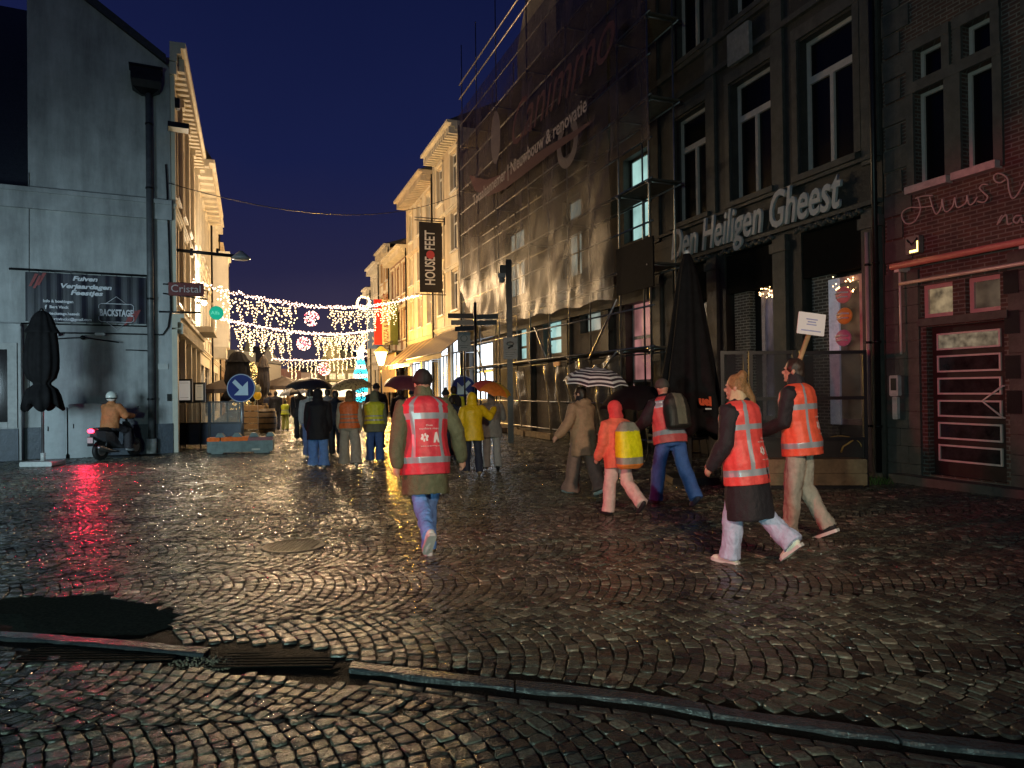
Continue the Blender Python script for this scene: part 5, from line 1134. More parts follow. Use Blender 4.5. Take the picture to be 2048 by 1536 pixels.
# concrete barrier
p0 = gnd(414, 909); p1 = gnd(546, 905); o = thing('barrier', 'low concrete barrier with orange band and four humps on top', 'barrier', p0, math.atan2(p1.y-p0.y, p1.x-p0.x)); W_ = (p1-p0).length
m = MB(); m.bbox(0, W_, 0, .4, .04, .36, .03); m.box(.1,.4,.03,.37,0,.041); m.box(W_-.5,W_-.1,.03,.37,0,.041); m.obj('block', [mat('green_concrete', (.17,.21,.19), .6, var=.3, scale=6, stain=.3, bump=.4, bscale=30)], o)
m = MB(); m.bbox(.0,.33,-.012,.41,.345,.45,.02); m.bbox(.36,W_*.62,-.012,.41,.345,.45,.02); m.bbox(W_*.62+.003,W_,-.011,.41,.345,.44,.02,1); m.obj('orange_band', [mat('orange_paint', (.95,.17,.03), .6, var=.25, spec=.1), mat('worn_red_paint', (.22,.03,.03), .4, var=.5)], o)
for k in range(4):
    x = .32+k*.44; m = MB(); m.prism([(x-.13,.445),(x-.07,.56),(x+.05,.56),(x+.13,.445)], .1, .3); m.obj('hump', [mat('green_concrete', (0,0,0))], o)
m = MB(); m.box(W_-.56,W_-.34,-.008,.0,.08,.13); m.obj('plate', [mat('plate_cream', (.5,.45,.35), .5)], o)
# glazed terrace with menu boards left of the barrier
pA = gnd(352, 897); o = thing('glass_terrace', 'glazed dark terrace wall with steel posts by the lit fronts', 'terrace', (pA.x, pA.y+.1, 0)); Y_ = pA.y+.1
W_ = at(484, 800, Y_).x - pA.x; zt_ = at(400, 803, Y_).z; zm = at(400, 845, Y_).z
m = MB()
for k in (0, .5, 1): m.box(W_*k-.04, W_*k+.04, -.04, .04, 0, zt_)
m.box(.04, W_-.04, -.03, .03, zm-.06, zm); m.box(.04, W_*.5-.04, -.03, .03, zt_-.04, zt_); m.box(W_*.5+.04, W_-.04, -.03, .03, zt_-.04, zt_); m.obj('frame', [METALD], o)
for k in (0, 1): m = MB(); m.box(W_*.5*k+.04, W_*.5*(k+1)-.04, -.005, .005, zm, zt_-.04); m.obj('pane', [mat('wet_pane', (.3,.28,.24), .1, var=.3, alpha=.45, bump=.5, bscale=120)], o)
m = MB(); m.box(.04, W_-.04, -.02, .02, .1, zm-.061); m.obj('lower_panel', [mat('navy_panel', (.012,.02,.04), .3, var=.3)], o)
for (a, b, t_, bt_, lb, mm) in ((353, 385, 758, 804, 'white menu sheet in a black frame, nearer of the two', WHITE), (387, 411, 765, 804, 'white menu sheet in a black frame, narrower and farther', mat('menu_cream', (.7,.62,.5), .5))):
    x0 = at(a, t_, Y_-.1); x1 = at(b, bt_, Y_-.1); mo = thing('menu_board', lb, 'menu board', (x0.x, Y_-.12, 0), 0, 'framed menu boards on the terrace'); w_ = x1.x-x0.x
    m = MB(); m.box(0,w_,0,.04,x1.z,x1.z+.06); m.box(0,w_,0,.04,x0.z-.06,x0.z); m.box(0,.06,0,.04,x1.z+.06,x0.z-.06); m.box(w_-.06,w_,0,.04,x1.z+.06,x0.z-.06); m.tube([(w_/2,.06,0),(w_/2,.06,x1.z)], .02, 6); m.obj('frame', [BLACKM], mo)
    m = MB(); m.box(.06,w_-.06,.01,.03,x1.z+.06,x0.z-.06); m.obj('sheet', [mat('emissive_sheet', (.8,.8,.75), .5, var=0, emit=(1,.95,.85), es=.22) if mm is WHITE else mat('emissive_sheet_cream', (.7,.6,.45), .5, var=0, emit=(1,.8,.55), es=.16)], mo)  # slight emission put into the sheets so they read bright
    m = MB(); m.box(.11,w_-.11,.006,.009,x0.z-.13,x0.z-.12); m.box(.11,w_-.11,.006,.009,x1.z+.13,x1.z+.14); m.obj('print_line', [mat('grey_print', (.3,.3,.3), .5)], mo)
# folded parasols
def parasol(p, H_, zb, r, label, m_, base=None, tie=.25, folds=11, pole_m=GALV, top_flap=True, group=None, rx=1):
    o = thing('folded_parasol', label, 'parasol', (p[0], p[1], 0), 0, group)
    prof = [(0,.2),(.03,.42),(.08,.6),(.15,.72),(.21,.92),(.225,.98),(.23,.80),(.35,.9),(.5,.97),(.6,.97),(.70,.80),(.745,.5),(.765,.5),(.81,.85),(.88,1.02),(1,1.18)] if tie == .25 else [(0,.12),(.05,.22),(.12,.34),(.25,.46),(.4,.58),(.55,.7),(.7,.83),(.85,.97),(.97,1.08),(1,1.1)]
    rings = []; n = folds*6
    for k, f_ in prof:
        z = H_-(H_-zb)*k; ring = []
        for j in range(n):
            a = j*math.tau/n; rr_ = r*f_*(1+(.04+.05*k+(.16*k if tie == 0 else 0))*math.cos(a*folds+k*1.5)+.06*math.sin(a*3+k*5)); ring.append((rr_*math.cos(a)*rx, rr_*math.sin(a), z + (.10*k*math.sin(a*folds*.5+1) if k > .9 else 0)))
        rings.append(ring)
    rings.append([(x*.55, y*.55, z+.15) for x, y, z in rings[-1]])
    m = MB(); m.loft(rings, 0, True, True); m.obj('canopy', [m_], o)
    m = MB(); m.tube([(0,0,.05),(0,0,H_-.05)], .032, 10); m.obj('pole', [pole_m], o)
    m = MB(); m.ell((0,0,H_+.02), (.05,.05,.05), 10, 6); m.obj('finial', [PLASW if base is None else METALD], o)
    if base:
        m = MB(); bb = base; m.bbox(-bb, bb, -bb*.7, bb*.7, 0, .11, .02); m.tube([(0,0,.11),(0,0,.3)], .05, 10); m.obj('base', [mat('base_concrete', (.5,.5,.48), .6, var=.2)], o)
    return o
p = gnd(86, 931); parasol(p, at(76, 622, p.y).z, at(80, 815, p.y).z, .36, 'black folded parasol tied at the waist on a white base block, by the gable wall', CANVAS, .38)
p = at(1378, 780, 12.4); o = parasol(p, at(1372, 508, 12.4).z, .85, .50, 'tall black folded parasol with orange letters, in front of the cafe', CANVAS, None, tie=0, folds=8)
m = MB(); m.bbox(-.4,.4,-.4,.4,0,.12,.02); m.obj('base', [METALD], o)
put_text('lettering', 'uel', .20, Matrix.Translation((.12, -.60, 1.36)) @ Matrix(((.94,-.05,.30,0),(.30,0,-.95,0),(-.1,.99,0,0),(0,0,0,1))), mat('orange_letters', (.6,.09,.03), .5, emit=(.6,.08,.03), es=.15), o, ext=.004, bold=.012)
m = MB(); m.box(.12,.22,-.60,-.595,1.28,1.305); m.obj('print_bar', [WHITE], o)
p = at(476, 780, 33); parasol(p, at(474, 703, 33).z, 1.35, .58, 'black folded parasol behind the left blue arrow sign', CANVAS, None, group='folded parasols down the street')
p = at(527, 780, 36); parasol(p, at(527, 712, 36).z, .9, .32, 'slim brown folded parasol right of the left blue arrow sign', CANVASB, None, group='folded parasols down the street')
# open terrace parasols down the street
for (px, py, Y, r_, lb) in ((455, 778, 38, 1.7, 'dark open terrace parasol behind the left blue sign'), (568, 772, 44, 1.9, 'dark open terrace parasol left of the big dark umbrella')):
    p = at(px, py, Y); o = thing('open_parasol', lb, 'parasol', (p.x, p.y, 0)); m = MB(); m.loft([[(r_*k*math.cos(a*math.tau/8), r_*k*math.sin(a*math.tau/8), p.z+.5*(1-k)+q) for a in range(8)] for k, q in ((1,-.22),(1,0),(.5,.06),(.04,.1))], 0, True, False); m.obj('canopy', [CANVASB], o); m = MB(); m.tube([(0,0,0),(0,0,p.z+.5)], .04, 8); m.obj('pole', [METALD], o)
# wine crates, barrel, warm fir tree, balloons
p = gnd(503, 862); o = thing('slatted_crate_table', 'pale slatted timber counter beside the left sign post', 'counter', (p.x-.45, p.y, 0)); m = MB()
for k in range(4): m.bbox(0, 1.0, 0, .6, .08+.27*k, .30+.27*k, .01)
m.obj('slats', [WOODL], o); m = MB(); m.box(.02,.1,.05,.55,0,1.2); m.box(.9,.98,.05,.55,0,1.2); m.obj('leg', [WOOD], o)
p = gnd(535, 866); o = thing('barrel', 'wooden barrel standing table behind the barrier', 'barrel', p); m = MB(); m.loft([[(r_*math.cos(a*math.tau/20), r_*math.sin(a*math.tau/20), z) for a in range(20)] for r_, z in ((.3,0),(.37,.3),(.39,.5),(.37,.7),(.3,1.0))]); m.obj('staves', [WOOD], o)
m = MB(); 
for r_, z in ((.345,.15),(.385,.38),(.385,.62),(.345,.85)): m.loft([[(r_*1.02*math.cos(a*math.tau/20), r_*1.02*math.sin(a*math.tau/20), zz) for a in range(20)] for zz in (z, z+.05)], 0, False)
m.obj('hoop', [METALD], o)
p = at(505, 780, 50); o = thing('fir_tree', 'fir tree full of warm fairy lights behind the folded parasols', 'tree', (p.x, p.y, 0)); H_ = at(505, 722, 50).z
m = MB(); m.tube([(0,0,0),(0,0,H_*.9)], [.12,.03], 8); m.obj('trunk', [WOOD], o)
m = MB(); b = MB()
for k in range(1700):
    t_ = random.random()**.7; z = H_-(H_-.5)*t_; rr_ = 1.5*t_*random.uniform(.5, 1.05); a = random.uniform(0, 6.28); c_, s_ = math.cos(a), math.sin(a); l = random.uniform(.12, .28); w2 = .03
    x, y = rr_*c_, rr_*s_; m.add([(x-s_*w2,y+c_*w2,z),(x+s_*w2,y-c_*w2,z),(x+c_*l,y+s_*l,z-.09)], [(0,1,2)])
    if k % 4 == 0: octa(b, (x+c_*.1, y+s_*.1, z), .028)
m.obj('crown', [mat('fir_green', (.03,.05,.015), .6, var=.4)], o); tag(b.obj('fairy_lights', [glow('fir_bulb', (1,.6,.18), 7)], o), kind='stuff')
for (px, py, c_, lb) in ((514, 778, (.35,.3,.12), 'dull olive balloon beside the blue arrow sign, upper of two'), (515, 791, (.8,.4,.02), 'bright yellow balloon beside the blue arrow sign, lower of two')):
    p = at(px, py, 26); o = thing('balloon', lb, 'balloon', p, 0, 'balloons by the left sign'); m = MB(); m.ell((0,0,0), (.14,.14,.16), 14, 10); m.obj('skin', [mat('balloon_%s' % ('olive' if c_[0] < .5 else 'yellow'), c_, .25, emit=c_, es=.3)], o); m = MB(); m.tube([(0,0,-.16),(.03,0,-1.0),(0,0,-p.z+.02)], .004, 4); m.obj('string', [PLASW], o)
# cafe chairs and table among the walkers
def chair(p, rz, label, m_):
    o = thing('cafe_chair', label, 'chair', (p[0], p[1], 0), rz, 'cafe chairs in front of the terrace')
    m = MB(); m.bbox(-.21,.21,-.21,.21,.43,.47,.01); m.obj('seat', [m_], o)
    for sx_ in (-1, 1):
        for sy in (-1, 1): m = MB(); m.tube([(sx_*.18, sy*.18, .43),(sx_*.22, sy*.24, 0)], .014, 6); m.obj('leg', [METALD], o)
    m = MB(); m.tube([(-.19,.2,.45),(-.2,.26,.85),(0,.29,.9),(.2,.26,.85),(.19,.2,.45)], .014, 6)
    for z in (.6,.7,.8): m.bbox(-.18,.18,.225+.1*(z-.5),.24+.1*(z-.5),z-.03,z+.03,.005)
    m.obj('backrest', [m_], o); return o
chair(gnd(1322, 925), .5, 'dark cafe chair partly hidden behind the backpack man', WOODL); chair(gnd(1392, 915), -.7, 'dark cafe chair between backpack man and ponytail woman', METALD)
o = thing('cafe_table', 'small cafe table with pale rim before the folded parasol', 'table', gnd(1395, 905)); m = MB(); m.tube([(0,0,.72),(0,0,.75)], .38, 24, 0, False); m.obj('tabletop', [mat('pale_top', (.3,.26,.24), .3, var=.3)], o); m = MB(); m.tube([(0,0,.02),(0,0,.72)], .03, 8); m.tube([(0,0,0),(0,0,.03)], .22, 16, 0, False); m.obj('leg', [METALD], o)
# ================================================================== PEOPLE
def blob(build, voxel, name, mats, parent, wr=0, wf=9, sm=2, paint=None, seed=0):
    m = MB(); build(m); me0 = m.mesh('tmp', mats)
    o = bpy.data.objects.new('tmp', me0); COL.objects.link(o)
    r = o.modifiers.new('r', 'REMESH'); r.mode = 'VOXEL'; r.voxel_size = voxel; r.use_smooth_shade = True
    s = o.modifiers.new('s', 'SMOOTH'); s.factor = .5; s.iterations = sm
    dg = bpy.context.evaluated_depsgraph_get(); me = bpy.data.meshes.new_from_object(o.evaluated_get(dg)); bpy.data.objects.remove(o)
    me.materials.clear()
    for q in mats: me.materials.append(q)
    n = len(me.vertices); co = np.empty(n*3, np.float32); me.vertices.foreach_get('co', co); co = co.reshape(-1, 3)
    if wr:
        no = np.empty(n*3, np.float32); me.vertices.foreach_get('normal', no); no = no.reshape(-1, 3)
        d = np.array([noise.noise(Vector((x*wf+seed, y*wf, z*wf*.55))) + .6*abs(noise.noise(Vector((x*wf*1.9, y*wf*1.9+seed, z*wf*1.5)))) for x, y, z in co.tolist()], np.float32)
        co = co + no*(d*wr)[:, None]; me.vertices.foreach_set('co', co.ravel())
    me.polygons.foreach_set('use_smooth', np.ones(len(me.polygons), bool))
    if paint:
        c = np.empty(len(me.polygons)*3, np.float32); me.polygons.foreach_get('center', c); me.polygons.foreach_set('material_index', paint(c.reshape(-1, 3)).astype(np.int32))
    else: me.polygons.foreach_set('material_index', np.zeros(len(me.polygons), np.int32))
    me.name = name; me.update(); return link(name, me, parent)
SKIN = mat('skin', (.50, .27, .19), .45, var=.08, scale=20)
TR = [(.84,.165,.125,0),(.92,.175,.13,-.005),(1.02,.158,.118,0),(1.13,.15,.112,.005),(1.25,.168,.118,.005),(1.35,.182,.118,0),(1.42,.165,.10,-.005),(1.47,.10,.075,-.008),(1.51,.065,.065,-.005)]
def person(label, pos, H=1.75, rz=20, lean=4, legs=((18,10),(-20,25)), arms=((-12,10,20),(15,10,20)), hands={}, head=(0,0), near=False, hair=None, hat=None, hood=None,
           coat=None, coat_hem=.80, coat_w=.05, hem_flare=.03, trousers=None, tr_w=.03, flare=.01, shoes=None, vest=None, vest_hem=.78, skirt=None, scarf=None, sit=0, group=None, logo=None, sleeve=None, backpack=None, gender='m', lower_coat=None, twist=0, feet_z=0, wide=1.0):
    s = H/1.75; o = thing('person', label, 'person', (pos[0], pos[1], pos[2] if len(pos) > 2 else 0), R(rz), group)
    vx = .0105 if near else .016
    A = R(lean); piv = Vector((0, 0, .93))
    ML = Matrix.Translation(piv) @ Matrix.Rotation(-A, 4, 'X') @ Matrix.Translation(-piv)
    def ring(z, hx, hy, oy, n=20): return [ML @ Vector((hx*math.cos(j*math.tau/n), oy+hy*math.sin(j*math.tau/n), z)) for j in range(n)]
    J = {}
    for i, sd in enumerate((-1, 1)):
        h, k = R(legs[i][0]), R(legs[i][1]); ab = R(legs[i][2] if len(legs[i]) > 2 else 2)
        hip = Vector((sd*.095, 0, .92)); kn = hip + .44*Vector((sd*math.sin(ab), math.sin(h)*math.cos(ab), -math.cos(h)*math.cos(ab)))
        an = kn + .42*Vector((sd*math.sin(ab)*.3, math.sin(h-k), -math.cos(h-k)))
        f = (h-k)*.75 if (h-k) < 0 else (h-k)*.6
        J['hip', i] = hip; J['kn', i] = kn; J['an', i] = an; J['f', i] = f
    for i, sd in enumerate((-1, 1)):
        b, c, e_ = arms[i]; b, c, e_ = R(b), R(c), R(e_)
        sh = ML @ Vector((sd*.185, 0, 1.405))
        if i in hands:
            hd = Vector(hands[i]); d = hd - sh; L1, L2 = .29, .26; D = min(d.length, L1+L2-.01); hd = sh + d.normalized()*D
            a_ = (L1*L1-L2*L2+D*D)/(2*D); hh = math.sqrt(max(0, L1*L1-a_*a_)); dn = d.normalized(); dwn = Vector((sd*.5, -.2, -1)); pp = (dwn - dn*dwn.dot(dn)).normalized()
            el = sh + dn*a_ + pp*hh
        else:
            el = sh + .29*Vector((sd*math.sin(c), math.sin(b)*math.cos(c), -math.cos(b)*math.cos(c)))
            hd = el + .26*Vector((sd*math.sin(c)*.5 - sd*.05, math.sin(b+e_), -math.cos(b+e_)))
        J['sh', i] = sh; J['el', i] = el; J['wr', i] = hd
    hc = ML @ Vector((0, .015, 1.625)); HR = Matrix.Rotation(R(head[0]), 3, 'Z') @ Matrix.Rotation(-A*.4 - R(head[1]), 3, 'X')
    foot = {}
    for i, sd in enumerate((-1, 1)):
        an, f = J['an', i], J['f', i]; fy, fz = math.cos(f), math.sin(f)
        fwd = Vector((sd*.10, fy, fz)).normalized(); up = Vector((0, -fz, fy)); foot[i] = (an, fwd, up)
    mz = min(min((an - up*.085).z, (an + fwd*.17 - up*.085).z, (an - fwd*.06 - up*.085).z) for an, fwd, up in foot.values())
    if sit: mz = sit
    o.scale = (s*wide, s*wide, s); o.location.z += feet_z
    DZ = Vector((0, 0, -mz)); T = Matrix.Translation(DZ)
    class TM(MB):
        def add(q, vs, fs, mi=0, smooth=False): MB.add(q, [Vector(v) + DZ for v in vs], fs, mi, smooth)
    def bb(build, *a, **k):
        def b2(m): t = TM(); build(t); m.v, m.f, m.m, m.sm = t.v, t.f, t.m, t.sm
        return blob(b2, *a, **k)
    def hand(m, i):
        w_, el = J['wr', i], J['el', i]; d = (w_-el).normalized(); sd = -1 if i == 0 else 1
        side = Vector((0, 1, 0)); side = (side - d*side.dot(d)); side = side.normalized() if side.length > .2 else Vector((1,0,0)); nrm = d.cross(side).normalized()*sd
        pc = w_ + d*.05
        m.tube([w_, w_+d*.03, w_+d*.09], [.026,.036,.036], 10, dome=True, flat=(1, 1))
        for q in range(4):
            off = side*(.027-.018*q); L_ = (.066,.075,.070,.055)[q]; c0 = w_+d*.085+off; curl = -nrm*(-1)
            p1 = c0+d*L_*.5+nrm*L_*.12*-1; p2 = p1+d*L_*.3-nrm*L_*.35; m.tube([c0, p1, p2], [.0095,.009,.008], 6, dome=True)
        t0 = w_+d*.03+side*.03; m.tube([t0, t0+side*.025+d*.03-nrm*.01, t0+side*.03+d*.06-nrm*.02], [.012,.011,.009], 6, dome=True)
    def body(m):
        m.loft([ring(z, a*.92, b*.9, c) for z, a, b, c in TR]); nb = ML @ Vector((0,-.005,1.47)); m.tube([nb, (nb+hc)/2, hc], [.06,.055,.06], 12)
        m.ell(hc + HR @ Vector((0,-.008,.02)), (.076,.094,.105), 18, 12, rot=HR); m.ell(hc + HR @ Vector((0,.025,-.045)), (.055,.062,.07), 14, 9, rot=HR)
        m.ell(hc + HR @ Vector((0,.10,-.012)), (.013,.02,.022), 8, 6, rot=HR); m.ell(hc + HR @ Vector((0,.085,-.055)), (.024,.012,.010), 8, 6, rot=HR); m.ell(hc + HR @ Vector((0,.075,-.09)), (.025,.02,.016), 8, 6, rot=HR)
        for sd in (-1, 1): m.ell(hc + HR @ Vector((sd*.078,-.005,-.005)), (.012,.02,.032), 8, 6, rot=HR); m.ell(hc + HR @ Vector((sd*.032,.083,.03)), (.024,.012,.01), 8, 6, rot=HR)
        for i in (0, 1):
            m.tube([J['sh',i], (J['sh',i]+J['el',i])/2, J['el',i], J['wr',i]], [.05,.046,.038,.026], 10, dome=True); hand(m, i)
            m.tube([J['hip',i], (J['hip',i]+J['kn',i])/2, J['kn',i], (J['kn',i]*.7+J['an',i]*.3), J['an',i]], [.082,.072,.052,.05,.036], 12, dome=True)
            an, fw, up = foot[i]; m.tube([an-up*.04-fw*.02, an-up*.055+fw*.06, an-up*.06+fw*.13], [.036,.036,.03], 10, dome=True)
    bb(body, .009 if near else .015, 'body', [SKIN], o, sm=1)
    if near:
        m = MB()
        for sd in (-1, 1): m.ell(hc + DZ + HR @ Vector((sd*.031,.087,.014)), (.011,.007,.007), 8, 6, rot=HR)
        m.obj('eye', [mat('eye_dark', (.02,.015,.01), .2, var=0)], o)
    # trousers
    if trousers:
        def tb(m):
            m.loft([ring(z, a+.012, b+.02, c) for z, a, b, c in ((.80,.15,.12,0),(.86,.172,.13,-.005),(.93,.172,.128,0),(1.02,.155,.115,0))])
            for i in (0, 1):
                hp, kn, an = J['hip',i], J['kn',i], J['an',i]; dn = (an-kn).normalized(); e1 = an + dn*.035; w_ = tr_w
                m.tube([hp+Vector((0,0,.02)), hp*.6+kn*.4, kn, kn*.6+an*.4, kn*.25+an*.75, e1], [.10+w_*.3,.088+w_*.5,.064+w_,.062+w_*1.05,.055+w_*1.2,.052+w_*1.25+flare], 16)
        bb(tb, vx, 'trousers', [trousers], o, wr=.022 if near else .014, wf=10, seed=H*10+rz)
    def shb(m, i):
        if True:
            an, fw, up = foot[i]; m.tube([an-up*.035-fw*.045, an-up*.05+fw*.02, an-up*.062+fw*.10, an-up*.068+fw*.165], [.044,.046,.042,.032], 12, dome=True)
            m.tube([an+up*.02, an-up*.05], [.042,.046], 10)
    for i_ in (0, 1): bb(lambda m, i_=i_: shb(m, i_), .010 if near else .014, 'shoe', [shoes or RUBBER], o, sm=1)
    if near:
        for i in (0, 1):
            m = MB(); an, fw, up = foot[i]; rt = fw.cross(up).normalized(); c_ = an-up*.093; pr = []
            for (a, w_) in ((-.095,.028),(-.075,.042),(.0,.044),(.09,.048),(.16,.042),(.2,.02)): pr.append((a, w_))
            P = [c_+fw*a+rt*w_ for a, w_ in pr] + [c_+fw*a-rt*w_ for a, w_ in pr[::-1]]; n = len(P)
            m.loft([[p_+DZ for p_ in P], [p_+up*.03+DZ for p_ in P]], 0, True, False)
            m.obj('shoe_sole', [mat('sole_pale', (.6,.6,.58), .5, var=.1)], o)
    # coat or jacket
    def tor(z):
        zs = [t_[0] for t_ in TR]; return [float(np.interp(z, zs, [t_[k] for t_ in TR])) for k in (1, 2, 3)]
    if coat:
        zl = [coat_hem] + [z for z in (.6,.7,.8,.9,1.0,1.1,1.2,1.3,1.38,1.43,1.475,1.505) if z > coat_hem + .04]
        def cb(m):
            rr_ = []
            for z in zl:
                a, b, c = tor(z); k = max(0, (1.0-z)); g = coat_w*(1 if z < 1.4 else .55); n = 28
                rr_.append([ML @ Vector(((a+g+hem_flare*k*1.6)*math.cos(j*math.tau/n)*(1+.03*k*math.sin(j*3)), c+(b+g*1.1+hem_flare*k*1.6)*math.sin(j*math.tau/n), z)) for j in range(n)])
            m.loft(rr_)
            for i in (0, 1):
                sh, el, wr_ = J['sh',i], J['el',i], J['wr',i]; m.tube([sh+Vector(((1 if i == 0 else -1)*.05,0,-.01)), sh, sh*.5+el*.5, el, el*.5+wr_*.5, wr_], [.075+coat_w*.4,.07+coat_w*.5,.062+coat_w*.55,.056+coat_w*.5,.052+coat_w*.5,.046+coat_w*.4], 14, dome=True)
            m.tube([ML @ Vector((0,-.008,1.46)), ML @ Vector((0,-.002,1.535))], [.082+coat_w*.3,.074], 16)
        pf = None; cm = [coat]
        if sleeve:
            cm = [coat, sleeve]; 
            def pf(c): return ((np.abs(c[:,0]) > .215) | (c[:,2]+mz > 1.50)) .astype(int)
        if lower_coat:
            cm = [coat, lower_coat]; zc_ = lower_coat_z = .95
            def pf(c): return ((c[:,2]+mz < 1.0)).astype(int)
        bb(cb, vx, 'coat', cm, o, wr=.019 if near else .016, wf=8, seed=H*7+rz, paint=pf)
    if skirt:
        bb(lambda m: m.loft([ring(z, a, b, 0, 24) for z, a, b in ((skirt[1],.255,.23),(.62,.245,.215),(.8,.225,.19),(.95,.17,.14),(1.02,.15,.12))]), vx, 'skirt', [skirt[0]], o, wr=.012, wf=8)
    # safety vest: fine grid so that reflective bands have clean edges
    if vest:
        vm, sm_ = vest['mat'], vest.get('strip'); n = 96; zz = np.linspace(vest_hem, 1.455, 74); g = coat_w + .020; rows = []
        for z in zz:
            a, b, c = tor(z); k = max(0, 1.05-z); a += g+hem_flare*k*1.1; b += g*1.12+hem_flare*k*1.1
            if z > 1.40: a += .012
            fold = lambda j: 1 + .022*math.sin(j*math.tau/n*7+z*2)*min(1, max(0, 1.35-z)*2.2) + .012*math.sin(j*math.tau/n*13+z*9)
            rows.append([ML @ Vector((a*math.cos(j*math.tau/n)*fold(j), c+b*math.sin(j*math.tau/n)*fold(j), z)) + DZ for j in range(n)])
        top = [[(p_ + (ML @ Vector((0,-.006,1.49)) + DZ - p_)*f_ + Vector((0,0,h_))) for p_ in rows[-1]] for f_, h_ in ((.22,.018),(.42,.03),(.5,.028))]
        R_ = rows + top; zz = list(zz) + [1.46,1.47,1.48]
        vs = [p_ for r_ in R_ for p_ in r_]; fs = []; mi = []
        for i in range(len(R_)-1):
            zc_ = (zz[i]+zz[i+1])/2
            for j in range(n):
                a = (j+.5)*math.tau/n; x = math.cos(a); k_ = (j+1) % n; fs.append((i*n+j, i*n+k_, (i+1)*n+k_, (i+1)*n+j)); q = 0
                for (zb0, zb1) in vest['bands']:
                    if zb0 < zc_ < zb1: q = 1
                if vest.get('vert') and vest['vert'][0] < abs(x) < vest['vert'][1] and zc_ > vest['bands'][0][0]: q = 1
                if vest.get('side') and abs(x) > .93 and zc_ > 1.0: q = 2
                mi.append(q)
        me = bpy.data.meshes.new('safety_vest'); me.from_pydata(vs, [], fs)
        for q in (vm, sm_, coat or vm): me.materials.append(q)
        me.polygons.foreach_set('material_index', mi); me.polygons.foreach_set('use_smooth', [True]*len(fs)); vo = link('safety_vest', me, o)
        so = vo.modifiers.new('t', 'SOLIDIFY'); so.thickness = .006
        if logo:
            m = MB()
            def bp(x, z, lift=.006):   # point on the back
                a, b, c = tor(z); k = max(0, 1.05-z); aa = a+g+hem_flare*k*1.1; b_ = b+g*1.12+hem_flare*k*1.1; return ML @ Vector((x, c-b_*1.03*math.sqrt(max(0, 1-(x/aa)**2))-lift, z)) + DZ
            def patch(P): m.add([bp(x, z) for x, z in P], [tuple(range(len(P)))])
            lx, lz = logo
            for q in range(6):
                a = q*math.tau/6+.3; cx_, cz_ = lx-.05+.026*math.cos(a), lz+.026*math.sin(a); patch([(cx_+.018*math.cos(a+t_)*(1 if abs(t_) < .1 or abs(t_-math.pi) < .1 else .55), cz_+.018*math.sin(a+t_)) for t_ in (0, 1.2, 2.2, math.pi, 4.1, 5.1)])
            patch([(lx+.035,lz-.05),(lx+.045,lz+.01),(lx+.055,lz+.045),(lx+.075,lz+.05),(lx+.085,lz+.01),(lx+.10,lz-.05),(lx+.08,lz-.05),(lx+.07,lz-.015),(lx+.055,lz-.05)])
            for (s_, zz_, hh, x0, x1) in (('Onze', .105, .024, -.035, .03), ('ouders mee', .075, .026, -.10, .10), ('www.onderweg.be', -.085, .017, -.09, .10)):
                # small lettering laid on the curved back
                me_ = text_mesh(s_, 1, ext=0, align='LEFT'); xs_ = [v.co.x for v in me_.vertices]; w0, w1 = min(xs_), max(xs_)
                b0 = len(m.v); vs_ = [bp(lx+x0+(x1-x0)*(v.co.x-w0)/(w1-w0), lz+zz_+v.co.y*hh) for v in me_.vertices]; m.add(vs_, [tuple(p_.vertices) for p_ in me_.polygons]); bpy.data.meshes.remove(me_)
            m.obj('printed_logo', [mat('vest_print', (.85,.75,.75), .5, var=0)], vo)
    hm = hair[0] if hair else None
    def hq(x, y, z): return hc + HR @ Vector((x, y, z))
    if hair:
        L_ = hair[1]
        def hb(m):
            m.ell(hq(0,-.018,.035), (.088,.10,.10), 18, 12, rot=HR); m.ell(hq(0,-.05,-.02), (.078,.065,.09), 14, 10, rot=HR)
            if L_ == 'long': m.tube([hq(0,-.06,0), hq(0,-.105,-.1), hq(.01,-.12,-.22), hq(.0,-.125,-.33)], [.085,.095,.085,.04], 12, dome=True, flat=(1.0,.55))
            if L_ in ('bun', 'tail'): m.ell(hq(0,-.07,.115), (.052,.052,.05), 12, 9)
            if L_ == 'tail': m.tube([hq(.0,-.10,.0), hq(.02,-.15,-.12), hq(.035,-.155,-.28), hq(.03,-.15,-.42)], [.045,.042,.035,.014], 10, dome=True)
        bb(hb, .010 if near else .014, 'hair', [hm], o, wr=.007, wf=30)
    if hat: bb(lambda m: (m.ell(hq(0,-.012,.05), (.094,.108,.098), 18, 12, rot=HR), m.tube([hq(0,-.012,.015), hq(0,-.012,.05)], [.102,.103], 18), hat[1] and m.ell(hq(0,-.02,.165), (.035,.035,.035), 10, 8)), .010 if near else .014, 'hat', [hat[0]], o, wr=.004, wf=40)
    if hood: bb(lambda m: (m.ell(hq(0,-.022,.02), (.112,.125,.14), 18, 12, rot=HR), m.ell(hq(0,-.05,-.10), (.12,.10,.08), 16, 10, rot=HR)) if hood[1] else m.ell(hq(0,-.085,-.13), (.13,.075,.07), 16, 10), vx, 'hood', [hood[0]], o, wr=.01, wf=14)
    if scarf: bb(lambda m: m.tube([ML @ Vector((0,-.005,1.47)), ML @ Vector((0,.0,1.55))], [.095,.09], 16, dome=True), vx, 'scarf', [scarf], o, wr=.014, wf=18)
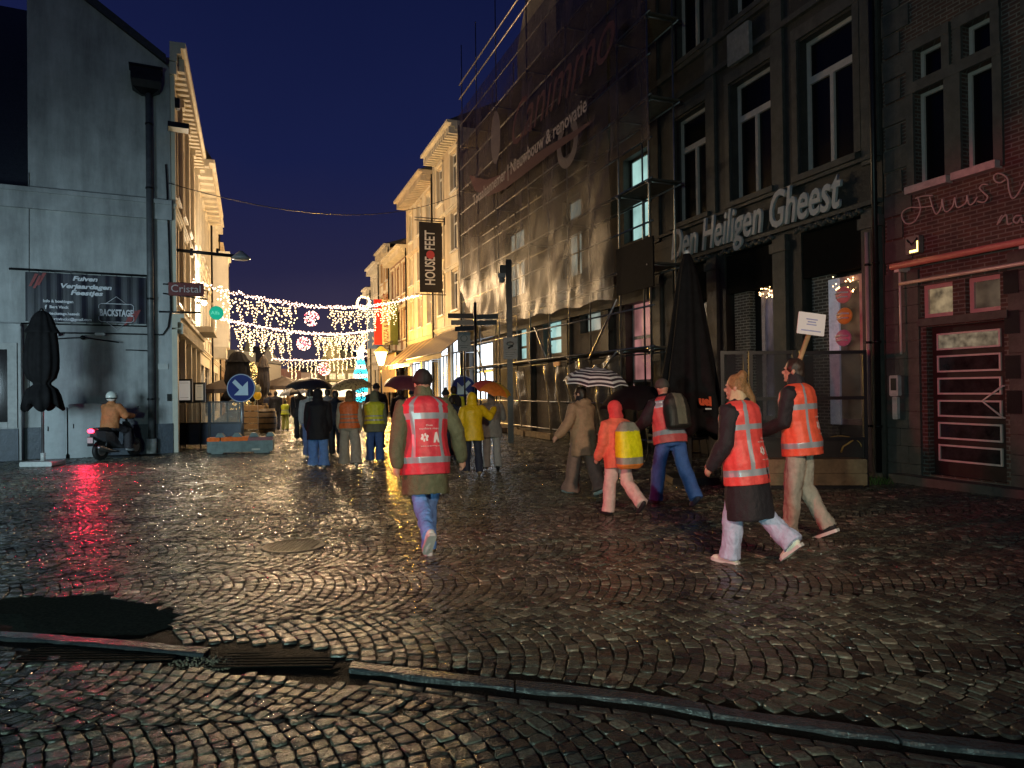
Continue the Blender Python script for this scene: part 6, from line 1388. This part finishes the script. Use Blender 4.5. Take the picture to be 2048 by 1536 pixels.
    if backpack:
        k = backpack.get('k', 1); yb = -(.115+coat_w+.07*k)
        bb(lambda m: m.loft([[ML @ Vector((w_*math.copysign(abs(math.cos(t_))**.6, math.cos(t_)), yb+d_*math.copysign(abs(math.sin(t_))**.7, math.sin(t_)), z)) for t_ in np.linspace(0, math.tau, 24, endpoint=False)] for z, w_, d_ in [(1.0-backpack.get('dz',0)+q*backpack.get('h',.45), a*k*.16, b*k*.09) for q, a, b in ((0,.8,.6),(.08,1,1),(.5,1,1.1),(.82,.9,.9),(.97,.6,.55),(1,.35,.3))]]), .011, 'backpack', backpack['mats'], o, wr=.008, wf=10,
           paint=backpack.get('paint'))
        if backpack.get('strap'):
            m = MB(); 
            for sd in (-1, 1): m.tube([q+DZ for q in (ML @ Vector((sd*.09,yb+.03,1.42)), ML @ Vector((sd*.115,-.03,1.52)), ML @ Vector((sd*.13,.13+coat_w,1.36)))], .02, 6, flat=(1.6,.6))
            m.obj('strap', [backpack['strap']], o)
    o['_hand0'] = 0; del o['_hand0']
    return o, J, DZ, s*1.0, T
def worldpt(o, p, s): bpy.context.view_layer.update(); return o.matrix_world @ Vector(p)
def umbrella(tip, label, mats, r=.55, axis=(0,0,1), hand=None, stripe=None, panels=8, depth=.3, group=None, grip=None):
    o = thing('umbrella', label, 'umbrella', tip, 0, group); o.rotation_euler = Vector(axis).to_track_quat('Z', 'Y').to_euler()
    m = MB(); nr = 24; nseg = panels*6; rings = []
    for i in range(nr+1):
        k = i/nr; rr_ = r*math.sin(k*1.25)/math.sin(1.25); z = -depth*(1-math.cos(k*1.25))/(1-math.cos(1.25)); ring = []
        for j in range(nseg):
            a = j*math.tau/nseg; ph = (j % 6)/6; sc = 1-.09*k*math.sin(ph*math.pi); zs = .035*k*k*math.sin(ph*math.pi)
            ring.append((max(rr_, .004)*sc*math.cos(a), max(rr_, .004)*sc*math.sin(a), z+zs*.8))
        rings.append(ring)
    vs = [p_ for r_ in rings for p_ in r_]; fs = []; mi = []
    for i in range(nr):
        for j in range(nseg):
            fs.append((i*nseg+j, (i+1)*nseg+j, (i+1)*nseg+(j+1) % nseg, i*nseg+(j+1) % nseg)); mi.append(stripe(i/nr, j//6) if stripe else 0)
    me = bpy.data.meshes.new('canopy'); me.from_pydata(vs, [], fs)
    for q in mats: me.materials.append(q)
    me.polygons.foreach_set('material_index', mi); co = link('canopy', me, o); sd = co.modifiers.new('t', 'SOLIDIFY'); sd.thickness = .003
    L_ = hand if hand else .8
    E_ = Vector((0,0,-L_))
    if grip is not None: bpy.context.view_layer.update(); E_ = o.matrix_world.inverted() @ Vector(grip)
    m = MB(); m.tube([(0,0,.05),(0,0,0),E_], .008, 6); m.obj('shaft', [GALV], o)
    m = MB(); m.tube([E_*.97, E_*1.1], .016, 8, dome=True); m.obj('handle', [RUBBER], o)
    m = MB()
    for p_ in range(panels): a = p_*math.tau/panels; m.tube([(r*math.sin(k*1.25)/math.sin(1.25)*math.cos(a), r*math.sin(k*1.25)/math.sin(1.25)*math.sin(a), -depth*(1-math.cos(k*1.25))/(1-math.cos(1.25))-.008) for k in (0.02,.25,.5,.75,1)], .003, 4)
    m.obj('rib', [METALD], o)
    return o
def fab(name, c, rough=.75, **k): return mat(name, c, rough, var=k.pop('var', .18), scale=k.pop('scale', 14), bump=k.pop('bump', .35), bscale=k.pop('bscale', 70), **k)
VR = fab('vest_coral', (.68,.045,.07), .5, bump=.7, bscale=11); VO = fab('vest_orange', (.85,.19,.05), .5, bump=.7, bscale=11); VY = fab('vest_yellow', (.62,.68,.04), .5, bump=.7, bscale=11); STP = mat('reflective_strip', (.36,.40,.45), .35, .2, var=.1)
OL = fab('olive_cloth', (.12,.125,.07)); BLK = fab('black_cloth', (.014,.013,.018)); JB = fab('pale_jeans', (.15,.31,.72)); JD = fab('blue_jeans', (.05,.12,.36)); BG = fab('beige_cloth', (.42,.38,.32)); GR = fab('grey_cloth', (.2,.19,.18)); WS_ = fab('white_shoe', (.7,.72,.7), .5)
BR = fab('brown_coat', (.38,.235,.14)); BLOND = mat('blond_hair', (.24,.13,.05), .5, var=.4, scale=60, bump=.5, bscale=120); DARKH = mat('dark_hair', (.03,.018,.012), .5, var=.4, scale=60); YL = fab('yellow_raincoat', (.82,.52,.01), .4); PINKC = fab('pink_fabric', (.72,.30,.26)); REDH = fab('red_hood', (.7,.07,.07))
TAUPE = fab('taupe_trousers', (.36,.33,.28)); PARKG = fab('green_grey_parka', (.16,.18,.12)); NAVY = fab('navy_cloth', (.02,.025,.05)); BEAN = fab('beige_knit', (.5,.40,.25))
# 1 man in coral vest over olive parka
V1 = dict(mat=VR, strip=STP, bands=((.86,.925),(1.27,1.33)), vert=(.50,.66))
o1, *_ = person('man in coral safety vest over long olive parka, walking away in the centre', gnd(852, 1112), 1.84, 17, 6, ((-10,50,-5),(9,3,-5)), ((-20,16,12),(0,32,14)), near=True, wide=.96, hat=(fab('black_beanie',(.02,.016,.016)), 0), coat=OL, coat_hem=.57, coat_w=.052, hem_flare=.022, trousers=JB, tr_w=.010, shoes=WS_, vest=V1, vest_hem=.76, logo=(.02,1.10), scarf=OL, head=(5,0))
# 2 ponytail woman
V2 = dict(mat=fab('vest_pink_orange', (.80,.085,.075), .5, bump=.7, bscale=11), strip=STP, bands=((.80,.865),(1.22,1.275)), vert=(.52,.66))
o2, *_ = person('ponytail woman in coral vest and dark skirt, striding in pale jeans', gnd(1492, 1126), 1.75, 42, 6, ((8,2),(-12,38)), ((2,10,34),(-8,8,26)), near=True, wide=.93, hair=(BLOND, 'tail'), coat=BLK, coat_hem=.74, coat_w=.05, trousers=fab('icy_jeans', (.45,.52,.72)), tr_w=.03, flare=.02, shoes=fab('mint_shoe', (.72,.78,.66), .5), vest=V2, vest_hem=.72, logo=(.05,1.02), skirt=(BLK, .40), scarf=BEAN, head=(25,0), gender='f')
# 3 tall man with placard
V3 = dict(mat=fab('vest_bright_orange', (.85,.12,.06), .5, bump=.7, bscale=11), strip=STP, bands=((.87,.93),(1.24,1.295)), vert=(.55,.68))
o3, J3, DZ3, s3, _ = person('tall man in orange vest holding up a white placard on a stick', gnd(1606, 1078), 1.93, 46, 5, ((7,2),(2,34)), ((10,8,60),(30,20,70)), hands={1: (.29,.17,1.50)}, near=True, wide=.92, hair=(DARKH, 'short'), coat=BLK, coat_hem=.86, coat_w=.04, trousers=TAUPE, tr_w=.018, shoes=BLK, vest=V3, vest_hem=.80, logo=(.06,1.08), scarf=BLK, head=(20,-4))
hp = worldpt(o3, (.30,.20,1.55), s3) + Vector((0, 0, DZ3.z*s3)); top = at(1618, 668, hp.y+.05)
pk = thing('placard', 'white placard with faint blue print held on a wooden stick', 'placard', hp); m = MB(); d = top - hp
m.tube([(-d.x*.25,-d.y*.25,-d.z*.25), tuple(d)], .02, 6, flat=(1.5,.6)); m.obj('stick', [WOODL], pk)
q0 = at(1622, 648, top.y-.02) - hp; m = MB(); m.bbox(-.165,.165,-.012,.0,-.125,.125,.006); b_ = m.obj('board', [mat('placard_white', (.82,.82,.85), .5, var=.03)], pk); b_.location = q0; b_.rotation_euler = (0, R(-7)*-1, R(8))
m = MB()
for z, w_ in ((.05,.07),(.02,.05),(-.01,.06),(-.08,.12)): m.box(-w_,w_,-.0145,-.0125,z-.006,z+.008)
m.obj('faint_print', [mat('faint_blue', (.35,.38,.62), .5)], b_)
# 4 woman in trench coat with striped umbrella
o4, J4, DZ4, s4, _ = person('woman in belted brown trench coat under the striped umbrella', gnd(1168, 990), 1.66, 40, 4, ((14,4,3),(-12,10,3)), ((10,10,20),(10,20,60)), hands={0: (-.52,.05,.98), 1: (.12,.26,1.36)}, hair=(DARKH, 'short'), coat=BR, coat_hem=.62, coat_w=.055, hem_flare=.03, trousers=fab('rust_trousers', (.25,.15,.12)), tr_w=.05, flare=.05, shoes=WS_, hood=(BR, 0), scarf=BLK, head=(20,0))
m = MB(); m.loft([[(.215*math.cos(a*math.tau/28), .175*math.sin(a*math.tau/28), z) for a in range(28)] for z in (1.03+DZ4.z, 1.08+DZ4.z)], 0, False); m.obj('belt', [BR], o4)
hp = worldpt(o4, (.12,.27,1.40+DZ4.z), s4); tp = at(1192, 735, hp.y-.1)
WHT = fab('umbrella_white', (.8,.78,.76), .5, bump=.1); DKS = fab('umbrella_dark', (.05,.035,.045), .5, bump=.1)
umbrella(tp, 'black and white ring striped umbrella over the trench coat woman', [WHT, DKS], .53, (.06,-.12,1), None, grip=hp, stripe=lambda k, p: int(k*13) % 2, depth=.26)
# 5 child with hi-vis backpack cover
o5, *_ = person('child in red hood carrying a bright yellow covered backpack', gnd(1238, 1030), 1.46, 30, 6, ((10,4),(-10,40)), ((0,12,30),(0,12,30)), hood=(REDH, 1), coat=fab('orange_red_jacket', (.78,.17,.10)), coat_hem=.72, coat_w=.06, trousers=fab('pale_pink_trousers', (.68,.5,.46)), tr_w=.035, shoes=BLK, backpack=dict(mats=[fab('cover_yellow', (.85,.78,.01), .4), fab('cover_grey', (.3,.29,.24), .4), fab('cover_orange', (.85,.25,.05), .4)], h=.72, dz=.30, k=1.36, paint=lambda c: np.where(c[:,2] > 1.33, 1, np.where(c[:,2] > .93, 0, np.where(c[:,2] > .83, 1, 2)))))
# 6 man with backpack and jeans
V6 = dict(mat=fab('vest_pink_grey', (.6,.1,.1), .5), strip=STP, bands=((.95,1.02),(1.33,1.43)))
o6, *_ = person('stooping man in blue jeans with a black backpack over his vest', gnd(1342, 1010), 1.78, 22, 13, ((16,6),(-20,12,4)), ((15,25,40),(5,20,60)), hat=(fab('grey_knit', (.07,.07,.06)), 0), coat=BLK, coat_hem=.84, coat_w=.05, trousers=JD, tr_w=.03, shoes=NAVY, vest=V6, vest_hem=.84, lower_coat=fab('pale_blue_hem', (.3,.36,.45)), backpack=dict(mats=[fab('black_pack', (.025,.022,.018), .5), fab('olive_pack', (.16,.15,.11), .5)], h=.5, dz=.0, k=1.15, paint=lambda c: ((np.abs(c[:,0]) < .075) & (c[:,2] > 1.14)).astype(int)), head=(0,14))
hp = worldpt(o6, (-.15,.3,1.45), 1); tp = at(1268, 772, hp.y+.5)
umbrella(tp, 'wide black umbrella held low between the child and the backpack man', [mat('umbrella_matt', (.006,.005,.006), .8, var=.2, spec=.15)], .56, (-.12,-.1,1), .7, depth=.3)
# 7/8 yellow raincoat and grey coat with rainbow umbrella
o7, *_ = person('child in bright yellow hooded raincoat reaching out an arm', gnd(946, 950), 1.56, 12, 3, ((14,4),(-10,6)), ((0,14,20),(0,60,10)), hands={1: (.52,.26,1.38)}, hood=(YL, 1), coat=YL, coat_hem=.72, coat_w=.065, hem_flare=.06, trousers=NAVY, tr_w=.02, shoes=fab('tan_shoe', (.4,.28,.16)))
o8, J8, DZ8, s8, _ = person('grey coated person under the rainbow umbrella beside the yellow raincoat', gnd(984, 940), 1.60, 5, 3, ((10,4),(-12,8)), ((0,12,20),(10,20,60)), hands={1: (.16,.24,1.30)}, hair=(fab('ash_hair', (.12,.10,.09)), 'long'), coat=GR, coat_hem=.70, coat_w=.055, trousers=fab('grey_trousers', (.3,.3,.3)), tr_w=.02, shoes=BLK)
RB = [fab('rain_'+n_, c_, .4, bump=.1) for n_, c_ in (('orange',(.75,.2,.03)),('yellow',(.8,.45,.03)),('green',(.12,.3,.06)),('purple',(.3,.06,.25)),('red',(.6,.08,.05)),('blue',(.05,.12,.4)))]
hp = worldpt(o8, (.16,.25,1.34+DZ8.z), 1); tp = at(988, 764, hp.y-.2)
umbrella(tp, 'rainbow panelled umbrella tilted to the side by the camera pole', RB, .43, (.30,-.22,1), None, grip=hp, stripe=lambda k, p: (3,3,4,4,0,0,1,2)[p], depth=.2)
# group in the middle
def simple(lb, px, py, H, rz=12, **k): return person(lb, gnd(px, py), H, rz, k.pop('lean', 3), k.pop('legs', ((10,4),(-9,6))), k.pop('arms', ((5,8,15),(-5,8,15))), **k)
HV = dict(mat=VY, strip=STP, bands=((1.02,1.055),(1.12,1.155))); HO = dict(mat=VO, strip=mat('strip_tan', (.4,.25,.18), .4), bands=((.98,1.015),(1.07,1.105),(1.16,1.195)))
simple('person in long black hooded coat and pale blue wide jeans', 637, 937, 1.68, coat=BLK, coat_hem=.62, coat_w=.07, trousers=JB, tr_w=.045, flare=.03, shoes=WS_, hood=(BLK, 1), legs=((12,2,3),(-6,4,3)))
simple('dark haired person with white fur collar behind the black coat', 622, 915, 1.70, coat=fab('pale_jacket', (.33,.30,.29)), coat_hem=.85, coat_w=.06, trousers=fab('dusk_jeans', (.12,.14,.26)), tr_w=.03, hair=(DARKH, 'short'), scarf=fab('white_fur', (.7,.62,.5)), shoes=WS_)
simple('long haired woman in orange vest and wide beige trousers', 700, 933, 1.66, coat=fab('cream_jacket', (.5,.44,.34)), coat_hem=.84, coat_w=.05, trousers=BG, tr_w=.05, flare=.035, shoes=WS_, hair=(BLOND, 'long'), vest=HO, vest_hem=.86, legs=((14,4,4),(-12,4,5)))
simple('person in green hood and yellow vest with mid-blue jeans', 750, 926, 1.62, coat=PARKG, coat_hem=.74, coat_w=.07, trousers=JD, tr_w=.035, flare=.02, shoes=WS_, hood=(PARKG, 1), vest=HV, vest_hem=.94)
simple('tall man in black jacket and beanie ahead of the green hood', 754, 900, 1.84, coat=BLK, coat_hem=.80, coat_w=.06, trousers=BLK, hat=(BLK, 0))
simple('black clad person between the beige trousers and black coat', 672, 912, 1.66, coat=BLK, coat_hem=.8, coat_w=.05, trousers=BLK, hair=(DARKH, 'short'))
simple('dark coated person left of the fur collar, all in black', 600, 880, 1.78, coat=BLK, coat_hem=.75, coat_w=.06, trousers=BLK, hair=(DARKH, 'short'), legs=((16,4),(-14,10)))
simple('small child in yellow vest and lime trousers far down the street', 571, 861, 1.32, coat=BLK, coat_hem=.86, coat_w=.05, trousers=fab('lime_trousers', (.4,.42,.1)), vest=HV, vest_hem=.88, hair=(DARKH, 'short'))
simple('dark dressed person left of the small yellow vested child', 552, 860, 1.70, coat=BLK, coat_hem=.8, coat_w=.06, trousers=NAVY, hair=(DARKH, 'short'))
simple('dark dressed person standing at the stalls, farthest left of the crowd', 540, 858, 1.64, coat=NAVY, coat_hem=.7, coat_w=.06, trousers=BLK, hat=(BLK, 0))
simple('person in dark brown coat under the red umbrella', 802, 893, 1.70, coat=fab('umber_coat', (.04,.03,.03)), coat_hem=.7, coat_w=.06, trousers=NAVY, hair=(DARKH, 'short'))
simple('flat capped person in yellow vest under the red umbrella', 826, 905, 1.66, coat=fab('rust_jacket', (.3,.1,.07)), coat_hem=.8, coat_w=.06, trousers=NAVY, hat=(NAVY, 0), vest=HV, vest_hem=1.0)
simple('person in yellow vest wearing a black pompom hat', 893, 917, 1.64, coat=BLK, coat_hem=.8, coat_w=.05, trousers=NAVY, hat=(BLK, 1), vest=HV, vest_hem=.9, shoes=WS_)
simple('person in yellow vest with black backpack ahead of the pompom hat', 909, 905, 1.74, coat=VY, coat_hem=.85, coat_w=.05, trousers=NAVY, hair=(DARKH, 'short'), backpack=dict(mats=[BLK], h=.5, k=1.1))
simple('child in dark clothes partly hidden behind the olive parka', 905, 925, 1.5, coat=NAVY, coat_hem=.8, trousers=NAVY, hair=(DARKH, 'short'), shoes=fab('sand_shoe', (.45,.33,.2)))
simple('grey figure walking in front of the beige umbrella, dark hair', 656, 895, 1.72, coat=GR, coat_hem=.8, coat_w=.05, trousers=NAVY, hair=(DARKH, 'short'))
UD = fab('umbrella_black', (.03,.024,.026), .4, bump=.1); UR = fab('umbrella_wine', (.20,.05,.06), .4, bump=.1); UG = bpy.data.materials.new('leopard_fabric'); UG.use_nodes = True
t = UG.node_tree; b = t.nodes['Principled BSDF']; vo = t.nodes.new('ShaderNodeTexVoronoi'); vo.inputs['Scale'].default_value = 24; tc_ = t.nodes.new('ShaderNodeTexCoord'); t.links.new(tc_.outputs['Object'], vo.inputs['Vector'])
cr_ = t.nodes.new('ShaderNodeValToRGB'); cr_.color_ramp.elements[0].position = .28; cr_.color_ramp.elements[0].color = (.10,.05,.02,1); cr_.color_ramp.elements[1].position = .42; cr_.color_ramp.elements[1].color = (.60,.42,.18,1)
t.links.new(vo.outputs['Distance'], cr_.inputs[0]); t.links.new(cr_.outputs[0], b.inputs['Base Color']); b.inputs['Roughness'].default_value = .45
umbrella(at(620, 756, 17.2), 'broad black umbrella above the dark heads left of the leopard one', [UD], .58, (.05,-.1,1), .75, depth=.24)
umbrella(at(702, 757, 15.8), 'beige leopard spotted umbrella over the orange vested woman', [UG], .48, (-.05,-.12,1), .7, depth=.22)
umbrella(at(815, 752, 17.2), 'wine red umbrella behind the man in the coral vest', [UR], .58, (.12,-.2,1), .75, depth=.26)
umbrella(at(586, 776, 24), 'small white and black umbrella left of the broad black umbrella', [UD, WHT], .5, (-.1,-.1,1), .7, stripe=lambda k, p: 1 if p % 3 == 0 else 0, depth=.22)
# ------------------------------------------------------------------ scooter and rider
sp = gnd(236, 916); sc2 = thing('motor_scooter', 'grey motor scooter with glowing red tail light by the gable wall', 'scooter', (sp.x, sp.y, 0), R(-10))
# local +y is forward
SG = mat('scooter_grey', (.10,.10,.11), .3, .3, var=.1); SBK = mat('scooter_black', (.02,.02,.022), .3, var=.1)
for y_ in (-.62, .62):
    m = MB(); m.loft([[(x_, y_+r_*math.cos(a*math.tau/28), .25+r_*math.sin(a*math.tau/28)) for a in range(28)] for x_, r_ in ((-.045,.17),(-.055,.21),(-.03,.25),(.03,.25),(.055,.21),(.045,.17))]); w_o = m.obj('wheel', [RUBBER], sc2)
    m = MB(); m.tube([(-.06,y_,.25),(.06,y_,.25)], .13, 18, 0, False); m.obj('rim', [GALV], w_o)
def sbl(f, name, ms, vx=.014, wr=0): return blob(f, vx, name, ms, sc2, sm=2)
sbl(lambda m: (m.loft([[(x*w_, y, zc+z*h_) for x, z in ((-1,-.7),(-.8,-1),(.8,-1),(1,-.7),(.9,.8),(.6,1),(-.6,1),(-.9,.8))] for y, w_, zc, h_ in ((-.92,.04,.74,.04),(-.85,.10,.68,.10),(-.6,.16,.62,.14),(-.3,.15,.56,.17),(-.15,.12,.45,.14),(0,.14,.30,.05),(.3,.14,.30,.05),(.42,.10,.36,.1))])), 'body_shell', [SG])
sbl(lambda m: (m.loft([[(x*w_, y, z) for x in (-1,1)][:1] + [(w_, y, z), (w_*.6, y+.06, z), (-w_*.6, y+.06, z)] for y, z, w_ in ((.36,.30,.17),(.42,.5,.19),(.36,.75,.17),(.28,.95,.11))]), m.ell((0,.62,.36),(.07,.22,.14))), 'front_shield', [SG])
sbl(lambda m: m.loft([[(x*w_, y, z+h_*q) for x, q in ((-1,-.5),(1,-.5),(.85,1),(-.85,1))] for y, w_, z, h_ in ((-.8,.11,.79,.04),(-.5,.15,.78,.06),(-.2,.13,.75,.06),(-.1,.08,.72,.04))]), 'saddle', [SBK])
m = MB(); m.tube([(0,.58,.3),(0,.36,.9),(0,.3,1.02)], .03, 8); m.tube([(-.33,.16,1.03),(-.2,.3,1.05),(.2,.3,1.05),(.33,.16,1.03)], .018, 8); m.tube([(-.28,.25,1.05),(-.36,.32,1.28)], .008, 5); m.tube([(.28,.25,1.05),(.36,.32,1.28)], .008, 5); m.ell((-.37,.32,1.32),(.06,.015,.04),10,6); m.ell((.37,.32,1.32),(.06,.015,.04),10,6); m.obj('handlebar', [SBK], sc2)
m = MB(); m.ell((0,-.93,.76),(.10,.035,.055),14,8); m.obj('tail_light', [glow('tail_red', (1,.02,.05), 14)], sc2); tl = sp - Vector((-math.sin(R(-10)), math.cos(R(-10)), 0))*1.08; lamp('SPOT', 'tail_lamp', (tl.x, tl.y, .74), 85, (1, .01, .05), .05, (tl.x+2.2, tl.y-4, 0), 110, .6)
m = MB(); m.box(-.075,.075,-.965,-.955,.46,.60); m.obj('number_plate', [mat('plate_pinkish', (.8,.5,.5), .5)], sc2); m = MB(); m.tube([(0,-.85,.62),(0,-.95,.5)], .02, 5); m.box(-.09,.09,-.95,-.94,.38,.62); m.obj('plate_holder', [SBK], sc2)
m = MB(); m.tube([(.14,-.15,.2),(.17,-.5,.24),(.17,-.85,.34)], [.03,.05,.055], 10, dome=True); m.obj('exhaust', [GALV], sc2); m = MB(); m.tube([(-.1,-.62,.25),(-.12,-.1,.28)], .06, 8); m.tube([(.12,-.6,.26),(.13,-.5,.6)], .02, 6); m.obj('engine', [SBK], sc2)
m = MB(); m.ell((0,.5,.78),(.07,.04,.06),12,8); m.obj('headlight', [PLASW], sc2)
d_ = Vector((-math.sin(R(-10)), math.cos(R(-10)), 0)); rp = sp + d_*-.28
OC = fab('orange_brown_jacket', (.55,.20,.07))
orr, Jr, DZr, sr, _ = person('scooter rider in orange-brown jacket and white helmet', (rp.x, rp.y, 0), 1.80, -10, 8, ((78,82,12),(70,72,12)), ((0,0,0),(0,0,0)), hands={0: (-.27,.46,1.16), 1: (.27,.46,1.16)}, coat=OC, coat_hem=.86, coat_w=.06, trousers=fab('dark_trousers', (.03,.025,.03)), tr_w=.03, shoes=fab('grey_shoe', (.4,.4,.42)), sit=.085)
hcx = Vector((0,.06,1.63)) + DZr
m = MB(); m.ell(hcx+Vector((0,0,.03)), (.125,.14,.135), 20, 14); m.obj('helmet', [mat('helmet_white', (.75,.77,.7), .25, var=.05)], orr); m = MB(); m.loft([[hcx+Vector((k*.127*math.cos(a*math.tau/20), k*.142*math.sin(a*math.tau/20), z)) for a in range(20)] for z, k in ((-.035,1.0),(-.005,1.03))], 0, False); m.tube([hcx+Vector((.05,.12,.05)), hcx+Vector((0,.2,.02)), hcx+Vector((-.05,.12,.05))], .02, 6); m.obj('helmet_band', [BLACKM], orr)
